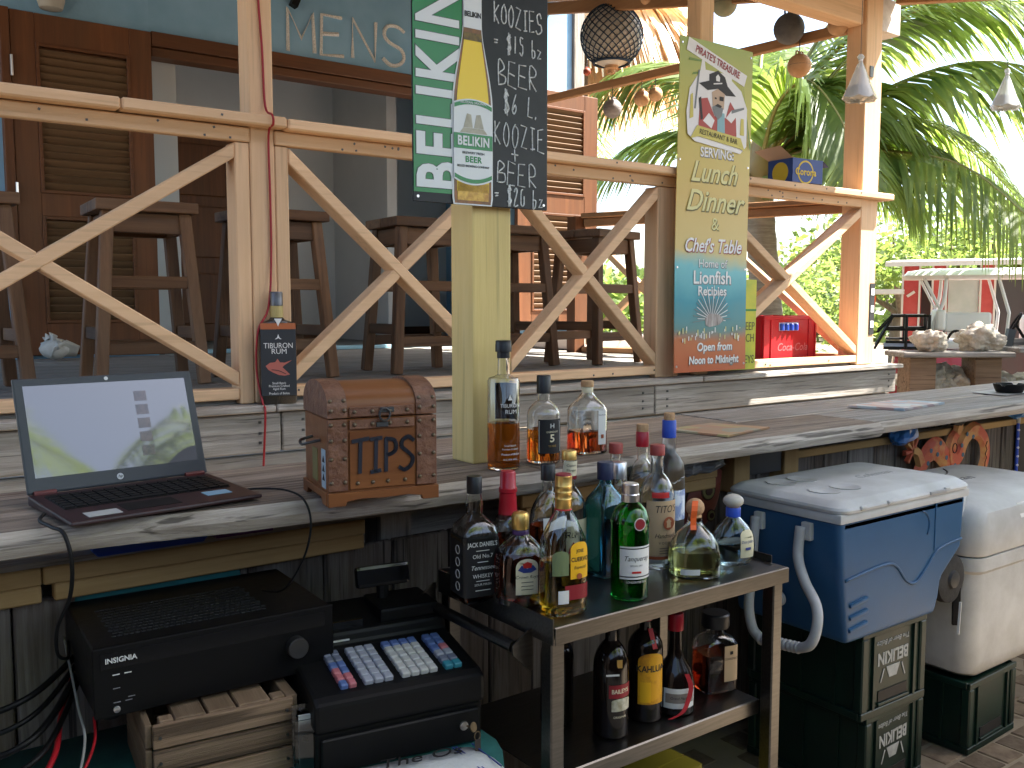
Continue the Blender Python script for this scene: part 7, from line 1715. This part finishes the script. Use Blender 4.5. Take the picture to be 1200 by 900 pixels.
m_gred = mat('cart_red_paint', (.42, .025, .04), .3, col2=(.36, .02, .03), scale=3, coat=.3); m_seat = mat('white_vinyl', (.72, .71, .69), .5); m_pipe = mat('white_tube', (.66, .66, .64), .4)
MB().loft([rrect(-.62, 1.15, -.42, .62, .12, 1.735), rrect(-.64, 1.17, -.45, .65, .12, 1.755), rrect(-.60, 1.12, -.40, .60, .12, 1.80), rrect(-.45, 1.0, -.25, .45, .10, 1.825)]).build('canopy', m_seat, gc, smooth=40)
for s in (-.36, .54):
    MB().tube(spline([(-.34, s, 1.12), (-.36, s, 1.30), (-.28, s, 1.50), (-.26, s, 1.74)], 4), .018, 8).build('canopy_strut', m_pipe, gc, smooth=180); MB().tube([(-.46, s, 1.74), (-.30, s, 1.42)], .014, 8).build('canopy_strut', m_pipe, gc); MB().tube([(.72, s, 1.74), (.86, s, .95)], .018, 8).build('canopy_strut', m_pipe, gc); MB().tube([(.18, s, 1.74), (.28, s, 1.40), (.26, s, 1.10)], .015, 8).build('canopy_strut', m_pipe, gc)
bd = MB().prism([(-.75, .55), (-.70, .98), (-.45, 1.03), (-.25, 1.05), (.12, 1.05), (.16, .62), (.55, .60), (.62, .95), (1.0, 1.0), (1.15, .80), (1.15, .45), (.9, .40), (-.6, .40)], (0, -.50, 0), (1, 0, 0), (0, 0, 1), (0, 1.1, 0)).build('body', m_gred, gc, bevel=.03, seg=2, smooth=40)
MB().prism([(-.28, 1.052), (.26, 1.052), (.28, 1.12), (-.26, 1.13)], (0, -.46, 0), (1, 0, 0), (0, 0, 1), (0, 1.02, 0)).build('seat_cushion', m_seat, gc, bevel=.025, seg=2, smooth=40)
MB().cbox((-.06, -.30, 1.31), (.40, .09, .19), (R(-4), 0, 0)).build('seat_back', m_seat, gc, bevel=.03, seg=3, smooth=40); MB().cbox((-.30, .05, 1.33), (.09, .9, .20)).build('seat_back', m_seat, gc, bevel=.03, seg=3, smooth=40)
MB().cbox((.62, .05, 1.20), (.30, .95, .36)).build('front_cowl', m_seat, gc, bevel=.05, seg=3, smooth=40)
w = MB().tube([(.11 * math.cos(t), .11 * math.sin(t), 0) for t in [k * PI / 10 for k in range(21)]], .012, 6).build('steering_wheel', m_black, gc, smooth=180); w.matrix_local = Matrix.Translation((.36, -.12, 1.30)) @ Matrix.Rotation(R(-62), 4, 'Y')
MB().tube([(.36, -.12, 1.30), (.55, -.12, .98)], .014, 6).build('steering_column', m_black, gc)
for y in (-.48, .55):
    for z in (1.12, 1.24, 1.37): MB().tube([(-.40, y, z), (-.72, y, z), (-.86, y, z - .16)] if z > 1.3 else [(-.40, y, z), (-.78, y, z)], .013, 6).build('rack_rail', m_black, gc)
    for x in (-.40, -.60): MB().tube([(x, y, 1.06), (x, y, 1.38)], .016, 6).build('rack_post', m_black, gc)
    MB().tube([(-.88, y, 1.05), (-.72, y, 1.37)], .013, 6).build('rack_brace', m_black, gc)
    MB().tube(spline([(-.28, y, 1.06), (-.20, y, 1.22), (-.10, y, 1.20), (.02, y, 1.06)], 5), .013, 6).build('arm_rest', m_black, gc)
MB().box(-.80, -.34, -.45, .55, 1.045, 1.075).build('rack_floor', m_black, gc)
for x in (-.45, .85):
    for y in (-.52, .58):
        w = MB().lathe([(.10, -.09), (.20, -.10), (.27, -.07), (.28, 0), (.27, .07), (.20, .10), (.10, .09)], 22).build('wheel', m_black, gc, smooth=40); w.matrix_local = Matrix.Translation((x, y, .283)) @ Matrix.Rotation(R(90), 4, 'X')
m_coral = mat('coral_rock', (.34, .29, .22), .95, col2=(.62, .56, .46), scale=16, bump=1.0, bscale=30); m_bench = m_grey['X']
bn2 = thing('plank_bench', 'plank on timber blocks carrying coral rocks beyond the bar end', 'bench', (6.15, 3.28, 0), R(-36))
MB().box(-.45, .30, -.16, .16, 1.125, 1.16).build('plank', m_bench, bn2, bevel=.006); MB().box(.31, 1.3, -.18, .14, 1.155, 1.19).build('plank', m_bench, bn2, bevel=.006)
for x in (-.38, .06, .75): MB().box(x, x + .18, -.10, .10, 0, 1.123 if x < .3 else 1.153).build('block', m_crate, bn2, bevel=.006)
def rock(label, loc, r_, seed, sq=(1.2, .9, .75)):
    q = MB(); q.ball((0, 0, 0), r_, 48, 34, sq)
    for i, p in enumerate(q.v):
        d = p.normalized(); k = 1 + .42 * noise.noise(p * 7 + Vector((seed, 0, 0))) + .26 * noise.noise(p * 19 + Vector((0, seed, 0))) + .16 * noise.noise(p * 47)
        q.v[i] = p * k
    o = q.build('coral_rock', m_coral, smooth=60); o.location = loc; o.rotation_euler = (0, 0, seed); tag(o, label, 'rock', 'coral rocks by the bench')
def lw_(x, y, z): return Vector((6.15, 3.28, 0)) + Vector((x * math.cos(R(-36)) - y * math.sin(R(-36)), x * math.sin(R(-36)) + y * math.cos(R(-36)), z))
rock('knobbly coral rock at the left end of the plank bench', lw_(-.22, 0, 1.235), .115, 1, (1.35, .9, .7)); rock('large sunlit coral rock in the middle of the plank bench', lw_(.14, 0, 1.245), .12, 2, (1.25, .9, .8)); rock('coral rock at the right end of the plank bench by the photo edge', lw_(.62, 0, 1.27), .12, 3)
for k, lb in enumerate(('coral rock piled low under the left plank', 'coral rock piled low under the middle plank', 'brown coral rock beside the bench block', 'coral rock low at the right under the plank')):
    rock(lb, lw_(-.16 + k * .25 + .02, .12, .95 - .02 * k), .15, 5 + k, (1.3, .9, .7))
for k in range(7):
    rock(['grey rock at the foot of the bench', 'pale rock at the foot of the bench', 'rounded rock under the bench', 'broken rock under the bench', 'flat rock under the bench', 'mossy rock under the bench', 'small rock under the bench'][k], lw_(-.3 + k * .2, .15 + .05 * (k % 2), .20 + .38 * (k % 2)), .24, 20 + k, (1.1, .9, .85))
ob = thing('slate_block', 'dark upright slate pieces standing on the plank bench', 'slate', lw_(.36, .05, 1.19), R(-36)); MB().cbox((0, 0, .06), (.05, .04, .12), (0, .2, 0)).build('slab', m_darkmetal, ob); MB().cbox((.10, .02, .03), (.14, .05, .05)).build('slab', m_grey['X'], ob)

# ------------------------------------------------------------------ out of view: walls, mat and hut added for shade, palms
m_back = wood('dark_stained_board', (.030, .022, .017), (.075, .055, .042), (.03, .022, .018), 'Z', grain=20, bump=.4, rand=.2)  # kept dark so the added walls throw back little light
bk = thing('shade_back_wall', 'unseen board wall with counter added behind the camera to block light', 'shade wall', (0.8, -1.4, 0))  # added out of view to keep low sky light off the foreground
x = -2.6
while x < 5.2:
    w = random.choice((.16, .19, .22)); MB().box(x, x + w - .004, -1.22, -1.19, 0, 1.85 if x < 2.9 else 1.65).build('wall_board', m_back, bk, True); x += w
MB().box(-2.4, 5.0, -1.18, -.62, .90, .94).build('counter', m_back, bk, True); MB().box(-2.4, 5.0, -.72, -.69, .05, .89).build('counter_front', m_back, bk, True)
MB().box(-1.75, -1.71, -1.18, 1.95, 0, 2.3).build('side_wall', m_back, bk, True)  # added to block light from the left
for xx in (-1.9, 3.45): MB().box(xx, xx + .1, .40, .50, 0, bz(.45) - .06).build('roof_post', m_grey['Z'], bk, True)
mt_ = thing('bounce_cut_mat', 'unseen black floor mat added behind the bar to cut bounced light', 'floor mat', (0.6, 0.35, 0.0))  # added out of view to soak up bounce from sunlit ground
MB().box(-1.6, 2.25, -.66, 1.20, 0.004, 0.016).build('mat_sheet', mat('black_rubber_mat', (.025, .024, .023), .9, bump=.4, bscale=60), mt_, True, bevel=.003)
for k in range(9): MB().box(-1.55, 2.2, -.60 + k * .2, -.585 + k * .2, .0165, .020).build('mat_rib', m_black, mt_, True)
hu = thing('light_block_hut', 'unseen dark board hut added at the right to block light', 'hut', (6.6, -0.1, 0))  # added out of view to hold back light from the right
for x0, x1, y0, y1 in ((5.7, 7.6, -1.2, -1.16), (5.7, 7.6, .96, 1.0), (5.7, 5.74, -1.16, .96), (7.56, 7.6, -1.16, .96)):
    MB().box(x0, x1, y0, y1, 0, 1.60).build('wall', m_back, hu, True)
MB().box(5.5, 7.8, -1.4, 1.2, 1.61, 1.67).build('roof', m_tin, hu, True)
palm('coconut palm behind the bar whose fronds show in the laptop screen', (1.9, -6.6, 0), (1.8, -6.4, 6.0), [], L=.8, auto=12, reach=2.8, seed=12)
palm('coconut palm behind the bar on the right', (7.2, -5.8, 0), (7.0, -5.6, 5.0), [], L=.8, auto=12, reach=2.8, seed=17)
palm('unseen coconut palm added behind the bar to break up the sun', (-0.4, -4.4, 0), (-0.3, -4.2, 5.0), [], L=.8, auto=13, reach=2.8, seed=23)  # unseen palm put in to break up direct sun
flush_texts()
